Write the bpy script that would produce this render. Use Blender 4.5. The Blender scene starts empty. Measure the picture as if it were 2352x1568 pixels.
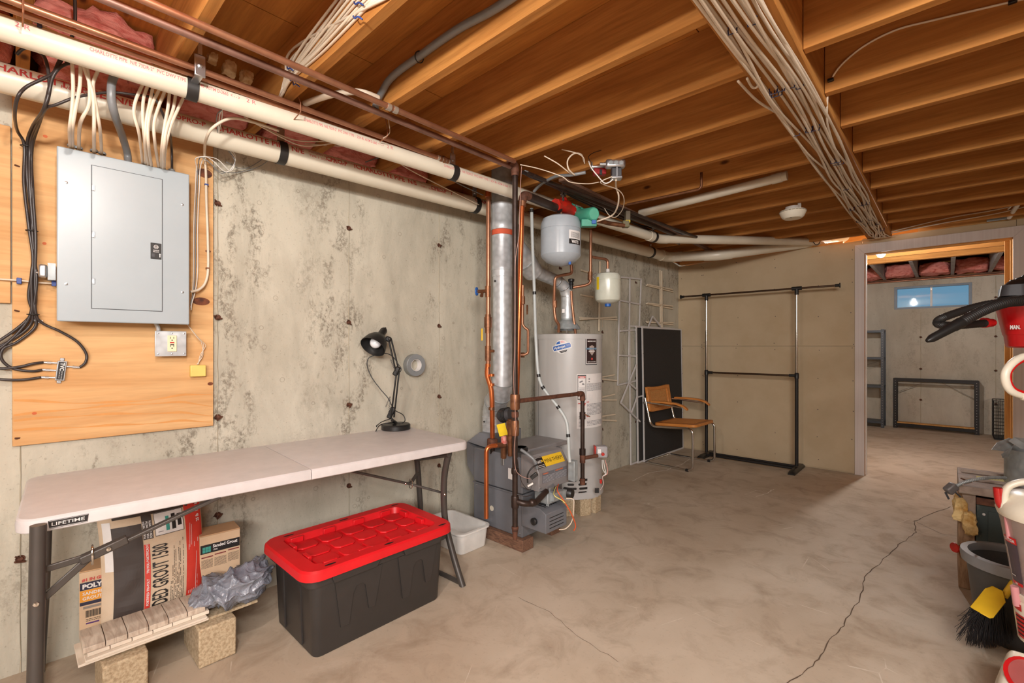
import bpy, bmesh, math, random
from math import sin, cos, pi, radians, sqrt, atan2
from mathutils import Vector, Matrix, noise
random.seed(7)
SC = bpy.context.scene
C = SC.collection
# ------------------------------------------------------------------ camera, world, lights
H = 1.29; FPX = 1070.0; CX = 1176.0; CY = 795.0; YAW = radians(43.03)
cam = bpy.data.cameras.new('camera'); camo = bpy.data.objects.new('camera', cam); C.objects.link(camo)
cam.sensor_width = 36; cam.lens = 36*FPX/2352; cam.shift_y = (CY-784)/2352
cam.clip_start = 0.02; cam.clip_end = 100
camo.location = (0, 0, H); camo.rotation_euler = (pi/2, 0, YAW)
SC.camera = camo
SC.view_settings.view_transform = 'Standard'
SC.view_settings.look = 'None'; SC.view_settings.gamma = 1; SC.view_settings.use_curve_mapping = False
SC.view_settings.exposure = 0.38
SC.cycles.max_bounces = 10; SC.cycles.diffuse_bounces = 5
W = bpy.data.worlds.new('world'); SC.world = W; W.use_nodes = True
W.node_tree.nodes['Background'].inputs[0].default_value = (0.24, 0.44, 0.60, 1)
W.node_tree.nodes['Background'].inputs[1].default_value = 0.55
def lamp(name, loc, power, col, rad=0.04, typ='POINT'):
    l = bpy.data.lights.new(name, typ); l.energy = power; l.color = col
    if typ == 'POINT': l.shadow_soft_size = rad
    o = bpy.data.objects.new(name, l); C.objects.link(o); o.location = loc; return o
lamp('ceiling_bulb_light', (-1.0, 0.12, 2.25), 31, (1.0, 0.95, 0.88), 0.028)
lamp('far_room_bulb_light', (-0.52, 6.4, 2.215), 66, (1.0, 0.97, 0.95), 0.03)
lamp('rear_fill_light', (2.2, -0.9, 2.25), 48, (1.0, 0.95, 0.89), 0.12)  # added fill behind the camera, no bulb known there
fl = lamp('rear_area_fill', (1.9, -2.2, 2.05), 150, (1.0, 0.97, 0.94), typ='AREA')  # wide soft fill added behind the camera to even out the room
fl.data.shape = 'RECTANGLE'; fl.data.size = 3.0; fl.data.size_y = 0.5
fl.rotation_euler = (radians(74), 0, radians(30))
f2l = lamp('overhead_area_fill', (0.8, -0.35, 2.33), 48, (1.0, 0.97, 0.93), typ='AREA')  # added unseen fill from above, keeps the space under the table darker
f2l.data.shape = 'RECTANGLE'; f2l.data.size = 1.2; f2l.data.size_y = 0.3
f2l.rotation_euler = (radians(50), 0, radians(25))
# ------------------------------------------------------------------ geometry of the view: pixel -> point on a real plane
FW = Vector((-sin(YAW), cos(YAW), 0)); RT = Vector((cos(YAW), sin(YAW), 0))
def ray(u, v): return FW + RT*((u-CX)/FPX) + Vector((0, 0, (CY-v)/FPX))
def P(u, v, x=None, y=None, z=None, d=None, w=None):
    r = ray(u, v)
    if x is not None: k = x/r.x
    elif y is not None: k = y/r.y
    elif z is not None: k = (z-H)/r.z
    elif w is not None: k = (-2.68+w)/(r.x-.03*r.y)
    else: k = d
    return Vector((0, 0, H)) + r*k
def wx(y): return -2.68+.03*y                      # left wall surface
def WP(s, z, w=0): return Vector((-2.68+.03*s+w, s, z))
EY = Vector((.03, 1, 0)).normalized(); EX = Vector((1, -.03, 0)).normalized(); EZ = Vector((0, 0, 1))
X_ = Vector((1, 0, 0)); Y_ = Vector((0, 1, 0)); Z_ = EZ
def V(*a): return Vector(a)
# ------------------------------------------------------------------ mesh builder
class MB:
    def __init__(s): s.v = []; s.f = []
    def add(s, vs, fs):
        n = len(s.v); s.v += [Vector(v) for v in vs]; s.f += [tuple(i+n for i in f) for f in fs]; return s
    def box(s, a, b):
        x0, y0, z0 = [min(p, q) for p, q in zip(a, b)]; x1, y1, z1 = [max(p, q) for p, q in zip(a, b)]
        return s.obox(V((x0+x1)/2, (y0+y1)/2, (z0+z1)/2), X_*(x1-x0), Y_*(y1-y0), Z_*(z1-z0))
    def obox(s, c, ax, ay, az):
        c = Vector(c); vs = []
        for k in (-.5, .5):
            for j in (-.5, .5):
                for i in (-.5, .5): vs.append(c+ax*i+ay*j+az*k)
        if ax.cross(ay).dot(az) < 0: fs = [(0, 1, 3, 2), (4, 6, 7, 5), (0, 4, 5, 1), (2, 3, 7, 6), (0, 2, 6, 4), (1, 5, 7, 3)]
        else: fs = [(0, 2, 3, 1), (4, 5, 7, 6), (0, 1, 5, 4), (2, 6, 7, 3), (0, 4, 6, 2), (1, 3, 7, 5)]
        return s.add(vs, fs)
    def bar(s, p, q, w, h, up=None):
        p = Vector(p); q = Vector(q); d = q-p
        up = Vector(up) if up is not None else (Z_ if abs(d.normalized().z) < .95 else Y_)
        sd = d.cross(up).normalized(); u2 = sd.cross(d).normalized()
        return s.obox((p+q)/2, d, sd*w, u2*h)
    def tube(s, pts, r, seg=10, cap=True, closed=False, flat=1.0, up=None):
        pts = [Vector(p) for p in pts]; n = len(pts); rs = r if isinstance(r, (list, tuple)) else [r]*n
        T = []
        for i in range(n):
            a = pts[(i-1) % n] if (closed or i > 0) else pts[i]; b = pts[(i+1) % n] if (closed or i < n-1) else pts[i]
            t = (b-a); T.append(t.normalized() if t.length > 1e-9 else Z_)
        t0 = T[0]; N = (Z_ if abs(t0.z) < .9 else X_); N = (N - t0*N.dot(t0)).normalized()
        vs = []; fs = []
        for i in range(n):
            t = T[i]
            if up is not None:
                N = Vector(up); 
            N = (N - t*N.dot(t))
            N = N.normalized() if N.length > 1e-6 else (X_-t*X_.dot(t)).normalized()
            B = t.cross(N)
            for k in range(seg):
                a = 2*pi*k/seg; vs.append(pts[i] + (N*cos(a)*flat+B*sin(a))*rs[i])
        m = n if closed else n-1
        for i in range(m):
            for k in range(seg):
                a = i*seg+k; b = i*seg+(k+1) % seg; c = ((i+1) % n)*seg+(k+1) % seg; d = ((i+1) % n)*seg+k
                fs.append((a, b, c, d))
        if cap and not closed:
            fs.append(tuple(range(seg-1, -1, -1))); fs.append(tuple((n-1)*seg+k for k in range(seg)))
        return s.add(vs, fs)
    def cyl(s, p, q, r, r2=None, seg=20): return s.tube([p, q], [r, r if r2 is None else r2], seg)
    def lathe(s, prof, o, axis=(0, 0, 1), seg=28, capa=True, capb=True):
        o = Vector(o); ax = Vector(axis).normalized()
        N = X_ if abs(ax.x) < .9 else Y_; N = (N-ax*N.dot(ax)).normalized(); B = ax.cross(N)
        vs = []; fs = []
        for r, h in prof:
            for k in range(seg):
                a = 2*pi*k/seg; vs.append(o+ax*h+(N*cos(a)+B*sin(a))*r)
        for i in range(len(prof)-1):
            for k in range(seg):
                fs.append((i*seg+k, i*seg+(k+1) % seg, (i+1)*seg+(k+1) % seg, (i+1)*seg+k))
        if capa and prof[0][0] > 1e-5: fs.append(tuple(range(seg-1, -1, -1)))
        if capb and prof[-1][0] > 1e-5: fs.append(tuple((len(prof)-1)*seg+k for k in range(seg)))
        return s.add(vs, fs)
    def prism(s, poly, ext):
        ext = Vector(ext); n = len(poly); vs = [Vector(p) for p in poly]+[Vector(p)+ext for p in poly]
        nrm = Vector((0, 0, 0))
        for i in range(n): nrm += vs[i].cross(vs[(i+1) % n])
        fl_ = nrm.dot(ext) > 0
        a = tuple(range(n)); b = tuple(range(n, 2*n))
        fs = [a[::-1] if fl_ else a, b if fl_ else b[::-1]]
        for i in range(n):
            j = (i+1) % n; q = (i, j, n+j, n+i); fs.append(q if fl_ else q[::-1])
        return s.add(vs, fs)
    def quad(s, a, b, c, d): return s.add([a, b, c, d], [(0, 1, 2, 3)])
    def sphere(s, c, r, sc=(1, 1, 1), nu=18, nv=10):
        c = Vector(c); vs = [c+V(0, 0, r*sc[2])]; fs = []
        for j in range(1, nv):
            for i in range(nu):
                a = pi*j/nv; b = 2*pi*i/nu; vs.append(c+V(r*sc[0]*sin(a)*cos(b), r*sc[1]*sin(a)*sin(b), r*sc[2]*cos(a)))
        vs.append(c-V(0, 0, r*sc[2]))
        for i in range(nu): fs.append((0, 1+i, 1+(i+1) % nu))
        for j in range(nv-2):
            for i in range(nu):
                a = 1+j*nu+i; b = 1+j*nu+(i+1) % nu; fs.append((a, a+nu, b+nu, b))
        n = len(vs)-1
        for i in range(nu): fs.append((n, 1+(nv-2)*nu+(i+1) % nu, 1+(nv-2)*nu+i))
        return s.add(vs, fs)
def spl(pts, n=6, closed=False):
    pts = [Vector(p) for p in pts]; m = len(pts); out = []
    rng = m if closed else m-1
    for i in range(rng):
        if closed: p0, p1, p2, p3 = pts[(i-1) % m], pts[i], pts[(i+1) % m], pts[(i+2) % m]
        else: p0, p1, p2, p3 = pts[max(i-1, 0)], pts[i], pts[i+1], pts[min(i+2, m-1)]
        for k in range(n):
            t = k/n; t2 = t*t; t3 = t2*t
            out.append(.5*((2*p1)+(p2-p0)*t+(2*p0-5*p1+4*p2-p3)*t2+(3*p1-p0-3*p2+p3)*t3))
    if not closed: out.append(pts[-1])
    return out
def rnd(pts, r=.03, n=5):
    """polyline with rounded corners"""
    pts = [Vector(p) for p in pts]; out = [pts[0]]
    for i in range(1, len(pts)-1):
        a, b, c = pts[i-1], pts[i], pts[i+1]; r_ = min(r, (a-b).length*.49, (c-b).length*.49)
        p = b+(a-b).normalized()*r_; q = b+(c-b).normalized()*r_
        for k in range(n+1):
            t = k/n; out.append(p*(1-t)**2+b*2*t*(1-t)+q*t*t)
    out.append(pts[-1]); return out
def obj(name, mb, m, parent=None, smooth=None, bev=0, bseg=2, local=False, solid=0, sub=0, label=None):
    me = bpy.data.meshes.new(name); me.from_pydata([tuple(v) for v in mb.v], [], mb.f); me.update()
    if smooth is not None:
        me.polygons.foreach_set('use_smooth', [True]*len(me.polygons))
        if smooth < 180: me.set_sharp_from_angle(angle=radians(smooth))
    if m: me.materials.append(m)
    o = bpy.data.objects.new(name, me); C.objects.link(o)
    if parent is not None:
        o.parent = parent
        if not local and parent.type == 'EMPTY': o.location = -parent.location
    if solid: md = o.modifiers.new('s', 'SOLIDIFY'); md.thickness = solid
    if bev:
        md = o.modifiers.new('b', 'BEVEL'); md.width = bev; md.segments = bseg; md.limit_method = 'ANGLE'; md.angle_limit = radians(40)
        me.polygons.foreach_set('use_smooth', [True]*len(me.polygons)); me.set_sharp_from_angle(angle=radians(50)) if smooth is None else None
        md.harden_normals = False
    if sub: md = o.modifiers.new('ss', 'SUBSURF'); md.levels = sub; md.render_levels = sub
    if label: o['label'] = label
    return o
def thing(name, label, cat, loc=(0, 0, 0), group=None):
    o = bpy.data.objects.new(name, None); C.objects.link(o); o.location = loc; o.empty_display_size = .05
    o['label'] = label; o['category'] = cat
    if group: o['group'] = group
    return o
def tag(o, label, cat, group=None):
    o['label'] = label; o['category'] = cat
    if group: o['group'] = group
    return o
def struct(name, mb, m, parent=None, **k):
    o = obj(name, mb, m, parent, **k)
    if parent is None: o['kind'] = 'structure'
    return o
def dup(root, loc, label=None):
    r = root.copy(); C.objects.link(r); r.location = loc
    if label: r['label'] = label
    for ch in list(root.children):
        c = ch.copy(); C.objects.link(c); c.parent = r
        for g in ch.children: d = g.copy(); C.objects.link(d); d.parent = c
    return r
# ------------------------------------------------------------------ materials
def lin(r, g, b):
    f = lambda c: ((c/255+.055)/1.055)**2.4 if c > 10 else c/255/12.92
    return (f(r), f(g), f(b), 1)
class N:
    def __init__(s, name):
        s.m = bpy.data.materials.new(name); s.m.use_nodes = True; s.t = s.m.node_tree; s.b = s.t.nodes['Principled BSDF']
        s.tc = s.t.nodes.new('ShaderNodeTexCoord')
    def n(s, typ, **k):
        x = s.t.nodes.new(typ)
        for a, b in k.items(): setattr(x, a, b)
        return x
    def l(s, a, b): s.t.links.new(a, b)
    def coord(s, sc=(1, 1, 1), loc=(0, 0, 0)):
        mp = s.n('ShaderNodeMapping'); mp.inputs['Scale'].default_value = sc; mp.inputs['Location'].default_value = loc
        s.l(s.tc.outputs['Object'], mp.inputs['Vector']); return mp.outputs['Vector']
    def noise(s, scale, sc=(1, 1, 1), det=6, rough=.6, dist=0, loc=(0, 0, 0)):
        x = s.n('ShaderNodeTexNoise'); x.inputs['Scale'].default_value = scale; x.inputs['Detail'].default_value = det
        x.inputs['Roughness'].default_value = rough; x.inputs['Distortion'].default_value = dist
        s.l(s.coord(sc, loc), x.inputs['Vector']); return x.outputs['Fac']
    def voro(s, scale, sc=(1, 1, 1), feature='F1', rnd_=1.0):
        x = s.n('ShaderNodeTexVoronoi'); x.feature = feature; x.inputs['Scale'].default_value = scale
        x.inputs['Randomness'].default_value = rnd_
        s.l(s.coord(sc), x.inputs['Vector']); return x.outputs['Distance']
    def ramp(s, fac, stops, interp='LINEAR'):
        r = s.n('ShaderNodeValToRGB'); r.color_ramp.interpolation = interp; e = r.color_ramp.elements
        while len(e) < len(stops): e.new(.5)
        for i, (p, c) in enumerate(stops): e[i].position = p; e[i].color = c if isinstance(c, tuple) else (c, c, c, 1)
        s.l(fac, r.inputs['Fac']); return r.outputs['Color']
    def mix(s, fac, a, b, mode='MIX'):
        x = s.n('ShaderNodeMix', data_type='RGBA', blend_type=mode)
        for sock, val in ((x.inputs['Factor'], fac), (x.inputs['A'], a), (x.inputs['B'], b)):
            if isinstance(val, (tuple, float, int)): sock.default_value = val
            else: s.l(val, sock)
        return x.outputs['Result']
    def mul(s, a, b):
        x = s.n('ShaderNodeMath', operation='MULTIPLY')
        for i, val in enumerate((a, b)):
            if isinstance(val, (float, int)): x.inputs[i].default_value = val
            else: s.l(val, x.inputs[i])
        return x.outputs[0]
    def bump(s, h, strength=.3, dist=.01):
        x = s.n('ShaderNodeBump'); x.inputs['Strength'].default_value = strength; x.inputs['Distance'].default_value = dist
        s.l(h, x.inputs['Height']); s.l(x.outputs['Normal'], s.b.inputs['Normal'])
    def set(s, **k):
        for a, b in k.items():
            sock = s.b.inputs[a.replace('_', ' ')]
            if isinstance(b, (tuple, float, int)): sock.default_value = b
            else: s.l(b, sock)
        return s
def mat(name, c, rough=.5, metal=0, c2=None, vs=8, sc=(1, 1, 1), lo=.4, hi=.65, bump=0, bs=60, spec=None, trans=0, alpha=None, emit=None, es=1, coat=0, dist=0):
    n = N(name); col = lin(*c)
    if c2 is not None:
        col = n.mix(n.ramp(n.noise(vs, sc, dist=dist), [(lo, 0.0), (hi, 1.0)]), lin(*c), lin(*c2))
    else:
        col = n.mix(n.ramp(n.noise(vs*2, sc), [(.3, 0.0), (.7, 1.0)]), tuple(x*.93 for x in lin(*c)[:3])+(1,), tuple(min(1, x*1.05) for x in lin(*c)[:3])+(1,))
    n.set(Base_Color=col, Roughness=float(rough), Metallic=float(metal))
    if spec is not None: n.set(Specular_IOR_Level=float(spec))
    if trans: n.set(Transmission_Weight=float(trans))
    if alpha is not None: n.set(Alpha=float(alpha))
    if coat: n.set(Coat_Weight=float(coat), Coat_Roughness=.1)
    if emit: n.set(Emission_Color=lin(*emit), Emission_Strength=float(es))
    if bump: n.bump(n.noise(bs, sc), bump)
    return n.m
def m_concrete(name, base, light, dark, amt=.72):
    n = N(name)
    big = n.noise(1.3, (1, 1, .7), 5, .6); mid = n.noise(9, (1, 1, .5), 8, .7, .3); fine = n.noise(58, (1, 1, .8), 8, .78)
    col = n.mix(n.ramp(big, [(.35, 0.0), (.65, 1.0)]), lin(*base), lin(*light))
    tone = n.noise(3.2, (1, 1, .35), 7, .7, .5, (7, 3, 1)); col = n.mix(n.mul(n.ramp(tone, [(.42, 0.0), (.66, 1.0)]), .55 if amt > .5 else .3), col, tuple(x*.62 for x in lin(*base)[:3])+(1,))
    # vertical stain streaks
    st = n.noise(2.1, (1, 1, .22), 4, .55, .2, (3, 1, 2)); rg = n.ramp(st, [(.455, 0.0), (.57, 1.0)])
    pt = n.ramp(mid, [(.47, 0.0), (.58, 1.0)]); pf = n.ramp(fine, [(.44, 0.0), (.56, 1.0)])
    stain = n.mul(n.mul(rg, pt), pf)
    col = n.mix(n.mul(stain, amt), col, lin(*dark))
    speck = n.ramp(n.noise(95, (1, 1, 1), 3, .6), [(.62, 0.0), (.72, 1.0)])
    col = n.mix(n.mul(speck, .35), col, lin(*dark))
    ring = n.ramp(n.voro(9), [(.0, 0.0), (.085, 0.0), (.10, 1.0), (.115, 1.0), (.13, 0.0)])
    col = n.mix(n.mul(ring, .35), col, lin(*dark))
    n.set(Base_Color=col, Roughness=.9, Specular_IOR_Level=.2)
    h = n.mix(.6, n.mix(.5, fine, mid), ring)
    n.bump(n.mix(.35, fine, n.mul(stain, -1.0)), .35, .006)
    return n.m
def m_wood(name, light, dark, axis='x', knots=True, rough=.75, scale=1.0, var=1.0):
    n = N(name)
    s1 = {'x': (.5, 6, 6), 'y': (6, .5, 6), 'z': (6, 6, .5)}[axis]; s2 = {'x': (.06, 1, 1), 'y': (1, .06, 1), 'z': (1, 1, .06)}[axis]
    a = n.noise(2.2*scale, s1, 5, .55, .6); b = n.noise(70*scale, s2, 4, .6); big = n.noise(.9, (1, 2.4, 1.5), 3)
    col = n.mix(n.ramp(a, [(.35, 0.0), (.7, 1.0)]), lin(*light), lin(*dark))
    col = n.mix(n.mul(n.ramp(b, [(.42, 0.0), (.68, 1.0)]), .45*var), col, tuple(x*.55 for x in lin(*dark)[:3])+(1,))
    col = n.mix(n.ramp(big, [(.3, 0.0), (.75, .45)]), col, tuple(x*.72 for x in lin(*light)[:3])+(1,))
    if knots:
        kn = n.ramp(n.voro(4.2, {'x': (.45, 1, 1), 'y': (1, .45, 1), 'z': (1, 1, .45)}[axis]), [(.0, 1.0), (.035, 1.0), (.075, 0.0)])
        col = n.mix(n.mul(kn, .85), col, lin(60, 25, 10))
    n.set(Base_Color=col, Roughness=float(rough), Specular_IOR_Level=.25)
    n.bump(b, .15, .003); return n.m
def m_galv(name, c=(190, 196, 200), rough=.34, metal=.85):
    n = N(name); v = n.voro(28); f = n.noise(14, (1, 1, 1), 5)
    col = n.mix(n.ramp(v, [(.1, 0.0), (.8, 1.0)]), lin(*c), tuple(x*.72 for x in lin(*c)[:3])+(1,))
    n.set(Base_Color=col, Metallic=float(metal), Roughness=n.ramp(f, [(.3, rough*.8), (.7, rough*1.35)])); return n.m
CONC = m_concrete('concrete_wall', (184, 177, 160), (204, 198, 182), (104, 94, 80))
CONCF = m_concrete('concrete_far_wall', (186, 178, 162), (200, 194, 180), (140, 128, 112), .32)
def m_floor():
    n = N('concrete_floor')
    a = n.noise(.8, (1, 1, 1), 5, .6, .4); b = n.noise(5, (1, 1, 1), 8, .65, .6); c = n.noise(60, (1, 1, 1), 5, .6)
    col = n.mix(n.ramp(a, [(.35, 0.0), (.68, 1.0)]), lin(200, 186, 168), lin(174, 156, 135))
    col = n.mix(n.mul(n.ramp(b, [(.48, 0.0), (.72, 1.0)]), .55), col, lin(140, 120, 98))
    col = n.mix(n.mul(n.ramp(n.noise(2.3, (1, 1, 1), 6, .7, 1.2, (5, 2, 0)), [(.58, 0.0), (.72, 1.0)]), .28), col, lin(204, 192, 176))
    col = n.mix(n.mul(n.ramp(c, [(.58, 0.0), (.75, 1.0)]), .22), col, lin(110, 90, 72))
    # hairline white scratches
    w = n.ramp(n.voro(1.7, (1, 1, 1), 'DISTANCE_TO_EDGE'), [(.0, 1.0), (.0035, 0.0)])
    g = n.ramp(n.noise(3, (1, 1, 1), 3), [(.56, 0.0), (.62, 1.0)])
    col = n.mix(n.mul(n.mul(w, g), .5), col, lin(232, 222, 208))
    n.set(Base_Color=col, Roughness=n.ramp(b, [(.3, .55), (.7, .8)]), Specular_IOR_Level=.3)
    n.bump(n.mix(.5, c, b), .18, .004); return n.m
FLOOR = m_floor()
JOIST = m_wood('joist_lumber', (206, 144, 76), (168, 106, 48), 'x')
JOISTY = m_wood('cross_lumber', (202, 140, 72), (166, 104, 48), 'y')
SUBF = m_wood('subfloor_plywood', (206, 138, 64), (170, 104, 42), 'x', scale=1.2)
PINE = m_wood('pine_board', (222, 170, 104), (196, 138, 76), 'z', knots=False)
PINEX = m_wood('pine_plate', (226, 172, 104), (198, 138, 76), 'x')
PLY = m_wood('plywood_face', (222, 178, 126), (196, 142, 88), 'y', scale=.9, var=.55)
DRY = mat('drywall_paper', (198, 178, 148), .9, c2=(190, 169, 138), vs=3, bump=.05, bs=160, spec=.15)
TRIMM = mat('casing_paint', (214, 202, 196), .55, c2=(206, 192, 186), vs=2, sc=(30, 30, .5))
PVC = mat('pvc_cream', (220, 212, 194), .32, c2=(212, 201, 181), vs=3)
RED_INK = mat('red_ink', (196, 70, 66), .6)
PINK_INK = mat('faded_pink_ink', (214, 120, 124), .6)
COPPER = mat('copper', (176, 126, 98), .36, .7, c2=(146, 98, 74), vs=9, lo=.35, hi=.75)
COPPERB = mat('bright_copper', (214, 122, 72), .30, .8, c2=(186, 98, 54), vs=5)
BRONZE = mat('bronze_fitting', (150, 104, 74), .45, .7, c2=(112, 74, 54), vs=18)
SOLDER = mat('solder', (190, 180, 168), .4, .7)
IRON = mat('black_iron', (72, 58, 52), .38, .55, c2=(56, 44, 40), vs=12)
RUST = mat('rusty_iron', (112, 72, 54), .7, .3, c2=(84, 52, 40), vs=30, bump=.2)
GALV = m_galv('galvanised_steel', (214, 218, 222), .38, .45)
GALVD = m_galv('dull_galvanised', (176, 182, 184), .5, .4)
CHROME = mat('chrome', (214, 210, 206), .12, 1)
STEEL = mat('zinc_steel', (196, 198, 202), .3, .9)
PANELM = mat('panel_grey', (162, 172, 178), .32, .0, c2=(166, 176, 182), vs=4, spec=.6)
BLACKP = mat('black_plastic', (30, 29, 29), .38)
BLACKR = mat('black_rubber', (36, 33, 32), .5)
DKGREY = mat('dark_grey', (66, 66, 70), .5)
WHITEP = mat('white_plastic', (226, 222, 216), .4)
NM = mat('white_cable_jacket', (222, 206, 186), .4, c2=(206, 188, 166), vs=4)
COAX = mat('coax_jacket', (52, 44, 42), .36)
GREYC = mat('grey_cable_jacket', (120, 122, 124), .34)
BLUEC = mat('blue_clip', (44, 70, 140), .45)
NAVY = mat('navy_staple', (34, 34, 66), .45)
PINKI = mat('pink_fibreglass', (232, 150, 138), .95, c2=(196, 84, 74), vs=11, sc=(1, 1, 2), lo=.45, hi=.72, bump=1.0, bs=30, dist=1.5)
YELI = mat('yellow_fibreglass', (232, 206, 150), .95, c2=(190, 146, 78), vs=18, bump=.8, bs=60)
FOAM = mat('spray_foam', (240, 218, 178), .8, c2=(190, 150, 100), vs=16, bump=.3, bs=30)
GREYB = mat('boiler_enamel', (112, 114, 120), .42, c2=(104, 104, 108), vs=3)
GREYT = mat('control_box_enamel', (136, 132, 132), .4, c2=(126, 122, 122), vs=6)
HEATER = mat('heater_enamel', (186, 184, 182), .3, c2=(180, 178, 176), vs=2, spec=.5)
TANKG = mat('tank_grey', (168, 176, 184), .25, spec=.6)
TANKW = mat('tank_offwhite', (208, 210, 196), .25, spec=.6)
REDP = mat('red_cast_paint', (196, 34, 24), .4, c2=(150, 40, 26), vs=20)
GREENP = mat('green_cast_paint', (70, 156, 130), .4, c2=(62, 140, 116), vs=9)
TABLET = mat('table_plastic', (204, 197, 196), .42, bump=.06, bs=300)
LEGM = mat('table_leg_paint', (78, 72, 68), .38, .3)
REDL = mat('tote_lid_red', (214, 24, 32), .42, bump=.05, bs=250)
TOTE = mat('tote_black', (54, 50, 48), .42, bump=.05, bs=250)
BASIN = mat('basin_white', (222, 220, 216), .4)
LABELW = mat('label_white', (226, 222, 220), .5)
LABELG = mat('label_grey_print', (176, 174, 178), .6)
INK = mat('black_ink', (32, 28, 28), .5)
INKB = mat('blue_ink', (34, 92, 170), .4)
YEL = mat('yellow_label', (234, 190, 46), .4)
YELTAG = mat('yellow_tag', (238, 206, 36), .5)
ORANGEI = mat('orange_ink', (226, 110, 40), .5)
BLOCK = mat('cinder_block', (192, 172, 142), .95, c2=(156, 134, 104), vs=90, bump=.25, bs=160)
TILE = mat('wood_look_tile', (206, 190, 172), .5, c2=(176, 156, 138), vs=6, sc=(1.5, 12, 4), dist=.8)
TILEE = mat('tile_bisque', (222, 208, 190), .8)
CARD = mat('carton', (206, 176, 144), .8)
CARDT = mat('carton_flap', (196, 156, 116), .85)
PAPERB = mat('bag_paper', (212, 190, 164), .75, c2=(198, 174, 146), vs=6, bump=.35, bs=14)
BAGBLK = mat('bag_dark_print', (58, 46, 40), .6)
BAGRED = mat('bag_red_print', (206, 58, 44), .6)
TEAL = mat('teal_print', (62, 152, 140), .6)
RATTAN = mat('bent_beech', (206, 134, 66), .4, c2=(190, 116, 50), vs=5, sc=(1, 8, 8))
CANE = mat('woven_cane', (196, 146, 86), .6, c2=(170, 118, 62), vs=60)
SCREEN = mat('insect_mesh', (40, 37, 36), .8, c2=(48, 45, 44), vs=90)
FRAMEW = mat('white_aluminium', (206, 202, 200), .4)
GRILLE = mat('cream_grille', (222, 206, 182), .55)
SHELFM = mat('shelf_steel', (74, 78, 84), .45, .4)
BLKST = mat('black_steel', (38, 35, 35), .45, .3)
WBLOCK = mat('weathered_timber', (132, 96, 74), .9, c2=(92, 64, 50), vs=14, sc=(2, 14, 14), bump=.3)
OLDWOOD = mat('old_plank', (172, 144, 116), .9, c2=(136, 108, 84), vs=10, sc=(10, 10, 1.4), bump=.3)
OLDGREEN = mat('flaking_dark_green', (54, 66, 66), .6, c2=(112, 118, 106), vs=16, lo=.56, hi=.66, sc=(1, 1, .4))
OLDTOP = mat('weathered_tin', (168, 152, 140), .6, .2, c2=(132, 116, 106), vs=12)
REDV = mat('vacuum_red', (202, 22, 26), .3)
REDC = mat('vacuum_red_clear', (176, 18, 22), .12, coat=.5)
CREAMP = mat('vacuum_cream', (226, 218, 200), .35)
SMOKY = mat('smoky_canister', (216, 196, 190), .12, trans=.7, alpha=.6)
BUCKETM = mat('bucket_charcoal', (70, 70, 70), .45)
BUCKETR = mat('bucket_rim', (128, 130, 134), .4)
BRIST = mat('broom_bristle', (40, 38, 40), .55)
TAPE = mat('duct_tape', (138, 142, 144), .35, .2)
def m_glass():
    n = N('window_glass'); n.set(Base_Color=(.75, .88, .95, 1), Roughness=.04, Transmission_Weight=1.0, IOR=1.3); return n.m
GLASS = m_glass()
BULBM = mat('bulb_glow', (255, 250, 240), .3, emit=(255, 246, 232), es=40)
def m_plas():
    n = N('grey_polythene'); n.set(Base_Color=n.mix(n.ramp(n.noise(6), [(.4, 0.0), (.6, 1.0)]), lin(128, 134, 150), lin(168, 172, 184)), Roughness=.16, Transmission_Weight=.35, Alpha=.9, Specular_IOR_Level=.9)
    n.bump(n.noise(16, (1, 1, 1), 4, .5, 2.5), .55, .02); return n.m
POLY = m_plas()
# ------------------------------------------------------------------ lettering
_txt = {}
def txt(body, bold=0.0):
    k = (body, bold)
    if k in _txt: return _txt[k]
    cu = bpy.data.curves.new('t', 'FONT'); cu.body = body; cu.size = 1; cu.offset = bold; cu.resolution_u = 2
    o = bpy.data.objects.new('t', cu); C.objects.link(o); bpy.context.view_layer.update()
    me = bpy.data.meshes.new_from_object(o.evaluated_get(bpy.context.evaluated_depsgraph_get()))
    bm = bmesh.new(); bm.from_mesh(me); bmesh.ops.triangulate(bm, faces=bm.faces[:])
    for _ in range(3):
        le = [e for e in bm.edges if e.calc_length() > .22]
        if not le: break
        bmesh.ops.subdivide_edges(bm, edges=le, cuts=1); bmesh.ops.triangulate(bm, faces=bm.faces[:])
    bm.verts.index_update(); r = ([tuple(v.co) for v in bm.verts], [tuple(v.index for v in f.verts) for f in bm.faces]); bm.free()
    bpy.data.objects.remove(o); bpy.data.meshes.remove(me); bpy.data.curves.remove(cu)
    _txt[k] = r; return r
def write(mb, body, size, fn, width=None, bold=0.0, center=False):
    vs, fs = txt(body, bold)
    if not vs: return mb
    x0 = min(v[0] for v in vs); x1 = max(v[0] for v in vs)
    sx = size if width is None else width/(x1-x0)
    off = (x1-x0)/2 if center else 0
    return mb.add([fn((v[0]-x0-off)*sx, v[1]*size) for v in vs], fs)
def plane_fn(o, ux, uy):
    o = Vector(o); ux = Vector(ux).normalized(); uy = Vector(uy).normalized()
    return lambda x, y: o+ux*x+uy*y
def patch(mb, fn, x0, x1, y0, y1, nx=1, ny=1):
    vs = [fn(x0+(x1-x0)*i/nx, y0+(y1-y0)*j/ny) for j in range(ny+1) for i in range(nx+1)]
    fs = [(j*(nx+1)+i, j*(nx+1)+i+1, (j+1)*(nx+1)+i+1, (j+1)*(nx+1)+i) for j in range(ny) for i in range(nx)]
    return mb.add(vs, fs)
def disc(mb, fn, cx, cy, rx, ry=None, n=24):
    ry = ry or rx
    return poly(mb, fn, [(cx+rx*cos(2*pi*i/n), cy+ry*sin(2*pi*i/n)) for i in range(n)])
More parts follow.
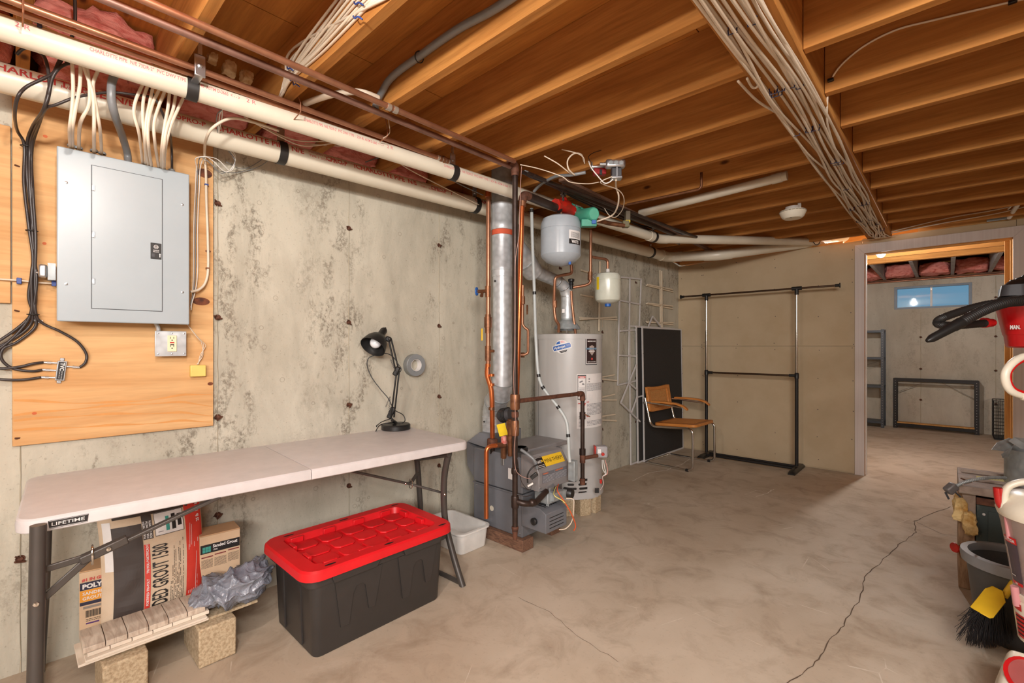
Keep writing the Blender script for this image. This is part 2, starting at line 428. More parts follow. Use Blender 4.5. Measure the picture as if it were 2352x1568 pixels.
def poly(mb, fn, pts):
    """convex outline laid on a curved or flat surface, cut into narrow columns"""
    xs = [p[0] for p in pts]; x0, x1 = min(xs), max(xs); n = len(pts); m = max(1, int((x1-x0)/.012)) if x1-x0 > .02 else 1
    if m == 1: return mb.add([fn(*p) for p in pts], [tuple(range(n))])
    def yr(x):
        ys = []
        for i in range(n):
            (a, b), (c, d) = pts[i], pts[(i+1) % n]
            if min(a, c)-1e-9 <= x <= max(a, c)+1e-9: ys += [b, d] if abs(a-c) < 1e-9 else [b+(d-b)*(x-a)/(c-a)]
        return min(ys), max(ys)
    cols = sorted(set([x0+(x1-x0)*k/m for k in range(m+1)]+xs)); vs = []
    for x in cols:
        lo, hi = yr(x); vs += [fn(x, lo), fn(x, hi)]
    return mb.add(vs, [(2*i, 2*i+2, 2*i+3, 2*i+1) for i in range(len(cols)-1)])
def fine_print(mb, fn, x0, x1, y0, y1, rows, fill=.6):
    """tiny unreadable print lines"""
    dy = (y1-y0)/rows
    for j in range(rows):
        x = x0
        while x < x1:
            w = min(random.uniform(.004, .018)*(x1-x0)/.1, x1-x)
            patch(mb, fn, x, x+w, y0+dy*j, y0+dy*(j+fill*.6)); x += w+(x1-x0)*.02
        if random.random() < .3: pass
    return mb
def lump(mb, a, b, amp=.03, res=.03, sc=9, seed=0):
    """lumpy block between corners a and b"""
    a = Vector(a); b = Vector(b); c = (a+b)/2; h = (b-a)/2
    bm = bmesh.new(); bmesh.ops.create_cube(bm, size=2)
    bmesh.ops.subdivide_edges(bm, edges=bm.edges[:], cuts=max(4, min(22, int(max(h)*2/res/1.2))), use_grid_fill=True)
    vs = []
    for v in bm.verts:
        p = v.co.copy(); q = p.normalized()*1.25; p = p.lerp(q, .35)
        w = V(c.x+p.x*h.x, c.y+p.y*h.y, c.z+p.z*h.z)
        nn = V(noise.noise(w*sc+V(seed, 0, 0)), noise.noise(w*sc+V(0, seed+9, 0)), noise.noise(w*sc+V(0, 4, seed)))
        n2 = noise.noise(w*sc*2.7+V(seed, 3, 1))
        vs.append(w+nn*amp+V(p.x*h.x, p.y*h.y, p.z*h.z).normalized()*n2*amp*.7)
    bm.verts.index_update(); mb.add(vs, [tuple(v.index for v in f.verts) for f in bm.faces]); bm.free(); return mb
# ================================================================== STRUCTURE
fl_ = struct('floor', MB().box((-3.4, -3.2, -.15), (4.6, 10.2, 0)), FLOOR)
# the long floor crack and a few hairlines, as thin grooves
def crack(pts, w, name='crack', m=None):
    mb = MB(); pts = [Vector(p) for p in pts]; q = []
    for i in range(len(pts)-1):
        for k in range(6):
            t = k/6; p = pts[i].lerp(pts[i+1], t); q.append(p+V(random.uniform(-1, 1), random.uniform(-1, 1), 0)*.006)
    q.append(pts[-1])
    L = []; R_ = []
    for i, p in enumerate(q):
        d = (q[min(i+1, len(q)-1)]-q[max(i-1, 0)]).normalized(); s = V(-d.y, d.x, 0)*w*random.uniform(.25, .6)
        L.append(V(p.x, p.y, .0008)+s); R_.append(V(p.x, p.y, .0008)-s)
    n = len(q); mb.add(L+R_, [(i, n+i, n+i+1, i+1) for i in range(n-1)])
    return obj(name, mb, m, fl_)
CR = mat('crack_shadow', (96, 78, 62), .95); CRW = mat('mineral_line', (222, 212, 198), .9)
crack([P(u, v, z=0) for u, v in ((2184, 1163), (2125, 1186), (2101, 1196), (2104, 1222), (2082, 1238), (2056, 1258), (2024, 1290), (1988, 1325), (1976, 1372), (1940, 1432), (1912, 1462), (1884, 1515), (1830, 1556), (1760, 1600))], .0045, m=CR)
crack([P(u, v, z=0) for u, v in ((2101, 1196), (2160, 1225), (2230, 1235))], .0025, m=CR)
crack([P(u, v, z=0) for u, v in ((1190, 1372), (1262, 1406), (1340, 1470), (1420, 1520))], .0022, m=CR)
crack([P(u, v, z=0) for u, v in ((1400, 1075), (1440, 1062), (1462, 1050), (1490, 1052))], .012, m=CRW)
crack([P(u, v, z=0) for u, v in ((1452, 1104), (1490, 1086), (1530, 1080), (1570, 1064), (1590, 1050))], .01, m=CRW)
crack([P(u, v, z=0) for u, v in ((1736, 1140), (1760, 1133), (1778, 1123))], .008, m=CRW)
# concrete wall, left
y0, y1 = -3.0, 9.9
wl = struct('wall_left', MB().prism([V(wx(y0), y0, 0), V(wx(y1), y1, 0), V(wx(y1)-.25, y1, 0), V(wx(y0)-.25, y0, 0)], V(0, 0, 2.345)), CONC)
ties_z = (.45, .937, 1.434, 2.002)
seam_y = [-1.33, -.66, .02, .697, 1.383, 2.05, 2.72, 3.40, 4.08, 4.74, 5.42]
tie = None
for s in seam_y:
    # a slightly raised board joint, rough
    mb = MB(); zz = 0; L = []; R_ = []
    zs = [i*.06 for i in range(40)]
    for z in zs:
        a = s+random.uniform(-.0015, .0015); ww = random.uniform(.001, .003)
        L.append(WP(a-ww, z, .0006)); R_.append(WP(a+ww, z, .0006))
    n = len(zs); top = [WP(s+random.uniform(-.002, .002), z, .0035) for z in zs]
    mb.add(L+top+R_, [(i, n+i, n+i+1, i+1) for i in range(n-1)]+[(n+i, 2*n+i, 2*n+i+1, n+i+1) for i in range(n-1)])
    obj('form_seam', mb, mat('form_seam', (168, 158, 138), .95) if tie is None else SEAMM, wl)
    if tie is None: SEAMM = bpy.data.materials['form_seam']
    for z in ties_z:
        if s < -1: continue
        if tie is None:
            mb = MB(); mb.lathe([(.015, 0), (.014, .003), (.010, .001), (.008, .007), (.005, .008)], (0, 0, 0), (1, 0, 0), 12)
            mb.bar((.004, .018, -.004), (.022, -.012, -.010), .007, .006)
            mb.bar((.004, -.002, .004), (.014, -.020, .006), .005, .005)
            tie = obj('snap_tie', mb, RUST, wl); o = tie
        else: o = tie.copy(); C.objects.link(o)
        o.location = WP(s, z, .0); o.rotation_euler = (random.uniform(-.6, .6), 0, 0)
# sill and rim framing over the left wall
ce = struct('ceiling', MB().box((-3.2, -3.2, 2.63), (4.6, 10.2, 2.70)), SUBF)
obj('sill_plate', MB().prism([V(wx(y0), y0, 2.346), V(wx(y1), y1, 2.346), V(wx(y1)-.14, y1, 2.346), V(wx(y0)-.14, y0, 2.346)], V(0, 0, .026)), JOISTY, ce)
obj('rim_joist', MB().prism([V(wx(y0)-.14, y0, 2.372), V(wx(y1)-.14, y1, 2.372), V(wx(y1)-.18, y1, 2.372), V(wx(y0)-.18, y0, 2.372)], V(0, 0, .24)), JOISTY, ce)
# subfloor sheets with open joints
yy = -3.2; row = 0
while yy < 10:
    xx = -3.2-(1.2 if row % 2 else 0)
    while xx < 4.6:
        obj('plywood_sheet', MB().box((max(xx, -3.2), yy, 2.610), (min(xx+2.435, 4.6), yy+1.215, 2.629)), SUBF, ce); xx += 2.44
    yy += 1.22; row += 1
# joists
JB = 2.373; JT = 2.6095; GX0, GX1 = -.575, -.385
jy = [-2.8, -2.4, -2.0, -1.6, -1.2, -.78, -.37, .045, .455, .845]+[1.185+.409*k for k in range(12)]+[6.1, 6.5, 6.9, 7.3, 7.73, 7.79]
for i, y in enumerate(jy):
    for a, b in ((-2.83, GX0-.002), (GX1+.002, 4.4)):
        if y > 5.75 and a > -1: pass
        off = random.uniform(-.004, .004)
        a2 = wx(y)-.135 if a < -1 else (a if y < 5.9 else GX0-.002)
        obj('joist', MB().box((a2, y-.038, JB+off*.5), (b, y, JT)), JOIST, ce, bev=.0015, bseg=1)
obj('girder', MB().box((GX0, -2.8, 2.348), (GX1, 5.79, 2.60)), JOISTY, ce, bev=.003, bseg=1)
# blocking in the far bay, running the other way
FY = 9.75
FGREY = mat('greyed_lumber', (168, 160, 158), .8, c2=(150, 140, 136), vs=6)
for x in (-2.34, -1.94, -1.54, -1.14, -.74, -.34, .06, .46, .86, 1.26): obj('joist', MB().box((x-.019, 7.80, JB), (x+.019, FY+.05, JT)), FGREY, ce)
obj('sill_plate', MB().box((-2.8, FY-.02, 2.346), (4.4, FY+.12, 2.372)), WBLOCK, ce)
obj('rim_joist', MB().box((-2.8, FY+.10, 2.372), (4.4, FY+.14, 2.61)), JOIST, ce)
# ------------------------------------------------------------------ partition wall with the doorway
BY = 5.80; DX0, DX1, DZ = -.60, .41, 2.215
def dry(x0, x1, z0, z1, zt0=None):
    return MB().prism([V(x0, BY, z0), V(x1, BY, z0), V(x1, BY, z1), V(x0, BY, zt0 if zt0 else z1)], V(0, .013, 0))
wb = struct('wall_back', MB().box((-2.50, BY+.0135, 0), (-.62, BY+.10, 2.30)), DRY)
struct('wall_back_right', MB().box((.43, BY+.0135, 0), (.75, BY+.10, 2.35)), DRY)
struct('wall_back_header', MB().box((-.64, BY+.0135, 2.235), (.45, BY+.10, 2.322)), DRY)
obj('drywall_panel', dry(-2.512, -.62, .012, 1.290), DRY, wb, bev=.002)
obj('drywall_panel', dry(-2.512, -.62, 1.294, 2.350, 2.306), DRY, wb, bev=.002)
obj('drywall_panel', dry(-.618, .43, 2.235, 2.364), DRY, wb, bev=.002)
obj('drywall_panel', dry(.432, .75, .012, 2.366), DRY, wb, bev=.002)
mb = MB()
for x in [-2.46, -2.20, -2.19, -1.80, -1.40, -.99, -.70]:
    for z in (.10, .34, .62, .93, 1.262, 1.322, 1.62, 1.92, 2.16, 2.27):
        if random.random() < .18: continue
        c = V(x+random.uniform(-.012, .012), BY-.0006, z+random.uniform(-.02, .02)); mb.lathe([(.0045, 0), (.0045, .0008)], c, (0, -1, 0), 8)
o = obj('drywall_screws', mb, DKGREY, wb); o['kind'] = 'stuff'
obj('top_plate', MB().box((-2.5, BY+.015, 2.33), (-.78, BY+.10, 2.368)), PINEX, wb)
obj('top_plate', MB().box((-.20, BY+.015, 2.33), (.75, BY+.10, 2.400)), PINEX, wb)
obj('joist', MB().box((-.2, BY+.03, 2.405), (2.4, BY+.07, 2.60)), JOIST, ce)
# casing and jamb
t1 = struct('trim_1', MB().prism([V(DX0-.078, BY-.001, 0), V(DX0, BY-.001, 0), V(DX0, BY-.001, DZ), V(DX0-.078, BY-.001, DZ+.09)], V(0, -.018, 0)), TRIMM, bev=.002)
struct('trim_2', MB().prism([V(DX1, BY-.001, 0), V(DX1+.085, BY-.001, 0), V(DX1+.085, BY-.001, DZ+.09), V(DX1, BY-.001, DZ)], V(0, -.018, 0)), TRIMM, bev=.002)
struct('trim_3', MB().prism([V(DX0, BY-.001, DZ), V(DX1, BY-.001, DZ), V(DX1+.085, BY-.001, DZ+.09), V(DX0-.078, BY-.001, DZ+.09)], V(0, -.018, 0)), TRIMM, bev=.002)
d1 = struct('door_1', MB().box((DX0, BY-.01, 0), (DX0-.017, BY+.12, DZ)), PINE)
obj('jamb', MB().box((DX1, BY-.01, 0), (DX1+.017, BY+.12, DZ)), PINE, d1)
obj('jamb', MB().box((DX0, BY-.01, DZ), (DX1, BY+.12, DZ+.017)), PINEX, d1)
obj('door_stop', MB().box((DX0+.0005, BY+.045, 0), (DX0+.011, BY+.085, DZ)), WHITEP, d1)
obj('door_stop', MB().box((DX1-.011, BY+.045, 0), (DX1-.0005, BY+.085, DZ)), PINE, d1)
obj('door_stop', MB().box((DX0+.012, BY+.045, DZ-.011), (DX1-.012, BY+.085, DZ-.0005)), PINEX, d1)
obj('jamb_edge', MB().box((DX1-.04, BY+.115, 0), (DX1+.03, BY+.145, DZ)), PINE, d1)
# ------------------------------------------------------------------ far room
WZ0, WZ1, WX0, WX1 = 1.885, 2.245, -.625, .275
mb = MB()
mb.box((-2.9, FY, 0), (WX0, FY+.22, 2.345)); mb.box((WX1, FY, 0), (4.4, FY+.22, 2.345))
mb.box((WX0, FY, 0), (WX1, FY+.22, WZ0)); mb.box((WX0, FY, WZ1), (WX1, FY+.22, 2.345))
wf = struct('wall_far', mb, CONCF)
for s in (-1.9, -1.15, -.30, .52, .80, 1.6):
    mb = MB(); zs = [i*.07 for i in range(34)]
    L = [V(s-random.uniform(.002, .006), FY-.0008, z) for z in zs]; R_ = [V(s+random.uniform(.002, .006), FY-.0008, z) for z in zs]
    n = len(zs); mb.add(L+R_, [(i, n+i, n+i+1, i+1) for i in range(n-1) if not (WX0 < s < WX1 and WZ0 < zs[i+1] < WZ1+.07)])
    obj('form_seam', mb, SEAMM, wf)
    for z in ties_z:
        if WX0 < s < WX1 and z > 1.8: continue
        o = tie.copy(); C.objects.link(o); o.parent = wf; o.location = (s, FY-.001, z); o.rotation_euler = (0, 0, -pi/2)
wn = struct('window_1', MB().box((WX0, FY+.02, WZ0), (WX0+.035, FY+.10, WZ1)).box((WX1-.035, FY+.02, WZ0), (WX1, FY+.10, WZ1)).box((WX0+.035, FY+.02, WZ0), (WX1-.035, FY+.10, WZ0+.03)).box((WX0+.035, FY+.02, WZ1-.03), (WX1-.035, FY+.10, WZ1)), mat('window_frame_grey', (120, 128, 138), .5, .2))
obj('mullion', MB().box((-.19, FY+.03, WZ0+.03), (-.165, FY+.08, WZ1-.03)), FRAMEW, wn)
obj('window_pane', MB().box((WX0+.036, FY+.05, WZ0+.03), (-.191, FY+.054, WZ1-.031)), GLASS, wn)
obj('window_pane', MB().box((-.164, FY+.056, WZ0+.03), (WX1-.036, FY+.060, WZ1-.031)), GLASS, wn)
obj('window_latch', MB().box((-.187, FY+.02, WZ1-.075), (-.168, FY+.03, WZ1-.05)), CHROME, wn)
# outer walls of the rest of the basement, mostly out of view
struct('wall_right', MB().box((.762, 1.3, 0), (.86, 5.79, 2.37)), DRY)
struct('wall_rear', MB().box((-3.0, -3.1, 0), (4.5, -2.95, 2.6)), CONC)
struct('wall_right_outer', MB().box((4.42, -2.95, 0), (4.55, 10.0, 2.6)), CONC)
# ------------------------------------------------------------------ insulation in the rim bays
def batt(a, b, label, amp=.03, m=None, seed=0, name='insulation_batt', cat='insulation', group=None, sc=9, res=.03):
    mb = lump(MB(), a, b, amp, res, sc, seed); o = obj(name, mb, m or PINKI, smooth=180); return tag(o, label, cat, group)
batt((-2.80, .065, 2.385), (-2.40, .405, 2.595), 'large pink fibreglass batt in the ceiling bay above the grey electrical panel', .05, seed=1, sc=7)
batt((-2.80, -.33, 2.385), (-2.52, -.02, 2.59), 'pink fibreglass batt at the top left corner above the plywood board', .03, seed=4)
batt((-2.80, .50, 2.385), (-2.52, .80, 2.47), 'low strip of pink fibreglass under the spray foam blobs', .02, seed=7)
batt((-2.80, .90, 2.39), (-2.48, 1.13, 2.50), 'dark pink fibreglass tuft behind the crossing copper pipes', .03, seed=9)
batt((-2.80, 1.21, 2.385), (-2.56, 1.53, 2.56), 'pink fibreglass batt in the dark bay above the upper plastic pipe coupling', .03, seed=12)
batt((-2.80, 1.62, 2.39), (-2.58, 1.94, 2.57), 'pink fibreglass batt in the bay left of the galvanised flue', .03, seed=15)
for i, (x0, x1) in enumerate(((-1.11, -.77), (-.71, -.37), (-.31, .03), (.09, .43), (.49, .83))):
    batt((x0, FY-.42+.05*(i % 2), 2.386), (x1, FY+.06, 2.53+.03*(i % 2)), 'pink fibreglass batt between the blocks above the small far window', .03, seed=20+i, group='batts above the far window')
for i, (u, v, r) in enumerate(((487, 134, .016), (527, 158, .024), (566, 178, .022))):
    c = P(u, v, x=-2.36); mb = MB(); lump(mb, c-V(.03, r, r), c+V(.03, r, r), .007, .006, 36, 40+i)
    tag(obj('foam_blob', mb, FOAM, smooth=180), ('leftmost of the three cream spray foam blobs beside the joist', 'middle and largest of the three cream spray foam blobs', 'rightmost of the three cream spray foam blobs, with a drip')[i], 'foam')
for y in (.095, ): obj('blocking', MB().box((-2.5, -.02+.02, 2.40), (-2.46, .062, 2.6)), JOISTY, ce)
# ================================================================== LEFT WALL: boards, panel, boxes
def wbox(mb, s0, s1, z0, z1, w0, w1):
    c = WP((s0+s1)/2, (z0+z1)/2, (w0+w1)/2); return mb.obox(c, EX*(w1-w0), EY*(s1-s0), EZ*(z1-z0))
def wfn(s, z, w):       # writing plane on the wall: x to the right (along +y), y up
    o = WP(s, z, w); return lambda a, b: o+EY*a+EZ*b
tag(obj('plywood_board', wbox(MB(), -.002, .674, .899, 2.335, .001, .018), PLY, bev=.0015, bseg=1), 'large orange grained plywood board behind the grey electrical panel', 'board')
tag(obj('plywood_board', wbox(MB(), -.55, -.006, 1.457, 2.145, .001, .018), PLY, bev=.0015, bseg=1), 'smaller plywood board at the left edge, ending above the splitter', 'board')
pb = [o for o in C.objects if o.name == 'plywood_board'][0]
KN = mat('knot', (120, 62, 30), .7, c2=(70, 34, 18), vs=40); KNR = mat('fresh_knot', (196, 96, 50), .7)
for u, v, r1, r2, m in ((470, 398, .032, .022, KN), (462, 692, .036, .019, KN), (483, 881, .012, .008, KN), (104, 313, .007, .006, KNR), (102, 559, .006, .006, KNR), (79, 949, .007, .006, KNR), (478, 577, .012, .007, KN)):
    s, z = P(u, v, w=.018).y, P(u, v, w=.018).z; mb = MB(); disc(mb, wfn(s, z, .0186), 0, 0, min(r1, .673-s), r2, 18); obj('knot', mb, m, pb)
for n_, (z_, amp) in enumerate(((1.02, .012), (.985, .016), (.95, .012), (1.075, .03))):
    mb = MB(); L = []; R_ = []
    for i in range(26):
        s = .002+i*.0266; z = z_+amp*sin(s*5+n_)-.03*max(0, s-.55)**1*6*(s > .55); L.append(WP(s, z-.0035, .0184)); R_.append(WP(s, z+.0035+.004*sin(i*.7), .0184))
    mb.add(L+R_, [(i, i+1, 27+i-0, 26+i) for i in range(25)]); obj('grain_band', mb, mat('grain_band', (206, 146, 84), .8) if n_ == 0 else bpy.data.materials['grain_band'], pb)
# ---- electrical panel
S0, S1, Z0, Z1 = .117, .552, 1.389, 2.077
ep = thing('electrical_panel', 'large grey steel electrical panel with a hinged door on the plywood board', 'electrical panel', WP((S0+S1)/2, Z0, .018))
obj('enclosure', wbox(MB(), S0+.008, S1-.008, Z0+.008, Z1-.008, .0185, .118), PANELM, ep)
obj('front_cover', wbox(MB(), S0, S1, Z0, Z1, .1185, .1275), PANELM, ep, bev=.006, bseg=3)
dr = obj('door', wbox(MB(), .219, .450, 1.445, 2.027, .1276, .1312), PANELM, ep, bev=.0015)
mb = MB(); g = .0022
for a in ((.219-g, .219, 1.445-g, 2.027+g), (.450, .450+g, 1.445-g, 2.027+g), (.219, .450, 1.445-g, 1.445), (.219, .450, 2.027, 2.027+g)): wbox(mb, a[0], a[1], a[2], a[3], .1276, .1281)
obj('door_gap', mb, DKGREY, ep)
for z in (1.937, 1.746, 1.557):
    obj('hinge', wbox(MB(), .2185, .2285, z-.014, z+.010, .1315, .1345), STEEL, dr, bev=.002)
la = obj('latch', wbox(MB(), .409, .447, 1.672, 1.742, .1314, .1335), BLACKP, dr, bev=.002, label='black latch plate with a white emblem and arrow')
f = wfn(.428, 1.707, .1342); mb = MB()
for i in range(20):
    a = 2*pi*i/20; b = 2*pi*(i+1)/20
    poly(mb, f, [(.0085*cos(a), .018+.0085*sin(a)), (.0085*cos(b), .018+.0085*sin(b)), (.0072*cos(b), .018+.0072*sin(b)), (.0072*cos(a), .018+.0072*sin(a))])
write(mb, 'GE', .011, lambda x, y: f(x, y+.0145), bold=.01, center=True)
write(mb, 'General', .0065, lambda x, y: f(x, y+.001), bold=.02, center=True); write(mb, 'Electric', .0065, lambda x, y: f(x, y-.0055), bold=.02, center=True)
poly(mb, f, [(.010, -.014), (.0135, -.009), (.017, -.014)]); patch(mb, f, .0118, .0152, -.026, -.014)
obj('lettering', mb, LABELW, la)
obj('latch_slider', wbox(MB(), .413, .423, 1.681, 1.695, .1336, .1348), DKGREY, la)
obj('latch_slot', wbox(MB(), .423, .432, 1.681, 1.699, .1336, .1340), INK, la)
for u, v in ((152, 419), (152, 652), (419, 470), (419, 671)):
    p = P(u, v, w=.1276); mb = MB(); mb.lathe([(.0055, 0), (.005, .002), (.001, .003)], p, EX, 14); obj('cover_screw', mb, STEEL, ep, smooth=40)
# conduit nipple and outlet box below the panel
gf = thing('outlet_box', 'square steel box with a cream ground-fault outlet, under the panel', 'outlet', WP(.495, 1.243, .018))
obj('box', wbox(MB(), .440, .550, 1.248, 1.356, .0185, .058), GALV, gf, bev=.01, bseg=3)
obj('cover', wbox(MB(), .436, .554, 1.244, 1.360, .0585, .063), GALV, gf, bev=.012, bseg=3)
obj('receptacle', wbox(MB(), .481, .516, 1.266, 1.340, .0632, .068), mat('ivory', (232, 220, 184), .4), gf, bev=.002)
mb = MB()
for z in (1.283, 1.320):
    for s in (.492, .504): wbox(mb, s-.001, s+.001, z+.004, z+.013, .0682, .0688)
    mb.lathe([(.0028, 0), (.0028, .0006)], WP(.498, z-.002, .0682), EX, 10)
obj('socket_slots', mb, INK, gf)
obj('reset_button', wbox(MB(), .490, .506, 1.304, 1.310, .0682, .0695), REDP, gf); obj('test_button', wbox(MB(), .491, .505, 1.295, 1.300, .0682, .0695), INK, gf)
for s, z in ((.448, 1.256), (.545, 1.256), (.448, 1.349), (.545, 1.349), (.498, 1.349), (.498, 1.255)):
    mb = MB(); mb.lathe([(.0035, 0), (.003, .002), (.0008, .0026)], WP(s, z, .0632), EX, 10); obj('cover_screw', mb, STEEL, gf)
mb = MB(); mb.tube(rnd([WP(.438, 1.40, .05), WP(.450, 1.375, .05), WP(.452, 1.355, .045)], .01), .0085, 12)
tag(obj('conduit_nipple', mb, GALV, smooth=60), 'short grey conduit joining the panel bottom to the outlet box', 'conduit')
# small box on the left of the panel
tb = thing('transformer_box', 'small silver transformer on the left side of the panel', 'transformer', WP(.10, 1.53, .05))
obj('mounting_plate', wbox(MB(), .094, .1165, 1.552, 1.618, .035, .095), GALVD, tb)
obj('housing', wbox(MB(), .068, .0935, 1.560, 1.612, .042, .092), STEEL, tb, bev=.008, bseg=3)
mb = MB(); mb.lathe([(.005, 0), (.004, .006)], WP(.0675, 1.58, .06), (0, -1, 0), 10); obj('screw_terminal', mb, STEEL, tb)
# yellow block
yb = thing('yellow_cover', 'pale yellow plastic block low on the plywood board, fed by thin wires', 'cover', WP(.606, 1.144, .018))
obj('cover', wbox(MB(), .574, .638, 1.145, 1.200, .0185, .044), mat('pale_yellow', (226, 200, 110), .45), yb, bev=.004)
mb = MB()
for k in range(3):
    mb.tube(spl([WP(.553, 1.40, .06), P(447+4*k, 765+6*k, w=.05), P(462+5*k, 785+4*k, w=.035), P(466-3*k, 815, w=.03), WP(.602+.003*k, 1.203, .032)]), .0016, 6)
obj('bell_wires', mb, NM, yb, smooth=180)
# ---- coax splitter
sp = thing('coax_splitter', 'small silver coax splitter with a black label, bottom left of the plywood', 'splitter', WP(.134, 1.145, .018))
rot = radians(-6)
ux = (EY*cos(rot)+EZ*sin(rot)); uy = (EZ*cos(rot)-EY*sin(rot))
so = WP(.135, 1.190, .0)
def sbox(mb, a0, a1, b0, b1, w0, w1): return mb.obox(so+ux*(a0+a1)/2+uy*(b0+b1)/2+EX*(w0+w1)/2, EX*(w1-w0), ux*(a1-a0), uy*(b1-b0))
obj('body', sbox(MB(), -.014, .014, -.040, .040, .0185, .032), STEEL, sp, bev=.001)
obj('label_plate', sbox(MB(), -.0105, .0105, -.036, .036, .0322, .0326), INK, sp)
fs_ = lambda x, y: so+ux*(y)+uy*(-x)+EX*.0330
mb = MB(); write(mb, 'TVC', .017, lambda x, y: fs_(x-.033, y-.004), bold=.03); write(mb, 'SPLITTER 5-900MHz', .004, lambda x, y: fs_(x+.002, y+.002)); write(mb, '2-WAY  IN  OUT', .004, lambda x, y: fs_(x+.002, y-.005))
obj('lettering', mb, LABELW, sp)
for b in (-.046, .046): obj('ear', sbox(MB(), -.008, .006, b-.006, b+.006, .0185, .022), STEEL, sp, bev=.002)
def conn(p, d, name='connector'):
    mb = MB(); mb.cyl(p, p+d*.018, .0035, seg=12); mb.cyl(p+d*.018, p+d*.030, .0058, seg=6); mb.cyl(p+d*.030, p+d*.040, .0048, seg=12)
    obj(name, mb, STEEL, sp, smooth=30); return p+d*.040
c1 = conn(so+ux*(-.0145)+uy*.030+EX*.025, -ux); c2 = conn(so+ux*(-.0145)+uy*.0+EX*.025, -ux); c3 = conn(so+ux*(-.0145)-uy*.030+EX*.025, -ux); c4 = conn(so+ux*.0145+uy*.018+EX*.025, ux)
# ---- coax cables
def cable(pts, r, m, label, cat='cable', name='cable', group=None, n=7, parent=None, flat=1, seg=8, up=None):
    mb = MB(); mb.tube(spl(pts, n), r, seg, flat=flat, up=up); o = obj(name, mb, m, parent, smooth=180)
    return tag(o, label, cat, group) if parent is None else o
def wm(w): return w if w < .24 else .26+(w-.24)*.45
def W3(l): return [P(u, v, w=wm(w)) for u, v, w in l]
cable(W3([(38, 125, .42), (60, 110, .46), (100, 128, .48), (112, 175, .50), (112, 215, .5), (98, 255, .42), (75, 290, .16), (62, 330, .05), (62, 400, .045), (70, 480, .04), (76, 560, .05), (82, 660, .04), (76, 715, .035), (38, 755, .03), (-30, 800, .03)]), .0052, COAX, 'black coax cable entering from the top left, leftmost in the bundle')
cable(W3([(172, -10, .62), (172, 60, .60), (160, 95, .55), (140, 132, .5), (118, 185, .5), (104, 240, .45), (86, 285, .2), (70, 330, .06), (68, 420, .05), (78, 560, .045), (72, 640, .05), (72, 715, .04), (45, 760, .03), (0, 800, .03), (-40, 825, .03)]), .0052, COAX, 'black coax cable dropping beside the pink insulation into the bundle')
cable(W3([(150, 120, .5), (125, 165, .5), (100, 180, .51), (60, 200, .51), (40, 225, .5), (34, 265, .3), (40, 300, .1), (56, 335, .05), (55, 420, .045), (66, 520, .05), (76, 600, .05), (66, 680, .04), (80, 725, .035), (80, 752, .03), (40, 785, .028), (8, 800, .028), (4, 825, .028), (30, 846, .028), (72, 852, .03)])+[c2-ux*.0], .0052, COAX, 'black coax cable looping widest left over the pipe, to the middle splitter port')
cable(W3([(150, 145, .5), (190, 145, .5), (150, 148, .52), (122, 175, .52), (108, 235, .45), (84, 290, .15), (72, 345, .05), (76, 450, .05), (82, 550, .055), (80, 650, .045), (82, 718, .04), (98, 742, .03), (140, 762, .03), (178, 785, .03), (198, 812, .03), (196, 832, .03)])+[c4], .0052, COAX, 'black coax cable curving right below the bundle into the single splitter port')
cable(W3([(345, 222, .5), (300, 216, .5), (250, 212, .5), (180, 222, .52), (130, 240, .5), (105, 250, .4), (90, 285, .16), (74, 340, .05), (72, 430, .05), (72, 540, .04), (84, 640, .05), (76, 712, .04), (70, 745, .03), (40, 772, .028), (-20, 805, .028)]), .0048, COAX, 'thin black cable crossing over the lower plastic pipe from the right')
cable([P(-40, 838, w=.03), P(0, 846, w=.03), P(45, 842, w=.03), P(75, 835, w=.032), c1], .0052, COAX, 'black coax cable running left from the top splitter port')
cable([P(-40, 864, w=.03), P(0, 871, w=.03), P(50, 872, w=.03), c3], .0052, COAX, 'black coax cable running left from the bottom splitter port')
for i, (u, v) in enumerate(((61, 336), (73, 530), (76, 722))):
    p = P(u, v, w=.045); mb = MB(); mb.tube([p+EY*.017*cos(a)+EX*.014*sin(a) for a in [2*pi*k/16 for k in range(16)]], .0022, 6, closed=True)
    tag(obj('cable_tie', mb, BLACKP, smooth=180), ('top', 'middle', 'bottom')[i]+' black tie around the coax bundle', 'cable tie')
mb = MB(); p = P(80, 738, w=.022); mb.tube([p+EZ*.008*cos(a)+EX*(.008+.008*sin(a)) for a in [pi*k/8-pi/2 for k in range(9)]], .003, 6); mb.obox(p+EY*.012+EX*.0, EX*.004, EY*.02, EZ*.010)
tag(obj('cable_clip', mb, STEEL), 'small steel clip screwed below the coax bundle', 'clip')
# white cable to the left side of the panel
cable(W3([(-40, 636, .03), (0, 641, .03), (45, 644, .03), (90, 649, .03), (124, 651, .05)]), .0062, NM, 'single white cable running left from the panel side', flat=.6)
mb = MB(); p = P(44, 645, w=.03); mb.obox(p, EX*.018, EY*.014, EZ*.024); tag(obj('cable_staple', mb, BLUEC, bev=.002), 'blue plastic staple on the white cable left of the coax bundle', 'staple')
mb = MB(); p = P(124, 651, w=.05); mb.obox(p, EX*.02, EY*.014, EZ*.022); tag(obj('cable_clamp', mb, BLUEC, bev=.002), 'blue clamp where the white cable enters the panel side', 'clamp')
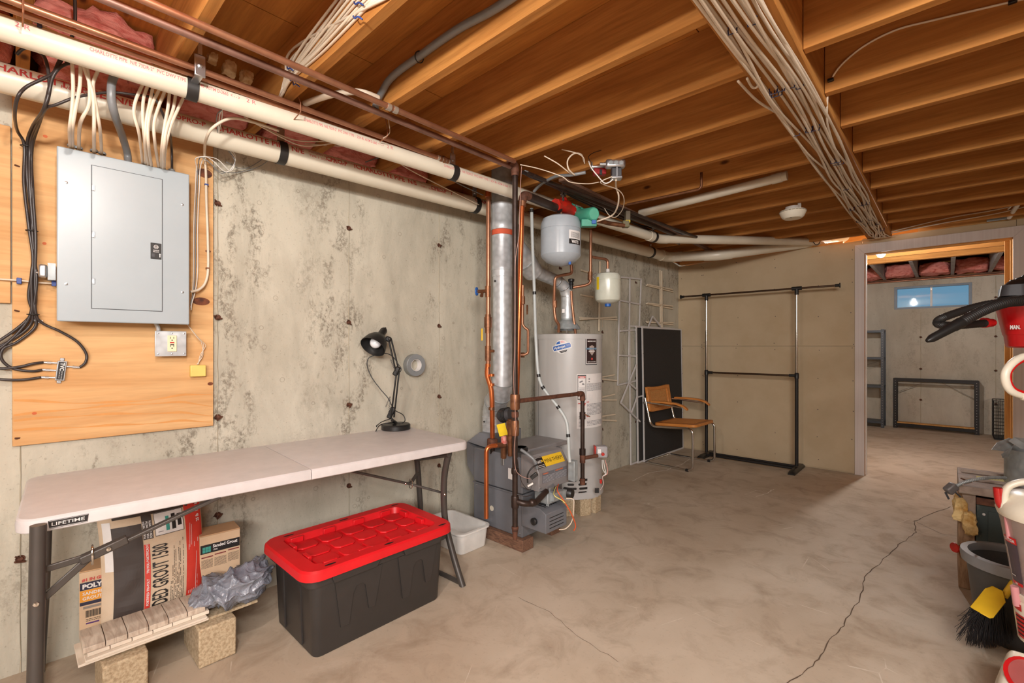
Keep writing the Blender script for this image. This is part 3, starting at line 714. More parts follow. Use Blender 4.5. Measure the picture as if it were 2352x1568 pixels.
# right side: white cable arcing out of the panel
cable(W3([(438, 670, .06), (458, 664, .05), (472, 648, .04), (478, 615, .035), (477, 540, .035), (474, 460, .035), (473, 400, .04), (470, 350, .09), (474, 318, .4), (490, 292, .56), (530, 272, .6), (580, 280, .6), (640, 300, .55)]), .0058, NM, 'white cable arcing up the right side of the panel and over the pipe')
for k, (du, w_) in enumerate(((0, .03), (5, .035), (-4, .03))):
    cable(W3([(437+k, 700+6*k, .05), (448+du, 640, w_), (449+du, 520, w_), (453+du, 430, w_), (455+du, 385, .05), (460+du*2, 362, .1), (480+8*k, 372-4*k, .12), (510+10*k, 398-3*k, .1), (540, 372-8*k, .1), (505, 318, .2), (498+6*k, 268, .5), (510, 252, .6)]), .0022, WHITEP if k else GREYC, ('thin grey wire', 'thin white wire', 'second thin white wire nearest the panel')[k]+' looping off the right edge of the plywood', 'wire', 'wire')
for i, (u, v, m_) in enumerate(((474, 424, BLUEC), (477, 616, BRONZE))):
    mb = MB(); p = P(u, v, w=.034); mb.obox(p, EX*.014, EY*.016, EZ*.007); tag(obj('cable_staple', mb, m_, bev=.001), ('blue staple on the white cable right of the panel', 'brown staple lower on the white cable right of the panel')[i], 'staple')
for k, pts in enumerate((((520, 372, .1), (560, 388, .02), (610, 360, .02), (640, 325, .1)), ((498, 392, .1), (545, 396, .02), (600, 380, .02), (645, 340, .1)))):
    cable(W3(pts), .0018, GREYC, ('upper', 'lower')[k]+' thin grey wire crossing the concrete right of the plywood', 'wire', 'wire')
# ---- white cables dropping into the panel top
NMG = 'white cables into the top of the panel'
drops = [((166, 138), (168, 200), (165, 255), (160, 300), (162, 334)), ((186, 142), (183, 200), (172, 258), (166, 300), (167, 335)), ((200, 148), (206, 205), (203, 245), (184, 285), (181, 340)),
         ((192, 150), (212, 210), (216, 260), (216, 310), (216, 346)), ((226, 160), (214, 195), (222, 250), (230, 300), (234, 350)),
         ((328, 192), (312, 230), (308, 262), (320, 310), (328, 374)), ((340, 194), (330, 226), (328, 270), (332, 320), (336, 376)), ((352, 198), (344, 236), (336, 280), (334, 330), (342, 378)), ((366, 204), (350, 240), (340, 290), (342, 340), (349, 380)),
         ((378, 210), (364, 246), (354, 284), (356, 330), (366, 384)), ((390, 208), (386, 246), (378, 290), (372, 340), (371, 384)), ((404, 214), (398, 250), (382, 300), (376, 345), (374, 386)), ((424, 218), (410, 248), (392, 290), (380, 340), (377, 386))]
for i, dd in enumerate(drops):
    ws = (.56, .53, .51, .40, .09)
    pts = [P(dd[0][0]+6, dd[0][1]-26, w=.44)]+[P(u, v, w=wm(w)) for (u, v), w in zip(dd, ws)]
    pts[-1] = pts[-1]-EZ*.012
    cable(pts, .0058, NM, 'white cable dropping into the top left of the panel' if i < 5 else 'white cable dropping into the top right of the panel', group=NMG+(', left side' if i < 5 else ', right side'), flat=.6)
for i, (u, v) in enumerate(((164, 334), (181, 340), (216, 346), (235, 352), (336, 376), (372, 387), (394, 391))):
    p = P(u, v, w=.09); mb = MB(); mb.lathe([(.013, -.002), (.013, .005), (.009, .009), (.009, -.002)], p-EZ*.003, (0, 0, 1), 14)
    tag(obj('cable_clamp', mb, GALVD, smooth=40), 'steel clamp ring where white cables enter the panel top', 'clamp', 'clamps on the panel top')
cable(W3([(272, 160, .56), (258, 185, .55), (256, 225, .54), (264, 265, .45), (280, 310, .18), (292, 350, .085), (294, 374, .08)]), .0135, GREYC, 'thick grey service cable dropping into the panel top', n=8, seg=14)
cable(W3([(345, 205, .54), (368, 248, .5), (388, 300, .3), (394, 340, .1), (395, 390, .08)]), .005, COAX, 'black cable dropping into the panel top, rightmost')
# ================================================================== PIPES
def pipe(name, pts, r, m, label, cat='pipe', round_=.05, seg=18, group=None):
    mb = MB(); mb.tube(rnd(pts, round_, 6) if len(pts) > 2 else pts, r, seg); return tag(obj(name, mb, m, smooth=60), label, cat, group)
def lineX(xr, ua, ta, ub, tb_):
    "straight pipe at constant x, from its pitch tan at two columns"
    def q(u, t):
        r = ray(u, 0); k = xr/r.x; return V(xr, r.y*k, H+t*abs(xr))
    return q(ua, ta), q(ub, tb_)
def colL(p0, d, u):
    "distance along the line at which it crosses pixel column u"
    n = RT-FW*((u-CX)/FPX); return -p0.dot(n)/d.dot(n)
pu0 = P(-80, 37, x=-2.20); e_ = P(1512, 548, x=-1.935); du = (e_-pu0).normalized()
upv = thing('plastic_drain_pipe', 'upper cream plastic drain pipe running under the joists', 'pipe', (-2.1, 1.5, 2.25))
el2 = P(1880, 555, y=5.83)
mb = MB(); mb.tube(rnd([pu0, e_, el2, el2+(el2-e_).normalized()*.5], .10, 8), .041, 24); obj('pipe_run', mb, PVC, upv, smooth=60)
mb = MB(); mb.tube([e_-du*.17, e_-du*.11], .047, 22); mb.tube(rnd([e_-du*.11, e_, e_+(el2-e_).normalized()*.10], .09, 8), .044, 22); o = obj('elbow', mb, PVC, upv, smooth=60)
def pipefn(A, d, r, th0):
    d = d.normalized(); up = (Z_-d*Z_.dot(d)).normalized(); out = d.cross(up)     # out faces the room for d ~ +y
    if out.x < 0: out = -out
    def fn(L):
        def g(x, y):
            th = th0+y/r; return A+d*(L+x)+(out*cos(th)+up*sin(th))*(r+.0006)
        return g
    return fn
fn = pipefn(pu0, du, .041, radians(0)); Lof = lambda u: colL(pu0, du, u)
mb = MB()
for u in (205, 690, 1010):
    L = Lof(u); write(mb, 'CHARLOTTE PIPE  N/E 73DR-2"  PVC DWV TYPE 1  SCH 40  ASTM D-2665  < - - >', .020, fn(L), width={205: Lof(545)-Lof(205), 690: Lof(872)-Lof(690), 1010: Lof(1170)-Lof(1010)}[u], bold=.01)
for u in (36, 560, 880): write(mb, '2 R', .026, fn(Lof(u)))
obj('lettering', mb, PINK_INK, upv)['kind'] = 'stuff'
pl0 = P(-80, 156, x=-2.50); e1 = P(1534, 590, x=-2.30); e2 = P(1650, 586, y=5.15); e3 = P(1860, 557, y=5.83)
lpv = thing('plastic_drain_pipe', 'lower and thicker cream plastic drain pipe along the concrete wall', 'pipe', (-2.4, 1.5, 2.25))
mb = MB(); mb.tube(rnd([pl0, e1, e2, e3, e3+(e3-e2).normalized()*.5], .12, 8), .053, 24); obj('pipe_run', mb, PVC, lpv, smooth=60)
dl = (e1-pl0).normalized()
mb = MB(); mb.tube([e1-dl*.17, e1-dl*.12], .060, 24); mb.tube(rnd([e1-dl*.12, e1, e1+(e2-e1).normalized()*.15], .11, 8), .057, 24); obj('elbow', mb, PVC, lpv, smooth=60)
mb = MB(); mb.tube(rnd([e2-(e2-e1).normalized()*.14, e2, e2+(e3-e2).normalized()*.14], .11, 8), .057, 24); obj('elbow', mb, PVC, lpv, smooth=60)
fnl = pipefn(pl0, dl, .053, radians(6)); Ll = lambda u: colL(pl0, dl, u)
mb = MB()
write(mb, 'CHARLOTTE PIPE  N/E', .042, fnl(Ll(-38)), bold=.02); write(mb, '7300 Cell Core', .018, lambda x, y: fnl(Ll(140))(x, y+.020)); write(mb, 'PVC DWV PIPE', .018, lambda x, y: fnl(Ll(140))(x, y-.004))
write(mb, 'OPRO-P', .032, fnl(Ll(396)), bold=.02)
for u in (487, 808, 1080): write(mb, 'CHARLOTTE PIPE  N/E', .040, fnl(Ll(u)), bold=.02); write(mb, 'PVC DWV ASTM D-2665 CELLULAR CORE PIPE', .017, lambda x, y: fnl(Ll(u)+.42)(x, y+.018)); write(mb, 'TYPE 1  SCH 40  NSF  UPC', .017, lambda x, y: fnl(Ll(u)+.42)(x, y-.004))
for u in (740, 980): write(mb, 'CPRO-P    I', .034, fnl(Ll(u)), bold=.02)
obj('lettering', mb, RED_INK, lpv)['kind'] = 'stuff'
# hangers: black band round the pipe, bright tongue above
def hanger(p0, d, u, r, ztop, label, off=0):
    c = p0+d*colL(p0, d, u); h = thing('pipe_hanger', label, 'pipe hanger', c)
    side = d.cross(Z_).normalized(); up = side.cross(d)
    mb = MB(); n = 24; w = .019; vs = []; fs = []
    for s in (-w, w):
        for rad in (r+.001, r+.0045):
            for i in range(n): a = 2*pi*i/n; vs.append(c+d*s+(side*cos(a)+up*sin(a))*rad)
    for i in range(n):
        j = (i+1) % n; a, b, e, f_ = 0, n, 2*n, 3*n
        fs += [(b+i, b+j, f_+j, f_+i), (a+j, a+i, e+i, e+j), (a+i, a+j, b+j, b+i), (e+j, e+i, f_+i, f_+j)]
    mb.add(vs, fs); obj('band', mb, BLACKR, h, smooth=40)
    x, y, zt = c.x+off, c.y, c.z+r-off*.25
    if off: mb = MB(); mb.box((c.x, y-.012, zt-.006), (x, y+.012, zt+.0)); obj('link', mb, STEEL, h)
    mb = MB(); mb.box((x-.004, y-.018, zt-.01), (x+.004, y+.018, min(zt+.07, ztop-.004))); obj('tongue', mb, STEEL, h, bev=.003)
    mb = MB(); mb.lathe([(.008, 0), (.008, .004), (.004, .006)], (x+.0045, y, zt+.028), (1, 0, 0), 6); obj('bolt', mb, STEEL, h)
    mb = MB(); mb.box((x-.003, y-.007, min(zt+.071, ztop-.003)), (x+.003, y+.007, ztop)); obj('strap', mb, STEEL, h)
    return h
hanger(pu0, du, 440, .041, 2.60, 'hanger on the upper plastic pipe above the electrical panel', .12)
hanger(pu0, du, 1040, .041, 2.44, 'hanger on the upper plastic pipe left of the galvanised flue')
hanger(pl0, dl, 645, .053, 2.45, 'hanger on the lower plastic pipe right of the plywood board')
hanger(pl0, dl, 1090, .053, 2.42, 'hanger on the lower plastic pipe left of the tall copper riser')
hanger(pl0, dl, 1494, .053, 2.38, 'hanger on the lower plastic pipe near the room corner')
hanger(pu0, du, 1500, .044, 2.38, 'hanger on the upper plastic pipe just before its elbow')
c = P(1876, 552, y=5.68); mb = MB()
mb.tube([c+V(.6*cos(a)*.045, .4*cos(a)*.045, sin(a)*.045) for a in [2*pi*k/18 for k in range(18)]], .004, 6, closed=True)
tag(obj('pipe_hanger', mb, BLACKR, smooth=60), 'black band where the plastic pipe passes over the drywall', 'pipe hanger')
# copper and iron runs along the joist bottoms
def run(xr, ta, tb_, u0, u1, r, m, label, name='copper_pipe'):
    p, q = lineX(xr, u0, ta, u1, tb_); mb = MB(); mb.tube([p, q], r, 16); return p, q, tag(obj(name, mb, m, smooth=60), label, 'pipe')
pa0, pa1, oa = run(-2.06, .505, .5065, -60, 1012, .0115, COPPER, 'outer of the two copper pipes nearest the wall, ending at the union')
run(-2.11, .492, .4965, -60, 1300, .011, COPPER, 'inner of the two copper pipes nearest the wall')
pc0, pc1, _o = run(-1.79, .5905, .585, -60, 1182, .0125, COPPER, 'copper pipe just under the joists, nearest the camera, with silver solder rings')
pd0, pd1, _o = run(-1.86, .563, .5625, -60, 1172, .0135, mat('weathered_pipe', (150, 112, 98), .45, .6, c2=(120, 88, 76), vs=8), 'dull brown pipe beside the nearest copper pipe, under the joists', 'iron_pipe')
for (u, xr, t) in ((888, -1.79, .586), (903, -1.79, .586)):
    p, q = lineX(xr, u, t, u+9, t); mb = MB(); mb.tube([p, q], .0155, 16); obj('solder_ring', mb, SOLDER, None, smooth=60); o = C.objects[-1]; tag(o, ('left' if u == 888 else 'right')+' silver coupling ring on the copper pipe under the first full joist', 'fitting')
p, q = lineX(-2.06, 1008, .5065, 1024, .5065); cu = thing('pipe_union', 'ribbed silver and brass union at the end of the copper pipe', 'fitting', p)
d = (q-p).normalized(); mb = MB()
for k in range(3): mb.tube([p+d*(.002+.022*k), p+d*(.016+.022*k)], .018+.003*(k == 1), 16)
obj('nut', mb, BRONZE, cu, smooth=40); mb = MB(); mb.tube([p-d*.012, p+d*.07], .0145, 16); obj('sleeve', mb, SOLDER, cu, smooth=40)
for i, (u, v) in enumerate(((53, 20), (686, 250))):
    p = P(u, v, x=-2.05); mb = MB(); mb.tube([p+V(.0, 0, .05), p+V(.02, 0, .02), p+V(.02, 0, -.02), p+V(-.05, 0, -.03), p+V(-.08, 0, .0)], .0025, 6)
    tag(obj('wire_hanger', mb, COPPER), ('copper wire hook over the pipe pair at the top left corner', 'copper wire hook over the pipe pair under the cable-covered joist')[i], 'hook')
# wire hooks with loops near the union
for i, (u, v) in enumerate(((884, 306), (889, 300))):
    p = P(u, v, x=-2.03); mb = MB(); mb.tube(spl([p+V(0, 0, .10), p+V(.01, .005, .03), p+V(.02, 0, -.02), p+V(-.03, -.01, -.035)]), .0022, 6)
    tag(obj('wire_hanger', mb, NM if i else COPPER), ('thin copper hook hanging from the joist over the copper pipe', 'thin pale hook hanging from the joist over the copper pipe')[i], 'hook')
# thin cables running between the pipes and the wall
for k, pts in enumerate((((560, 268, .3), (640, 312, .3), (700, 335, .28), (780, 326, .28)), ((600, 290, .3), (680, 322, .28), (780, 328, .25), (900, 360, .25)), ((700, 330, .2), (760, 334, .2), (860, 345, .2), (960, 400, .25), (1100, 470, .3)), ((840, 372, .25), (880, 360, .2), (905, 368, .25)), ((1000, 392, .4), (1060, 425, .4), (1110, 448, .4)))):
    cable(W3(pts), .0035, NM if k < 3 else GREYC, ('upper white cable', 'middle white cable', 'lower white cable', 'short grey wire arc', 'grey wire')[k]+' seen between the two plastic pipes'+(' near the flue' if k > 3 else ''), 'cable')
cable([P(0, 8, x=-2.15), P(50, 32, x=-2.15), P(95, 58, x=-2.17), P(135, 78, x=-2.2)], .0045, NM, 'white cable hanging beside the copper pipes at the top left corner')
mb = MB(); p = P(91, 55, x=-2.16); mb.obox(p, V(.02, 0, 0), V(0, .012, 0), V(0, 0, .026)); tag(obj('cable_staple', mb, NAVY, bev=.002), 'dark blue staple on the cable at the top left corner', 'staple')
# ================================================================== CEILING CABLES
# bundle on the second joist
JY = .80
for k in range(11):
    t = k/10; a = (866-112*t+random.uniform(-5, 5), -8) if k < 9 else (878+12*(k-9), -6)
    mid = (752-74*t+random.uniform(-5, 5), 110+random.uniform(-5, 8)); lo = (672-16*t, 180-8*t); low2 = (652-6*t+random.uniform(-3, 3), 214-random.uniform(0, 6))
    pts = [P(a[0], a[1], y=JY-.004*(k % 3)), P(mid[0], mid[1], y=JY-.006*(k % 3)), P(lo[0], lo[1], y=JY-.008*(k % 2)), P(low2[0], low2[1], y=JY), P(637+2*t, 232, y=JY-.02)]
    cable(pts, .0056, NM, 'white cable in the flat bundle stapled along the second joist', group='white cables on the second joist', flat=.7)
for i, (u, v) in enumerate(((828, 44), (830, 12), (668, 142), (672, 160), (678, 186), (686, 196))):
    p = P(u, v, y=JY-.01); mb = MB(); mb.tube(spl([p+V(-.03, -.01, .02), p+V(-.01, -.015, .0), p+V(.01, -.015, -.004), p+V(.03, -.01, -.02)]), .0028, 6)
    tag(obj('cable_staple', mb, BLUEC, smooth=180), 'blue twisted tie across the white cable bundle on the second joist', 'staple', 'blue ties on the second joist')
# grey service cable along the first full joist
cable([P(u, v, y=1.125) for u, v in ((1210, -30), (1165, 2), (1120, 30), (1060, 62), (1010, 95), (965, 128), (920, 160), (893, 185), (878, 210))]+[P(868, 228, y=1.12), P(862, 248, y=1.10)], .0150, GREYC, 'thick grey service cable sagging along the side of a joist', n=8, seg=14)
cable([P(870, 226, y=1.10), P(830, 212, y=1.02), P(790, 212, y=.98), P(745, 222, y=.93), P(700, 238, y=.90)], .0135, NM, 'pale conduit crossing from the grey cable to the left joist', n=8, seg=14)
mb = MB(); p = P(965, 132, y=1.12); mb.tube([p+V(.006*sin(a), .02*cos(a)-.004, .02*sin(a)) for a in [2*pi*k/16 for k in range(16)]], .0025, 6, closed=True)
tag(obj('cable_tie', mb, BLACKP, smooth=180), 'black tie around the thick grey cable on the joist', 'cable tie')
# fan of white cables under the girder
random.seed(21)
for k in range(14):
    x0 = -.565+.0125*k; xa = [x0+random.uniform(-.012, .012)]; ys = [-1.0, -.3, .35, .95, 1.6, 2.2, 2.9, 3.5, 4.1, 4.6, 5.0, 5.35, 5.55]
    pts = []
    for j, y in enumerate(ys):
        sq = 1-.35*max(0, (y-3.2)/2.3)
        x = -.475+(x0+.48+(random.uniform(-.03, .03) if j % 2 else random.uniform(-.012, .012)))*sq
        x = min(-.398, max(-.562, x)); pts.append(V(x, y, 2.3405-.009*((k+j) % 3)))
    pts.append(V(pts[-1].x*.9-.04+random.uniform(-.03, .03), 5.70, 2.335)); pts.append(V(-.62+.02*k, 5.77, 2.345))
    cable(pts, .0058, NM, 'white cable in the long bundle stapled under the ceiling girder', group='white cables under the girder', n=5, flat=.65, up=Z_)
for y in (.8, 1.62, 2.12, 2.15, 2.62, 3.16, 3.2, 3.75, 4.25, 4.35, 4.8, 5.0, 5.3):
    for k in range(random.choice((2, 3, 4))):
        x = random.uniform(-.55, -.42); mb = MB(); mb.tube([V(x-.014, y, 2.347), V(x-.012, y, 2.322), V(x+.012, y+.004, 2.322), V(x+.014, y+.004, 2.347)], .0024, 6)
        obj('cable_staple', mb, NAVY, ce)
cable([P(u, v, y=2.372) for u, v in ((2400, -14), (2320, 5), (2150, 45), (2050, 72), (1965, 120), (1910, 182))]+[V(-.395, 2.50, 2.335), V(-.42, 2.75, 2.332), V(-.44, 3.2, 2.331)], .0058, NM, 'single white cable looping right from the girder across a joist', n=8, flat=.65)
for i, (u, v) in enumerate(((1908, 184), (2326, 4))):
    mb = MB(); p = P(u, v, y=2.368); mb.obox(p, V(.022, 0, 0), V(0, .018, 0), V(0, 0, .012)); tag(obj('cable_staple', mb, BLACKP, bev=.002), ('black staple where the single white cable leaves the girder', 'black staple on the single white cable at the top right corner')[i], 'staple')
for i, pts in enumerate((((1623, 28), (1640, 52), (1665, 62)), ((1716, 180), (1728, 200), (1740, 198), (1744, 178)), ((1695, 186), (1740, 232), (1790, 262)))):
    q = [P(u, v, z=2.345-.01*(i == 1)) for u, v in pts]; cable(q, .005, NM, ('short white cable end poking out left of the girder near the top', 'short white hooked cable end below the girder edge', 'thin white cable joining the girder bundle from the left bay')[i])
# ---- things between the joists on the left of the girder
pv = P(1470, 490, y=3.46); pw = P(1808, 403, y=3.46); mb = MB(); mb.tube([pv, pw], .030, 20); mb.tube([pw-(pw-pv).normalized()*.09, pw-(pw-pv).normalized()*.03], .033, 20)
tag(obj('plastic_pipe', mb, PVC, smooth=60), 'cream plastic pipe stub lying between two joists, capped short of the girder', 'pipe')
mb = MB(); mb.tube(rnd([P(1611, 396, y=3.1), P(1611, 434, y=3.1), P(1440, 470, y=3.1)], .03), .0085, 12); tag(obj('copper_pipe', mb, BRONZE, smooth=60), 'thin dark copper pipe with an elbow between two joists', 'pipe')
sd = thing('smoke_detector', 'round cream smoke detector under the joists', 'smoke detector', P(1819, 490, z=2.30))
c = sd.location; c = V(c.x, 4.07, 2.30)
sd.location = c
mb = MB(); mb.lathe([(.05, .055), (.05, .03)], c, (0, 0, 1), 28); mb.box((c.x+.035, c.y-.01, c.z+.03), (c.x+.055, c.y+.01, c.z+.073)); obj('mount', mb, WHITEP, sd, smooth=40)
mb = MB(); mb.lathe([(.060, .032), (.086, .026), (.090, .014), (.086, .004), (.074, -.022), (.060, -.034), (.01, -.036), (0, -.036)], c, (0, 0, 1), 40); obj('housing', mb, CREAMP, sd, smooth=35)
mb = MB()
for k in range(24):
    a = 2*pi*k/24; p = c+V(cos(a)*.0895, sin(a)*.0895, .017); mb.obox(p, V(cos(a), sin(a), 0)*.003, V(-sin(a), cos(a), 0)*.018, Z_*.006)
obj('vent_slots', mb, mat('vent_shadow', (150, 140, 120), .6), sd)
mb = MB(); mb.lathe([(.008, -.0362), (.008, -.039)], c+V(-.005, -.045, .004), (0, 0, 1), 12); obj('test_button', mb, INK, sd)
# right end above the doorway
mb = MB(); 
cable([V(-.38, 5.60, 2.36), V(0, 5.63, 2.42), V(.35, 5.63, 2.44), V(.7, 5.62, 2.50)], .005, NM, 'thin cable along the last joist above the doorway, upper')
cable([V(-.38, 5.62, 2.35), V(0, 5.635, 2.385), V(.35, 5.635, 2.41), V(.7, 5.62, 2.47)], .005, NM, 'thin cable along the last joist above the doorway, lower')
mb = MB(); mb.tube([P(2352+20, 418, y=5.3), P(2318, 500, y=5.72)], .0155, 16); tag(obj('plastic_pipe', mb, WHITEP, smooth=60), 'slanting white pipe end at the right edge above the doorway', 'pipe')
cable([P(2346, 445, y=5.4), P(2330, 465, y=5.5), P(2316, 480, y=5.6)], .006, WHITEP, 'white cable beside the slanting white pipe at the right edge')
mb = MB(); c = P(2291, 499, y=5.79); mb.box((c.x-.065, 5.775, 2.372), (c.x+.06, 5.79, 2.455)); tag(obj('metal_bracket', mb, GALVD), 'square galvanised plate above the doorway at the right', 'bracket')
mb = MB(); mb.tube([V(-.36, 5.72, 2.41), V(.8, 5.72, 2.41)], .013, 14); tag(obj('plastic_pipe', mb, WHITEP, smooth=60), 'long white pipe lying above the door header', 'pipe')
mb = MB(); a0 = P(1608, 596, y=5.76); mb.obox(a0+V(.04, -.02, .0), V(.17, 0, 0), V(0, .05, 0), V(0, 0, .02)); mb.box((a0.x-.06, a0.y-.01, a0.z), (a0.x+.06, a0.y, a0.z+.04))
tag(obj('joist_bracket', mb, STEEL), 'bright perforated bracket at the top of the room corner', 'bracket')
mb = MB(); mb.bar(P(1290, 412, z=2.36), P(1664, 590, z=2.345), .045, .02); tag(obj('wood_strip', mb, WBLOCK), 'brown wood strip running diagonally to the top of the room corner', 'board')
for k in range(4):
    cable([P(1205+10*k, 392+4*k, z=2.36), P(1330, 445+5*k, z=2.362-.01*k), P(1450, 492+6*k, z=2.36), P(1590+8*k, 545+3*k, z=2.362)], .006, BLACKR if k % 2 else GREYC, 'dark cable in the bunch beside the diagonal wood strip', group='dark cables by the wood strip')
# ================================================================== FLUES
random.seed(5)
PINKW = mat('pink_bell_wire', (176, 136, 124), .5)
UF = V(-2.224, 2.285, 0); LFc = V(-2.42, 2.40, 0)
fv = thing('flue_duct', 'tall galvanised vent duct rising from the grey boiler through the ceiling', 'duct', (-2.3, 2.35, 1.0))
zt = lambda v, p: H+(CY-v)/FPX*((p).dot(FW))
z_ = [zt(v, UF) for v in (372, 462, 470, 530, 604, 612, 622, 636, 868)]
mb = MB(); mb.lathe([(.074, z_[2]), (.074, z_[0])], (UF.x, UF.y, 0), (0, 0, 1), 32); obj('upper_sleeve', mb, GALVD, fv, smooth=60)
mb = MB(); mb.lathe([(.076, z_[3]), (.080, z_[3]+.01), (.080, z_[3]+.05), (.076, z_[3]+.055), (.078, z_[2]-.02), (.078, z_[2]-.001)], (UF.x, UF.y, 0), (0, 0, 1), 32); obj('collar', mb, GALV, fv, smooth=40)
mb = MB(); mb.lathe([(.0735, z_[3]-.035), (.0735, z_[3]-.001)], (UF.x, UF.y, 0), (0, 0, 1), 32); obj('sealant_band', mb, mat('orange_sealant', (206, 88, 56), .7), fv, smooth=60)
mb = MB(); mb.lathe([(.066, z_[8]), (.066, z_[7]-.002), (.070, z_[7]), (.070, z_[6]), (.073, z_[6]+.003), (.073, z_[5]), (.071, z_[5]+.004), (.072, z_[3]-.036)], (UF.x, UF.y, 0), (0, 0, 1), 32); obj('duct_section', mb, GALV, fv, smooth=40)
pe = [V(UF.x, UF.y, z_[8]+.02), V(UF.x, UF.y, z_[8]-.03), V(UF.x-.05, UF.y+.03, z_[8]-.115), V(LFc.x+.05, LFc.y-.03, z_[8]-.18), V(LFc.x, LFc.y, z_[8]-.27), V(LFc.x, LFc.y, z_[8]-.33)]
mb = MB(); q = []
for i, (p, r) in enumerate(zip(pe, (.0675, .072, .078, .082, .085, .085))): q.append((p, r))
mb.tube([p for p, r in q], [r for p, r in q], 32); obj('adjustable_elbow', mb, GALV, fv, smooth=25)
for p, r, d in ((pe[1], .0735, pe[2]-pe[0]), (pe[2], .080, pe[3]-pe[1]), (pe[3], .0845, pe[4]-pe[2])):
    d = d.normalized(); mb = MB(); mb.tube([p-d*.003, p+d*.003], r+.001, 32); obj('seam_ring', mb, GALVD, fv, smooth=40)
zb = .605
mb = MB(); mb.lathe([(.086, zb), (.086, .72), (.088, .722), (.088, .726), (.086, .728), (.086, z_[8]-.30), (.088, z_[8]-.298), (.088, z_[8]-.292), (.0855, z_[8]-.29)], (LFc.x, LFc.y, 0), (0, 0, 1), 32); obj('duct_section', mb, GALV, fv, smooth=40)
for p in (P(1112, 968, d=3.34), P(1137, 645, d=3.13)): mb = MB(); mb.sphere(p, .007, nu=10, nv=6); obj('screw', mb, INK, fv, smooth=180)
# tee branch towards the water heater
HC = V(-2.256, 3.09, 0); HR = .272; HZ0, HZ1 = .13, 1.385
hv = thing('vent_connector', 'galvanised vent pipe curving from the water heater up to the tall duct', 'duct', (HC.x, HC.y, HZ1))
cx_, cy_ = P(1303, 700, d=3.72).x, P(1303, 700, d=3.72).y
D_ = 3.72
V_ = lambda u, v, d: P(u, v, d=d)
mb = MB(); mb.lathe([(.066, 0), (.062, .010), (.105, .012), (.100, .03), (.060, .075), (.052, .085), (.052, .095)], (cx_, cy_, HZ1+.03), (0, 0, 1), 28); obj('draft_hood', mb, GALVD, hv, smooth=35)
for k in range(4): a = k*pi/2+.6; mb = MB(); mb.box((cx_+.07*cos(a)-.006, cy_+.07*sin(a)-.003, HZ1+.012), (cx_+.07*cos(a)+.006, cy_+.07*sin(a)+.003, HZ1+.045)); obj('hood_leg', mb, STEEL, hv)
pth = [V(cx_, cy_, HZ1+.12), V_(1303, 680, 3.72), V_(1297, 660, 3.70), V_(1280, 645, 3.66), V_(1262, 638, 3.60), V_(1238, 628, 3.50), V_(1222, 624, 3.44)]
mb = MB(); mb.tube(pth, [.050, .050, .049, .048, .047, .046, .046], 26); obj('duct_section', mb, GALV, hv, smooth=25)
for i in (1, 2, 3): d = (pth[i+1]-pth[i-1]).normalized(); mb = MB(); mb.tube([pth[i]-d*.003, pth[i]+d*.003], .0525, 26); obj('seam_ring', mb, STEEL, hv, smooth=40)
mb = MB(); p = V_(1294, 714, 3.665); mb.obox(p, RT*.022, FW*.002, Z_*.03); obj('foil_label', mb, LABELW, hv)
pp = [V_(1224, 624, 3.46), V_(1206, 600, 3.36), V_(1178, 560, 3.26)]
mb = MB(); mb.tube(pp, [.075, .078, .072], 26); obj('tee_branch', mb, GALV, fv, smooth=25)
d = (pp[2]-pp[0]).normalized(); mb = MB(); mb.tube([pp[1]-d*.006, pp[1]+d*.006], .0815, 26); obj('seam_ring', mb, GALVD, fv, smooth=40)
# ================================================================== BOILER
bx0, bx1, by0, by1 = -2.42, -1.965, 2.20, 2.62; bz0, bz1 = .075, .585
bo = thing('boiler', 'low grey hydronic boiler with a yellow lettered control box, left of the water heater', 'boiler', ((bx0+bx1)/2, 2.4, bz0))
obj('lower_jacket', MB().box((bx0+.0, by0, bz0), (bx1, by1, .345)), GREYB, bo, bev=.006, bseg=3)
obj('upper_jacket', MB().box((bx0-.0, by0-.002, .352), (bx1+.001, by1, bz1)), GREYB, bo, bev=.008, bseg=3)
obj('jacket_flange', MB().box((bx0+.002, by0-.012, .3455), (bx1-.004, by0-.0025, .3515)), GREYB, bo)
obj('rear_jacket', MB().prism([V(bx0-.10, by0+.02, bz1+.02), V(bx0-.001, by0+.01, bz1-.01), V(bx0-.001, by0+.01, .36), V(bx0-.09, by0+.02, .44)], V(0, .36, 0)), GREYB, bo)
obj('draft_hood', MB().prism([V(bx0-.095, by0+.02, bz1+.022), V(bx0+.13, by0+.02, bz1+.004), V(bx0+.08, by0+.08, .675), V(bx0-.03, by0+.08, .675)], V(0, .33, 0)), GREYB, bo, bev=.004)
obj('top_cover', MB().box((bx0+.14, by0+.10, bz1+.001), (bx1-.03, by1+.10, bz1+.03)), GREYT, bo, bev=.004)
# control box
qx = -1.815; qy0, qy1 = 2.185, 2.50; qz0 = .402
cb = obj('control_box', MB().prism([V(bx1+.002, qy0, qz0), V(qx, qy0, qz0), V(qx, qy0, .515), V(qx-.065, qy0, .612), V(bx1+.002, qy0, .612)], V(0, qy1-qy0, 0)), GREYT, bo, bev=.004)
sl = (V(qx-.065, 0, .612)-V(qx, 0, .515)).normalized(); nn = V(sl.z, 0, -sl.x)
f = plane_fn(V(qx, qy0, .515)+nn*.0016, Y_, sl)
mb = MB(); patch(mb, f, .085, .285, .028, .095); obj('name_plate', mb, YEL, bo)
mb = MB(); patch(mb, lambda x, y: f(x, y)+nn*.0004, .006, .086, .022, .098); obj('maker_plate', mb, INK, bo)
f2 = lambda x, y: f(x, y)+nn*.001
mb = MB(); write(mb, 'MINI-THERM', .036, lambda x, y: f2(x+.096, y+.050), width=.178, bold=.0); obj('lettering', mb, INK, bo)
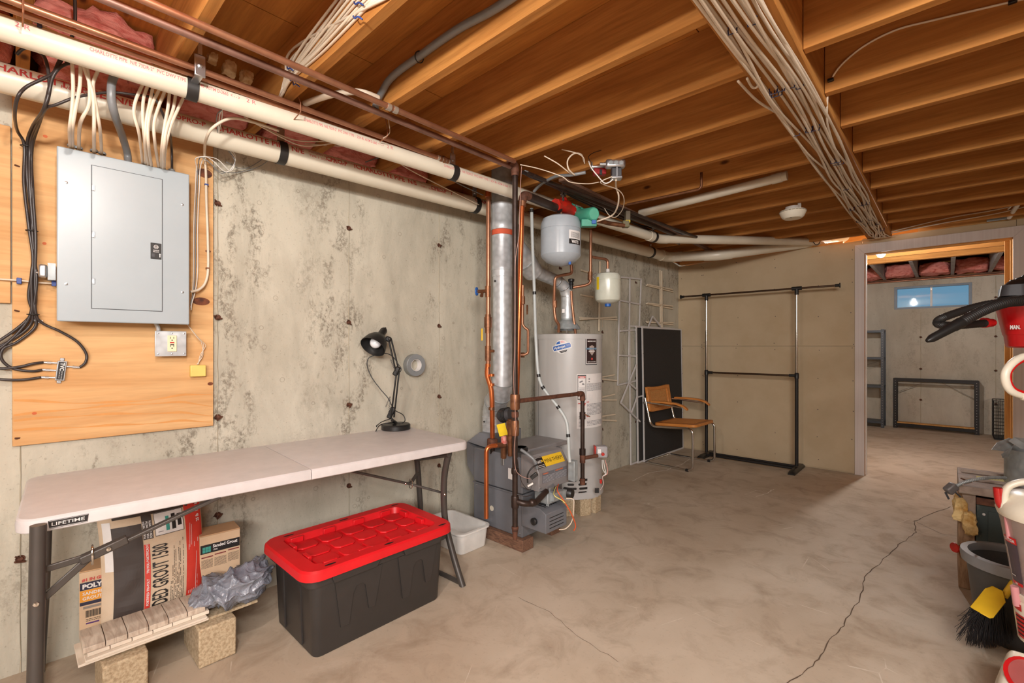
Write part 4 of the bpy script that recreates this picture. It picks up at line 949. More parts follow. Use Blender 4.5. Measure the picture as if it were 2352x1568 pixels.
mb = MB(); write(mb, 'LAARS', .026, lambda x, y: f2(x+.012, y+.058), width=.05, bold=.01)
for y in (.032, .042): patch(mb, f2, .012, .078, y, y+.003)
for e in ((.009, .083, .024, .0255), (.009, .083, .0935, .095)): patch(mb, f2, *e)
obj('lettering', mb, LABELW, bo)
mb = MB(); disc(mb, f2, .072, .068, .007, n=14); obj('emblem', mb, YEL, bo)
g = plane_fn(V(qx+.0012, qy0, qz0), Y_, Z_)
mb = MB(); patch(mb, g, .03, .285, .045, .110); obj('warning_label', mb, mat('label_dark', (104, 104, 110), .6), bo)
g2 = lambda x, y: g(x, y)+X_*.0006
mb = MB(); write(mb, 'WARNING', .011, lambda x, y: g2(x+.035, y+.098), bold=.03); write(mb, 'AVERTISSEMENT', .011, lambda x, y: g2(x+.16, y+.098), bold=.03); obj('lettering', mb, ORANGEI, bo)
mb = MB(); fine_print(mb, g2, .035, .150, .048, .092, 6); fine_print(mb, g2, .160, .280, .048, .092, 6); patch(mb, g2, .154, .155, .046, .109); obj('fine_print', mb, LABELG, bo)['kind'] = 'stuff'
for y in (qy0+.012, qy1-.012): mb = MB(); mb.lathe([(.006, 0), (.004, .004), (0, .005)], (qx, y, .425), (1, 0, 0), 12); obj('screw', mb, STEEL, bo)
# burner cover below
rx = -1.765; ry0, ry1 = 2.19, 2.40; rz0, rz1 = .158, .30
obj('burner_cover', MB().prism([V(bx1+.002, ry0, rz0), V(rx, ry0, rz0), V(rx, ry0, .275), V(rx-.05, ry0, rz1), V(bx1+.002, ry0, rz1)], V(0, ry1-ry0, 0)), GREYB, bo, bev=.003)
for k in range(4): mb = MB(); mb.obox((rx+.0005, (ry0+ry1)/2, .182+.021*k), V(.002, 0, 0), V(0, .14, 0), V(0, 0, .004)); obj('louvre', mb, INK, bo)
for k in range(6):
    mb = MB(); mb.obox((rx-.10, ry0+.045+.022*k, rz1+.0008), V(.12, 0, 0), V(0, .008, 0), V(0, 0, .002)); obj('louvre', mb, INK, bo)
mb = MB(); mb.lathe([(.006, 0), (.006, .012), (.021, .015), (.022, .030), (.014, .036), (0, .037)], (rx-.075, ry0, .222), (0, -1, 0), 18); obj('knob', mb, BLACKP, bo, smooth=40, label='round black knob')
mb = MB(); mb.lathe([(.018, 0), (.018, .0012)], (bx0+.18, by0, .20), (0, -1, 0), 18); obj('plug', mb, CREAMP, bo, label='small cream round plug')
mb = MB(); mb.box((bx1-.12, by0-.0035, .430), (bx1-.065, by0-.0025, .50)); obj('inspection_sticker', mb, LABELW, bo)
for x, z in ((bx0+.03, .33), (bx1-.03, .33), (bx1-.02, .10), (bx1-.02, .29)): mb = MB(); mb.lathe([(.006, 0), (.004, .004), (0, .005)], (x, by0, z), (0, -1, 0), 12); obj('screw', mb, STEEL, bo)
# gas valve assembly between the two covers
gv = obj('gas_valve', MB().box((-1.90, 2.24, .315), (-1.79, 2.36, .385)).box((-1.88, 2.36, .31), (-1.81, 2.42, .37)), GALVD, bo, bev=.008)
mb = MB(); mb.lathe([(.035, 0), (.035, .05), (.028, .06)], (-1.80, 2.42, .35), (1, .2, 0), 20); obj('blower', mb, BLACKP, bo, smooth=40)
mb = MB(); mb.lathe([(.03, 0), (.03, .04)], (-1.83, 2.30, .385), (.3, -.2, 1), 16); obj('regulator', mb, STEEL, bo, smooth=40)
mb = MB(); mb.bar((-1.80, 2.25, .305), (-1.80, 2.25, .395), .02, .006); mb.bar((-1.78, 2.27, .36), (-1.78, 2.40, .355), .03, .05); obj('bracket', mb, GALVD, bo)
def wire(pts, r, m, label, name='wire', group=None): return cable(pts, r, m, label, 'wire', name, group)
wire([V(-1.86, 2.45, .40), P(1280, 1125, d=2.85), P(1292, 1145, d=2.83), P(1310, 1175, d=2.83), P(1322, 1205, d=2.85), P(1318, 1218, d=2.86)], .004, mat('orange_wire', (206, 92, 50), .5), 'orange wire hanging out below the boiler control box')
wire([V(-1.84, 2.40, .40), P(1272, 1135, d=2.83), P(1290, 1148, d=2.82), P(1298, 1155, d=2.82)], .003, mat('yellow_wire', (220, 206, 120), .5), 'pale yellow wire hanging below the boiler control box')
wire([P(1300, 1144, d=2.88), P(1316, 1146, d=2.88), P(1318, 1160, d=2.87), P(1314, 1195, d=2.86), P(1300, 1213, d=2.85), P(1284, 1216, d=2.86)], .0035, NM, 'pale wire looping down the right side of the burner cover')
mb = MB(); a_ = P(1230, 985, d=2.82)
wire([P(1196, 1032, d=2.80), P(1212, 1043, d=2.78), P(1228, 1058, d=2.77), P(1234, 1076, d=2.78)], .0095, GREYC, 'curved grey conduit into the left of the control box', 'conduit')
wire([P(1236, 1066, d=2.76), P(1222, 1074, d=2.74), P(1212, 1090, d=2.74), P(1212, 1108, d=2.75)], .0045, BLACKR, 'short black cable hanging on the left of the control box')
mb = MB(); p = P(1226, 1093, d=2.72); mb.bar(p-RT*.016-Z_*.012, p+RT*.02+Z_*.016, .02, .022); tag(obj('relay_block', mb, BLACKP, bev=.003), 'small black relay hanging left of the control box', 'relay')
mb = MB(); p = P(1219, 1113, d=2.72); mb.bar(p-RT*.018-Z_*.008, p+RT*.014+Z_*.010, .016, .010); tag(obj('wire_connector', mb, WHITEP, bev=.002), 'white plug connector hanging left of the control box', 'connector')
wire([P(1186, 980, d=2.70), P(1181, 1030, d=2.69), P(1184, 1075, d=2.69), P(1196, 1092, d=2.70), P(1218, 1100, d=2.72)], .0018, PINKW, 'pale thin wire running down the black riser to the boiler relay')
wire([P(1188, 1050, d=2.70), P(1196, 1100, d=2.70), P(1208, 1120, d=2.70), P(1218, 1124, d=2.71), P(1222, 1112, d=2.72)], .0022, COAX, 'dark thin wire looping below the boiler relay')
wire([P(1186, 1134, d=2.72), P(1205, 1140, d=2.72), P(1222, 1136, d=2.74)], .0022, COAX, 'dark thin wire low on the boiler front')
gb = thing('gauge', 'round black gauge seen from below, behind the gas riser on the boiler top', 'gauge', P(1196, 1034, d=2.95))
mb = MB(); mb.lathe([(.040, 0), (.045, .004), (.045, .024), (.040, .028)], P(1196, 1036, d=2.92), (0, 0, 1), 24); obj('case', mb, BLACKP, gb, smooth=40); mb = MB(); mb.lathe([(.036, .0285), (0, .0285)], P(1196, 1036, d=2.92), (0, 0, 1), 24); obj('face', mb, LABELG, gb)
cd = thing('pump_motor', 'dark rounded motor housing behind the gas riser above the boiler', 'motor', P(1158, 955, d=3.1))
mb = MB(); mb.tube([P(1150, 954, d=3.10), P(1154, 954, d=3.08), P(1168, 952, d=3.04), P(1173, 951, d=3.03)], [.034, .046, .046, .036], 24); obj('housing', mb, DKGREY, cd, smooth=40)
mb = MB()
for k in range(5): mb.tube([P(1155+3*k, 953.6-.4*k, d=3.08-.01*k), P(1156+3*k, 953.5-.4*k, d=3.077-.01*k)], .0485, 24)
obj('fins', mb, BLACKP, cd)['kind'] = 'stuff'
mb = MB(); mb.tube([P(1172, 962, d=2.98), P(1172, 1046, d=3.0)], .018, 14); tag(obj('brass_nipple', mb, BRONZE, smooth=60), 'bronze pipe rising from the boiler top just left of the gas riser', 'pipe')
mb = MB(); mb.tube([P(1172, 966, d=2.97), P(1172, 984, d=2.97)], .026, 6); mb.tube([P(1172, 1000, d=2.98), P(1172, 1012, d=2.98)], .025, 16); tag(obj('union_nut', mb, BRONZE, smooth=30), 'bronze nuts on the pipe left of the gas riser', 'fitting')
# timber blocks
for i, (a, b) in enumerate((((bx1-.30, by0-.03, 0), (bx1+.03, by0+.075, .0735)), ((bx1-.30, by1-.12, 0), (bx1+.0, by1-.02, .0735)), ((bx0, by0+.02, 0), (bx0+.12, by0+.30, .0735)))):
    tag(obj('timber_block', MB().box(a, b), WBLOCK, bev=.004), ('weathered timber block under the front corner of the boiler', 'timber block hidden under the right end of the boiler', 'timber block under the wall end of the boiler')[i], 'block')
# ---- pipework on the boiler
def pl(name, pts, r, m, label, cat='pipe', rr=.04, seg=16): return pipe(name, pts, r, m, label, cat, rr, seg)
cr = thing('copper_riser', 'tall bright copper riser with valves, left of the flue duct', 'pipe', P(1122, 900, d=3.1))
RD = 3.1
mb = MB(); mb.tube([P(1122, 436, d=RD), P(1121, 860, d=RD)], .0155, 16); obj('pipe_run', mb, COPPER, cr, smooth=60)
mb = MB(); mb.tube(rnd([P(1121, 835, d=RD), P(1118, 860, d=RD), P(1128, 890, d=RD), P(1130, 915, d=RD), P(1131, 1005, d=3.14)], .03), .0165, 16); obj('offset_bend', mb, COPPERB, cr, smooth=60)
for v0, v1, r in ((440, 452, .019), (657, 682, .020), (722, 732, .020), (728, 752, .026), (752, 765, .021), (794, 828, .021), (836, 842, .019), (858, 864, .0195), (880, 886, .0195), (935, 941, .020)):
    u = 1121 if v0 < 850 else 1129; mb = MB(); mb.tube([P(u, v0, d=RD), P(u, v1, d=RD)], r, 16); obj('fitting', mb, BRONZE if r > .0198 else COPPERB, cr, smooth=50)
mb = MB(); p = P(1112, 668, d=3.08); q = P(1097, 669, d=3.05); mb.tube([P(1119, 668, d=RD), q], .011, 12); mb.tube([P(1108, 670, d=3.08), P(1106, 680, d=3.06)], [.009, .012], 10); obj('hose_tap', mb, BRONZE, cr, smooth=50)
mb = MB(); c = P(1095, 669, d=3.04); mb.tube([c+FW*.0+Z_*.024*cos(a)+(RT*.3+FW).normalized()*.020*sin(a) for a in [2*pi*k/16 for k in range(16)]], .005, 8, closed=True)
for k in range(4): a = k*pi/2; mb.bar(c, c+Z_*.024*cos(a)+(RT*.3+FW).normalized()*.020*sin(a), .005, .005)
obj('tap_handle', mb, INKB, cr, smooth=50, label='blue wheel handle')
mb = MB(); mb.bar(P(1107, 754, d=3.06), P(1107, 782, d=3.05), .014, .004); obj('valve_lever', mb, YEL, cr, bev=.002, label='yellow lever')
mb = MB(); mb.tube([P(1125, 806, d=3.1), P(1134, 806, d=3.08)], .010, 10); obj('drain_port', mb, BRONZE, cr)
mb = MB(); mb.lathe([(.030, -.028), (.036, -.022), (.036, .022), (.030, .028)], P(1131, 1016, d=3.14), (0, 0, 1), 20); obj('union_nut', mb, RUST, cr, smooth=35)
mb = MB(); mb.tube([P(1131, 1024, d=3.14), P(1131, 1050, d=3.16)], .017, 14); obj('nipple', mb, IRON, cr, smooth=60)
# relief valve and its copper drop into the basin
rv = thing('relief_valve', 'bronze relief valve on the boiler with a copper drop to the white basin', 'valve', P(1158, 1040, d=3.02))
mb = MB(); mb.tube([P(1157, 1050, d=3.05), P(1157, 1018, d=3.02)], .020, 16); mb.tube([P(1160, 1022, d=3.02), P(1140, 1022, d=2.99)], .017, 14); obj('body', mb, BRONZE, rv, smooth=50)
mb = MB(); mb.lathe([(.019, 0), (.021, .004), (.021, .04), (.014, .05)], P(1158, 1018, d=3.02), (0, 0, 1), 16); obj('bonnet', mb, mat('red_label', (214, 150, 140), .5, c2=(200, 90, 80), vs=60), rv, smooth=40)
mb = MB(); mb.bar(P(1150, 973, d=2.98), P(1157, 1000, d=3.0), .055, .0015, up=FW); obj('paper_tag', mb, YELTAG, rv, label='yellow paper tag')
mb = MB(); mb.tube(rnd([P(1146, 1022, d=3.0), P(1117, 1026, d=2.96), P(1117, 1190, d=2.94)], .04, 8), .0145, 16); obj('drain_pipe', mb, COPPERB, rv, smooth=60)
mb = MB(); mb.tube([P(1156, 1050, d=3.05), P(1156, 1066, d=3.06)], .014, 12); obj('nipple', mb, STEEL, rv)
# black gas riser
mb = MB(); BX = -1.85
PB = lambda v: P(1183, v, x=BX)
gr = thing('gas_riser', 'tall black iron gas pipe in front of the boiler, with tees', 'pipe', PB(1230))
mb = MB(); mb.tube([PB(388), PB(905)], .0165, 16); obj('pipe_run', mb, IRON, gr, smooth=60)
mb = MB(); mb.tube([PB(930), PB(1222)], .0165, 16); obj('pipe_run', mb, IRON, gr, smooth=60)
mb = MB(); mb.tube([PB(1218), PB(1238)], [.018, .012], 14); obj('drip_cap', mb, RUST, gr, smooth=40)
for v0, v1, r, m_ in ((395, 404, .023, RUST), (905, 940, .029, BRONZE), (945, 958, .022, RUST), (965, 1000, .024, BRONZE), (1075, 1088, .023, IRON), (1138, 1166, .023, IRON), (1208, 1216, .021, RUST)):
    mb = MB(); mb.tube([PB(v0), PB(v0+3), PB(v1-3), PB(v1)], [r*.9, r, r, r*.9], 18); obj('fitting', mb, m_, gr, smooth=40)
top = PB(380); mb = MB(); mb.tube(rnd([PB(398), top, top+V(0, -.05, .01)], .03, 8), .024, 18); obj('top_elbow', mb, RUST, gr, smooth=60)
mb = MB(); mb.tube(rnd([PB(1150)+V(.0, .0, 0), PB(1150)+V(.05, .02, -.01), PB(1158)+V(.075, .09, .0), PB(1146)+V(.06, .22, .01)], .03, 6), .0175, 16); obj('branch_to_burner', mb, IRON, gr, smooth=60)
mb = MB(); mb.sphere(PB(1154)+V(.072, .07, .0), .024); obj('elbow', mb, IRON, gr, smooth=180)
ga = thing('gas_branch', 'brown iron gas pipe running level across to the water heater and down', 'pipe', P(1190, 920, x=BX))
a0 = P(1188, 921, x=BX); a1 = P(1338, 903, x=BX); a2 = V(a1.x, a1.y, P(1338, 1105, x=BX).z)
mb = MB(); mb.tube([a0+V(0, .02, 0), a1], .0135, 14); obj('level_run', mb, RUST, ga, smooth=60)
mb = MB(); mb.tube([a1-V(0, 0, .02), a2], .0145, 14); obj('drop', mb, IRON, ga, smooth=60)
mb = MB(); mb.tube(rnd([a1-V(0, .05, 0), a1, a1-V(0, 0, .05)], .04, 8), .019, 16); obj('elbow', mb, RUST, ga, smooth=60)
for v0, v1, r in ((946, 962, .021), (1030, 1044, .022), (1042, 1062, .020), (1098, 1112, .019)):
    mb = MB(); mb.tube([V(a1.x, a1.y, P(1338, v0, x=BX).z), V(a1.x, a1.y, P(1338, v1, x=BX).z)], r, 16); obj('fitting', mb, RUST if r < .021 else IRON, ga, smooth=40)
t_ = V(a1.x, a1.y, P(1338, 1052, x=BX).z)
mb = MB(); mb.tube([t_, P(1372, 1046, d=3.30)], .013, 14); obj('branch_to_heater', mb, RUST, ga, smooth=60)
mb = MB(); mb.bar(V(a1.x+.02, a1.y, P(1338, 951, x=BX).z), V(a1.x+.055, a1.y+.01, P(1338, 955, x=BX).z), .01, .006); obj('cock_handle', mb, BRONZE, ga)
# orange copper supply
OD = 2.86; OU = lambda v, u=None: P(1189.5 if u is None else u, v, d=OD)
og = thing('copper_supply', 'bright orange copper pipe beside the black gas riser', 'pipe', OU(900))
mb = MB(); mb.tube([OU(470, 1199), OU(660, 1194), OU(905, 1187)], .0155, 16); obj('pipe_run', mb, COPPERB, og, smooth=60)
for v0, v1, r, m_, u in ((455, 466, .021, SOLDER, 1200), (462, 474, .023, BRONZE, 1200)): mb = MB(); mb.tube([OU(v0, u), OU(v1, u)], r, 14); obj('fitting', mb, m_, og, smooth=40)
t0 = OU(447, 1203); mb = MB(); mb.tube(rnd([OU(462, 1200), t0, t0+V(0, .06, 0)], .04, 8), .026, 16); obj('elbow', mb, RUST, og, smooth=60)
# black main above and air scoop
SX = t0.x; mb = MB(); s1 = P(1285, 480, x=SX); mb.tube([t0+V(0, .05, 0), s1], .0265, 18); tag(obj('iron_pipe', mb, IRON, smooth=60), 'short thick black pipe from the orange copper elbow to the red casting', 'pipe')
sc_ = thing('air_scoop', 'red cast air separator above the grey expansion tank', 'valve', P(1293, 480, x=SX))
c = P(1294, 474, x=SX)
mb = MB(); mb.tube([c+V(0, -.085, -.01), c+V(0, -.07, -.005), c+V(0, -.045, 0), c+V(0, .03, 0), c+V(0, .06, -.005), c+V(0, .10, -.01)], [.034, .040, .040, .048, .036, .038], 20); mb.lathe([(.03, 0), (.026, .05), (.02, .06)], c, (0, 0, 1), 16); obj('body', mb, REDP, sc_, smooth=50)
mb = MB(); mb.tube([c+V(0, -.088, -.01), c+V(0, -.074, -.008)], .044, 8); obj('flange', mb, REDP, sc_, smooth=30)
mb = MB(); mb.lathe([(.016, 0), (.016, .02), (.021, .022), (.021, .068), (.016, .072), (.010, .09)], c+V(0, .0, .058), (0, 0, 1), 16); obj('air_vent', mb, STEEL, sc_, smooth=40)
mb = MB(); mb.box((c.x+.03, c.y-.055, c.z+.0), (c.x+.034, c.y-.035, c.z+.155)); obj('perforated_strap', mb, STEEL, sc_)
mb = MB()
for k in range(6): mb.lathe([(.004, 0), (.004, .001)], (c.x+.0345, c.y-.045, c.z+.02+.024*k), (1, 0, 0), 8)
obj('strap_holes', mb, INK, sc_)
# grey expansion tank
TC = P(1288, 550, d=3.15); zt_, zb_ = P(1288, 497, d=3.15).z, P(1288, 611, d=3.15).z
ex = thing('expansion_tank', 'large grey expansion tank hanging under the red casting', 'tank', V(TC.x, TC.y, zb_))
h = zt_-zb_; mb = MB(); R1 = .136
mb.lathe([(0, 0), (.05, .006), (.10, .028), (.127, .055), (R1, .07), (R1, h*.70), (R1-.003, h*.705), (R1-.003, h*.715), (R1, h*.72), (R1, h*.80), (R1-.004, h*.86), (.121, h*.94), (.09, h*.985), (.03, h), (0, h)], (TC.x, TC.y, zb_), (0, 0, 1), 48); obj('shell', mb, TANKG, ex, smooth=30)
mb = MB(); mb.tube([V(TC.x, TC.y, zt_), V(TC.x, TC.y, c.z-.03)], .012, 12); obj('nipple', mb, BRONZE, ex)
mb = MB(); q = V(TC.x, TC.y, zb_)+RT*.055-FW*.05; mb.tube([q+Z_*.03, q+Z_*.002], .009, 12); obj('air_valve_cap', mb, INKB, ex, label='blue valve cap')
def cylfn(cc, R, a0):   # a0: angle (rad) where x=0, x grows to the viewer's right
    return lambda x, y: V(cc.x+R*cos(a0+x/R), cc.y+R*sin(a0+x/R), cc.z+y)
acam = atan2(-TC.y, -TC.x)
ft = cylfn(V(TC.x, TC.y, zb_), R1+.0008, acam+.40); 
mb = MB(); patch(mb, ft, 0, .105, .125, .215, 10, 1); obj('label', mb, LABELW, ex)
ft2 = cylfn(V(TC.x, TC.y, zb_), R1+.0014, acam+.40)
mb = MB(); patch(mb, ft2, 0, .105, .125, .158, 10, 1); fine_print(mb, ft2, .015, .095, .168, .205, 6); obj('print_block', mb, INK, ex)['kind'] = 'stuff'
ft3 = cylfn(V(TC.x, TC.y, zb_), R1+.002, acam+.40)
mb = MB(); write(mb, 'WATTS', .026, lambda x, y: ft3(x+.018, y+.132), width=.062, bold=.06); obj('lettering', mb, LABELW, ex)
# green circulator
cc = P(1340, 492, x=SX); ci = thing('circulator_pump', 'green circulator pump right of the red casting', 'pump', cc)
k0 = P(1318, 482, x=SX)
mb = MB(); mb.tube([k0+V(0, -.02, 0), k0+V(0, .0, 0)], .042, 6); mb.tube([k0, k0+V(0, .05, -.01)], .034, 16); mb.tube([k0+V(.0, .05, -.015), k0+V(0, .15, -.02)], .05, 20); obj('volute', mb, GREENP, ci, smooth=40)
m0 = P(1338, 495, d=3.16); m1 = P(1364, 491, d=3.04); dd = (m1-m0).normalized()
mb = MB(); mb.tube([m0-dd*.03, m0, m1-dd*.006, m1], [.042, .044, .044, .041], 28); obj('motor', mb, GREENP, ci, smooth=40)
mb = MB(); mb.tube([m1+dd*.0002, m1+dd*.002], .036, 28); obj('end_cap', mb, mat('green_cap', (96, 176, 150), .4), ci)
mb = MB(); b0 = P(1352, 513, d=3.08); mb.obox(b0, RT*.10, FW*.05, Z_*.048); obj('terminal_box', mb, GREENP, ci, bev=.004)
mb = MB(); mb.obox(P(1364, 510, d=3.05), RT*.028, FW*.02, Z_*.024); obj('cable_gland', mb, INKB, ci, bev=.002)
mb = MB()
for p in (k0+V(.035, .0, .02), k0+V(.035, 0, -.03)): mb.cyl(p+V(0, -.03, 0), p+V(0, .03, 0), .006, seg=8)
obj('bolts', mb, STEEL, ci)
# copper beyond the pump and the zone valve
pl('copper_pipe', [P(1368, 505, d=3.35), P(1400, 513, d=3.42), P(1434, 518, d=3.44)], .016, BRONZE, 'stubby copper pipe from the green pump to the zone valve', rr=.02)
zv = thing('zone_valve', 'olive zone valve with a yellow sticker right of the green pump', 'valve', P(1436, 508, d=3.45))
obj('body', MB().obox(P(1437, 515, d=3.45), RT*.05, FW*.045, Z_*.05), mat('olive_plastic', (112, 104, 74), .5), zv, bev=.006); obj('actuator', MB().obox(P(1441, 498, d=3.47), RT*.035, FW*.05, Z_*.08), mat('olive_dark', (96, 84, 66), .5), zv, bev=.004)
obj('sticker', MB().obox(P(1442, 508, d=3.43), RT*.034, FW*.002, Z_*.018), YELTAG, zv)
# small tank
T2 = P(1396, 660, d=3.76); z2t, z2b = P(1396, 626, d=3.76).z, P(1396, 698, d=3.76).z; h = z2t-z2b; R2 = .103
et = thing('expansion_tank', 'small off-white expansion tank with a blue cap hanging beside the water heater', 'tank', V(T2.x, T2.y, z2b))
mb = MB(); mb.lathe([(0, 0), (.03, .001), (.075, .012), (.096, .028), (R2, .05), (R2, h*.73), (R2-.003, h*.735), (R2-.003, h*.745), (R2, h*.75), (R2, h*.86), (.09, h*.95), (.05, h), (0, h)], (T2.x, T2.y, z2b), (0, 0, 1), 40); obj('shell', mb, TANKW, et, smooth=30)
mb = MB(); mb.lathe([(.012, -.022), (.024, -.020), (.026, .002)], (T2.x, T2.y, z2b), (0, 0, 1), 16); obj('cap', mb, INKB, et, label='blue cap')
mb = MB(); mb.lathe([(.018, 0), (.014, .03)], (T2.x, T2.y, z2t), (0, 0, 1), 14); obj('neck', mb, WHITEP, et)
mb = MB(); a = acam-.62; f = cylfn(V(T2.x, T2.y, z2b), R2+.001, atan2(-T2.y, -T2.x)-1.0); patch(mb, f, 0, .03, .11, .21, 4, 1); obj('yellow_label', mb, YELTAG, et)
mb = MB(); q = P(1366, 640, d=3.70); mb.tube(spl([q, P(1362, 633, d=3.7), P(1370, 627, d=3.7)]), .004, 8); obj('hook', mb, STEEL, et)
pl('copper_pipe', [P(1396, 617, d=3.76), P(1396, 596, d=3.76), P(1360, 590, d=3.70)], .011, COPPER, 'copper branch feeding the small off-white tank from above', rr=.03)
pl('copper_pipe', [P(1357, 528, d=3.66), P(1356, 650, d=3.66), P(1345, 655, d=3.66), P(1316, 660, d=3.66)], .0115, COPPER, 'copper pipe coming down past the big grey tank and turning left to the black knob', rr=.035)
mb = MB(); mb.tube([P(1355.5, 624, d=3.66), P(1355, 643, d=3.66)], .019, 12); tag(obj('pipe_coupling', mb, BRONZE, smooth=40), 'bronze coupling left of the small off-white tank', 'fitting')
mb = MB(); kn = P(1312, 655, d=3.66); mb.lathe([(.012, -.03), (.012, 0), (.019, .002), (.016, .025), (.024, .03), (.026, .045), (.018, .05)], kn, (0, 0, 1), 16); tag(obj('mixing_valve', mb, BLACKP, smooth=40), 'black domed valve knob above the water heater', 'valve')
pl('copper_pipe', [P(1312, 668, d=3.67), P(1314, 700, d=3.66), P(1320, 752, d=3.66), P(1322, 770, d=3.67)], .0105, COPPER, 'copper pipe behind the vent pipe into the water heater top', rr=.02)
pl('copper_pipe', [P(1312, 608, d=3.5), P(1314, 628, d=3.5), P(1290, 632, d=3.48), P(1275, 636, d=3.46), P(1272, 700, d=3.5), P(1276, 735, d=3.5), P(1284, 745, d=3.52), P(1283, 762, d=3.55)], .0115, COPPER, 'copper pipe with a small jog dropping into the left of the water heater top', rr=.025)
mb = MB(); mb.tube([P(1274.5, 690, d=3.5), P(1275, 706, d=3.5)], .016, 12); tag(obj('pipe_coupling', mb, BRONZE, smooth=40), 'bronze coupling on the pipe left of the heater vent', 'fitting')
pl('copper_pipe', [P(1201, 655, d=3.35), P(1200, 745, d=3.35), P(1206, 753, d=3.35), P(1213, 757, d=3.35), P(1213, 812, d=3.35), P(1198, 815, d=3.35)], .010, COPPER, 'thin copper pipe with a jog just right of the orange copper pipe', rr=.02)
mb = MB(); mb.tube([P(1201, 680, d=3.33), P(1201, 698, d=3.33)], .016, 12); mb.tube([P(1196, 815, d=3.33), P(1205, 815, d=3.33)], .018, 12); mb.bar(P(1211, 700, d=3.3), P(1211, 722, d=3.3), .014, .003); tag(obj('ball_valve', mb, BRONZE, smooth=40), 'small brass valves on the thin copper pipe beside the duct', 'valve')
# grey banded conduit
cg = thing('flexible_conduit', 'grey conduit with black tape bands curving down across the water heater to the boiler', 'conduit', P(1308, 1060, d=2.95))
cp = spl([P(1221, 478, d=3.06), P(1223, 560, d=3.06), P(1227, 660, d=3.06), P(1230, 760, d=3.06), P(1235, 845, d=3.04), P(1242, 880, d=3.03), P(1258, 905, d=3.02), P(1282, 935, d=3.0), P(1300, 965, d=2.98), P(1305, 1000, d=2.96), P(1307, 1040, d=2.95), P(1309, 1062, d=2.93)], 8)
mb = MB(); mb.tube(cp, .0105, 12); obj('sheath', mb, mat('grey_pvc', (176, 182, 182), .4), cg, smooth=180)
for u, v in ((1222, 482), (1228, 668), (1237, 861), (1246, 889), (1281, 933), (1305, 1000)):
    k = min(range(len(cp)-1), key=lambda i: ((CX+FPX*(cp[i].dot(RT)/cp[i].dot(FW)))-u)**2+((CY-FPX*(cp[i].z-H)/cp[i].dot(FW))-v)**2); k = max(1, k)
    d = (cp[k+1]-cp[k-1]).normalized(); mb = MB(); mb.tube([cp[k]-d*.010, cp[k]+d*.010], .0125, 12); obj('tape_band', mb, BLACKP, cg, smooth=60)
ob_ = P(1316, 1080, d=2.97); mb = MB(); mb.obox(ob_, V(.05, 0, 0), V(0, .04, 0), V(0, 0, .13)); tag(obj('outlet_box', mb, GALVD, bev=.004), 'dull grey steel box on the right end of the boiler control box', 'box')
# ================================================================== WATER HEATER
acam = atan2(-HC.y, -HC.x)
wh = thing('water_heater', 'tall light grey round water heater standing on concrete blocks', 'water heater', V(HC.x, HC.y, HZ0))
mb = MB(); mb.lathe([(HR, .05), (HR, HZ1-HZ0-.004), (HR-.004, HZ1-HZ0), (0, HZ1-HZ0+.012)], (HC.x, HC.y, HZ0), (0, 0, 1), 72, capa=False); obj('jacket', mb, HEATER, wh, smooth=30)
mb = MB(); mb.lathe([(HR+.003, HZ1-HZ0-.040), (HR+.003, HZ1-HZ0-.002), (HR-.004, HZ1-HZ0+.001)], (HC.x, HC.y, HZ0), (0, 0, 1), 72, False, False); obj('top_rim', mb, HEATER, wh, smooth=30)
mb = MB(); mb.lathe([(HR-.02, 0), (HR+.008, .0), (HR+.008, .035), (HR+.001, .05)], (HC.x, HC.y, HZ0), (0, 0, 1), 72); obj('base_ring', mb, HEATER, wh, smooth=30)
mb = MB(); f = cylfn(V(HC.x, HC.y, HZ0), HR+.0012, acam-1.05); patch(mb, f, 0, .003, .05, 1.24); obj('seam', mb, DKGREY, wh)
def hx(u, v):        # viewer column/row -> (arc x from heater centreline, height)
    r = ray(u, v); a = r.x**2+r.y**2; b = -2*(r.x*HC.x+r.y*HC.y); c = HC.x**2+HC.y**2-HR**2; D = b*b-4*a*c
    k = (-b-sqrt(max(D, 0)))/(2*a); p = V(0, 0, H)+r*k
    an = atan2(p.y-HC.y, p.x-HC.x)-acam; an = (an+pi) % (2*pi)-pi
    return an*HR, p.z-HZ0
def hf(off): return cylfn(V(HC.x, HC.y, HZ0), HR+off, acam)
def hpatch(name, x0, x1, y0, y1, m, off=.0012, label=None):
    mb = MB(); patch(mb, hf(off), x0, x1, y0, y1, max(2, int(abs(x1-x0)/.02)), 1); return obj(name, mb, m, wh, label=label)
# round blue sticker
x_, y_ = hx(1290, 796); f = hf(.0014)
mb = MB(); disc(mb, f, x_, y_, .052, n=36); obj('sticker_disc', mb, LABELW, wh, label='white round sticker with a blue band')
rot2 = lambda x, y, a=radians(14), X=x_, Y=y_: (X+x*cos(a)-y*sin(a), Y+x*sin(a)+y*cos(a))
f = hf(.0020); mb = MB(); poly(mb, f, [rot2(x, y) for x, y in ((-.070, -.026), (.070, -.026), (.076, 0), (.070, .022), (-.070, .022), (-.078, 0))]); obj('sticker_band', mb, LABELW, wh)
f = hf(.0026); mb = MB(); poly(mb, f, [rot2(x, y) for x, y in ((-.066, -.019), (.066, -.019), (.071, 0), (.066, .016), (-.066, .016), (-.071, 0))]); poly(mb, f, [rot2(x, y) for x, y in ((-.040, .026), (-.004, .026), (-.006, .046), (-.026, .042))]); obj('sticker_blue', mb, INKB, wh)
mb = MB(); f = hf(.0026); poly(mb, f, [rot2(x, y) for x, y in ((-.030, -.030), (.040, -.030), (.024, -.046), (-.014, -.046))]); obj('sticker_black', mb, INK, wh)
mb = MB()
for k in range(3): poly(mb, f, [rot2(x, y) for x, y in ((.0, .028+.006*k), (.036-.008*k, .028+.006*k), (.034-.008*k, .031+.006*k), (.0, .031+.006*k))])
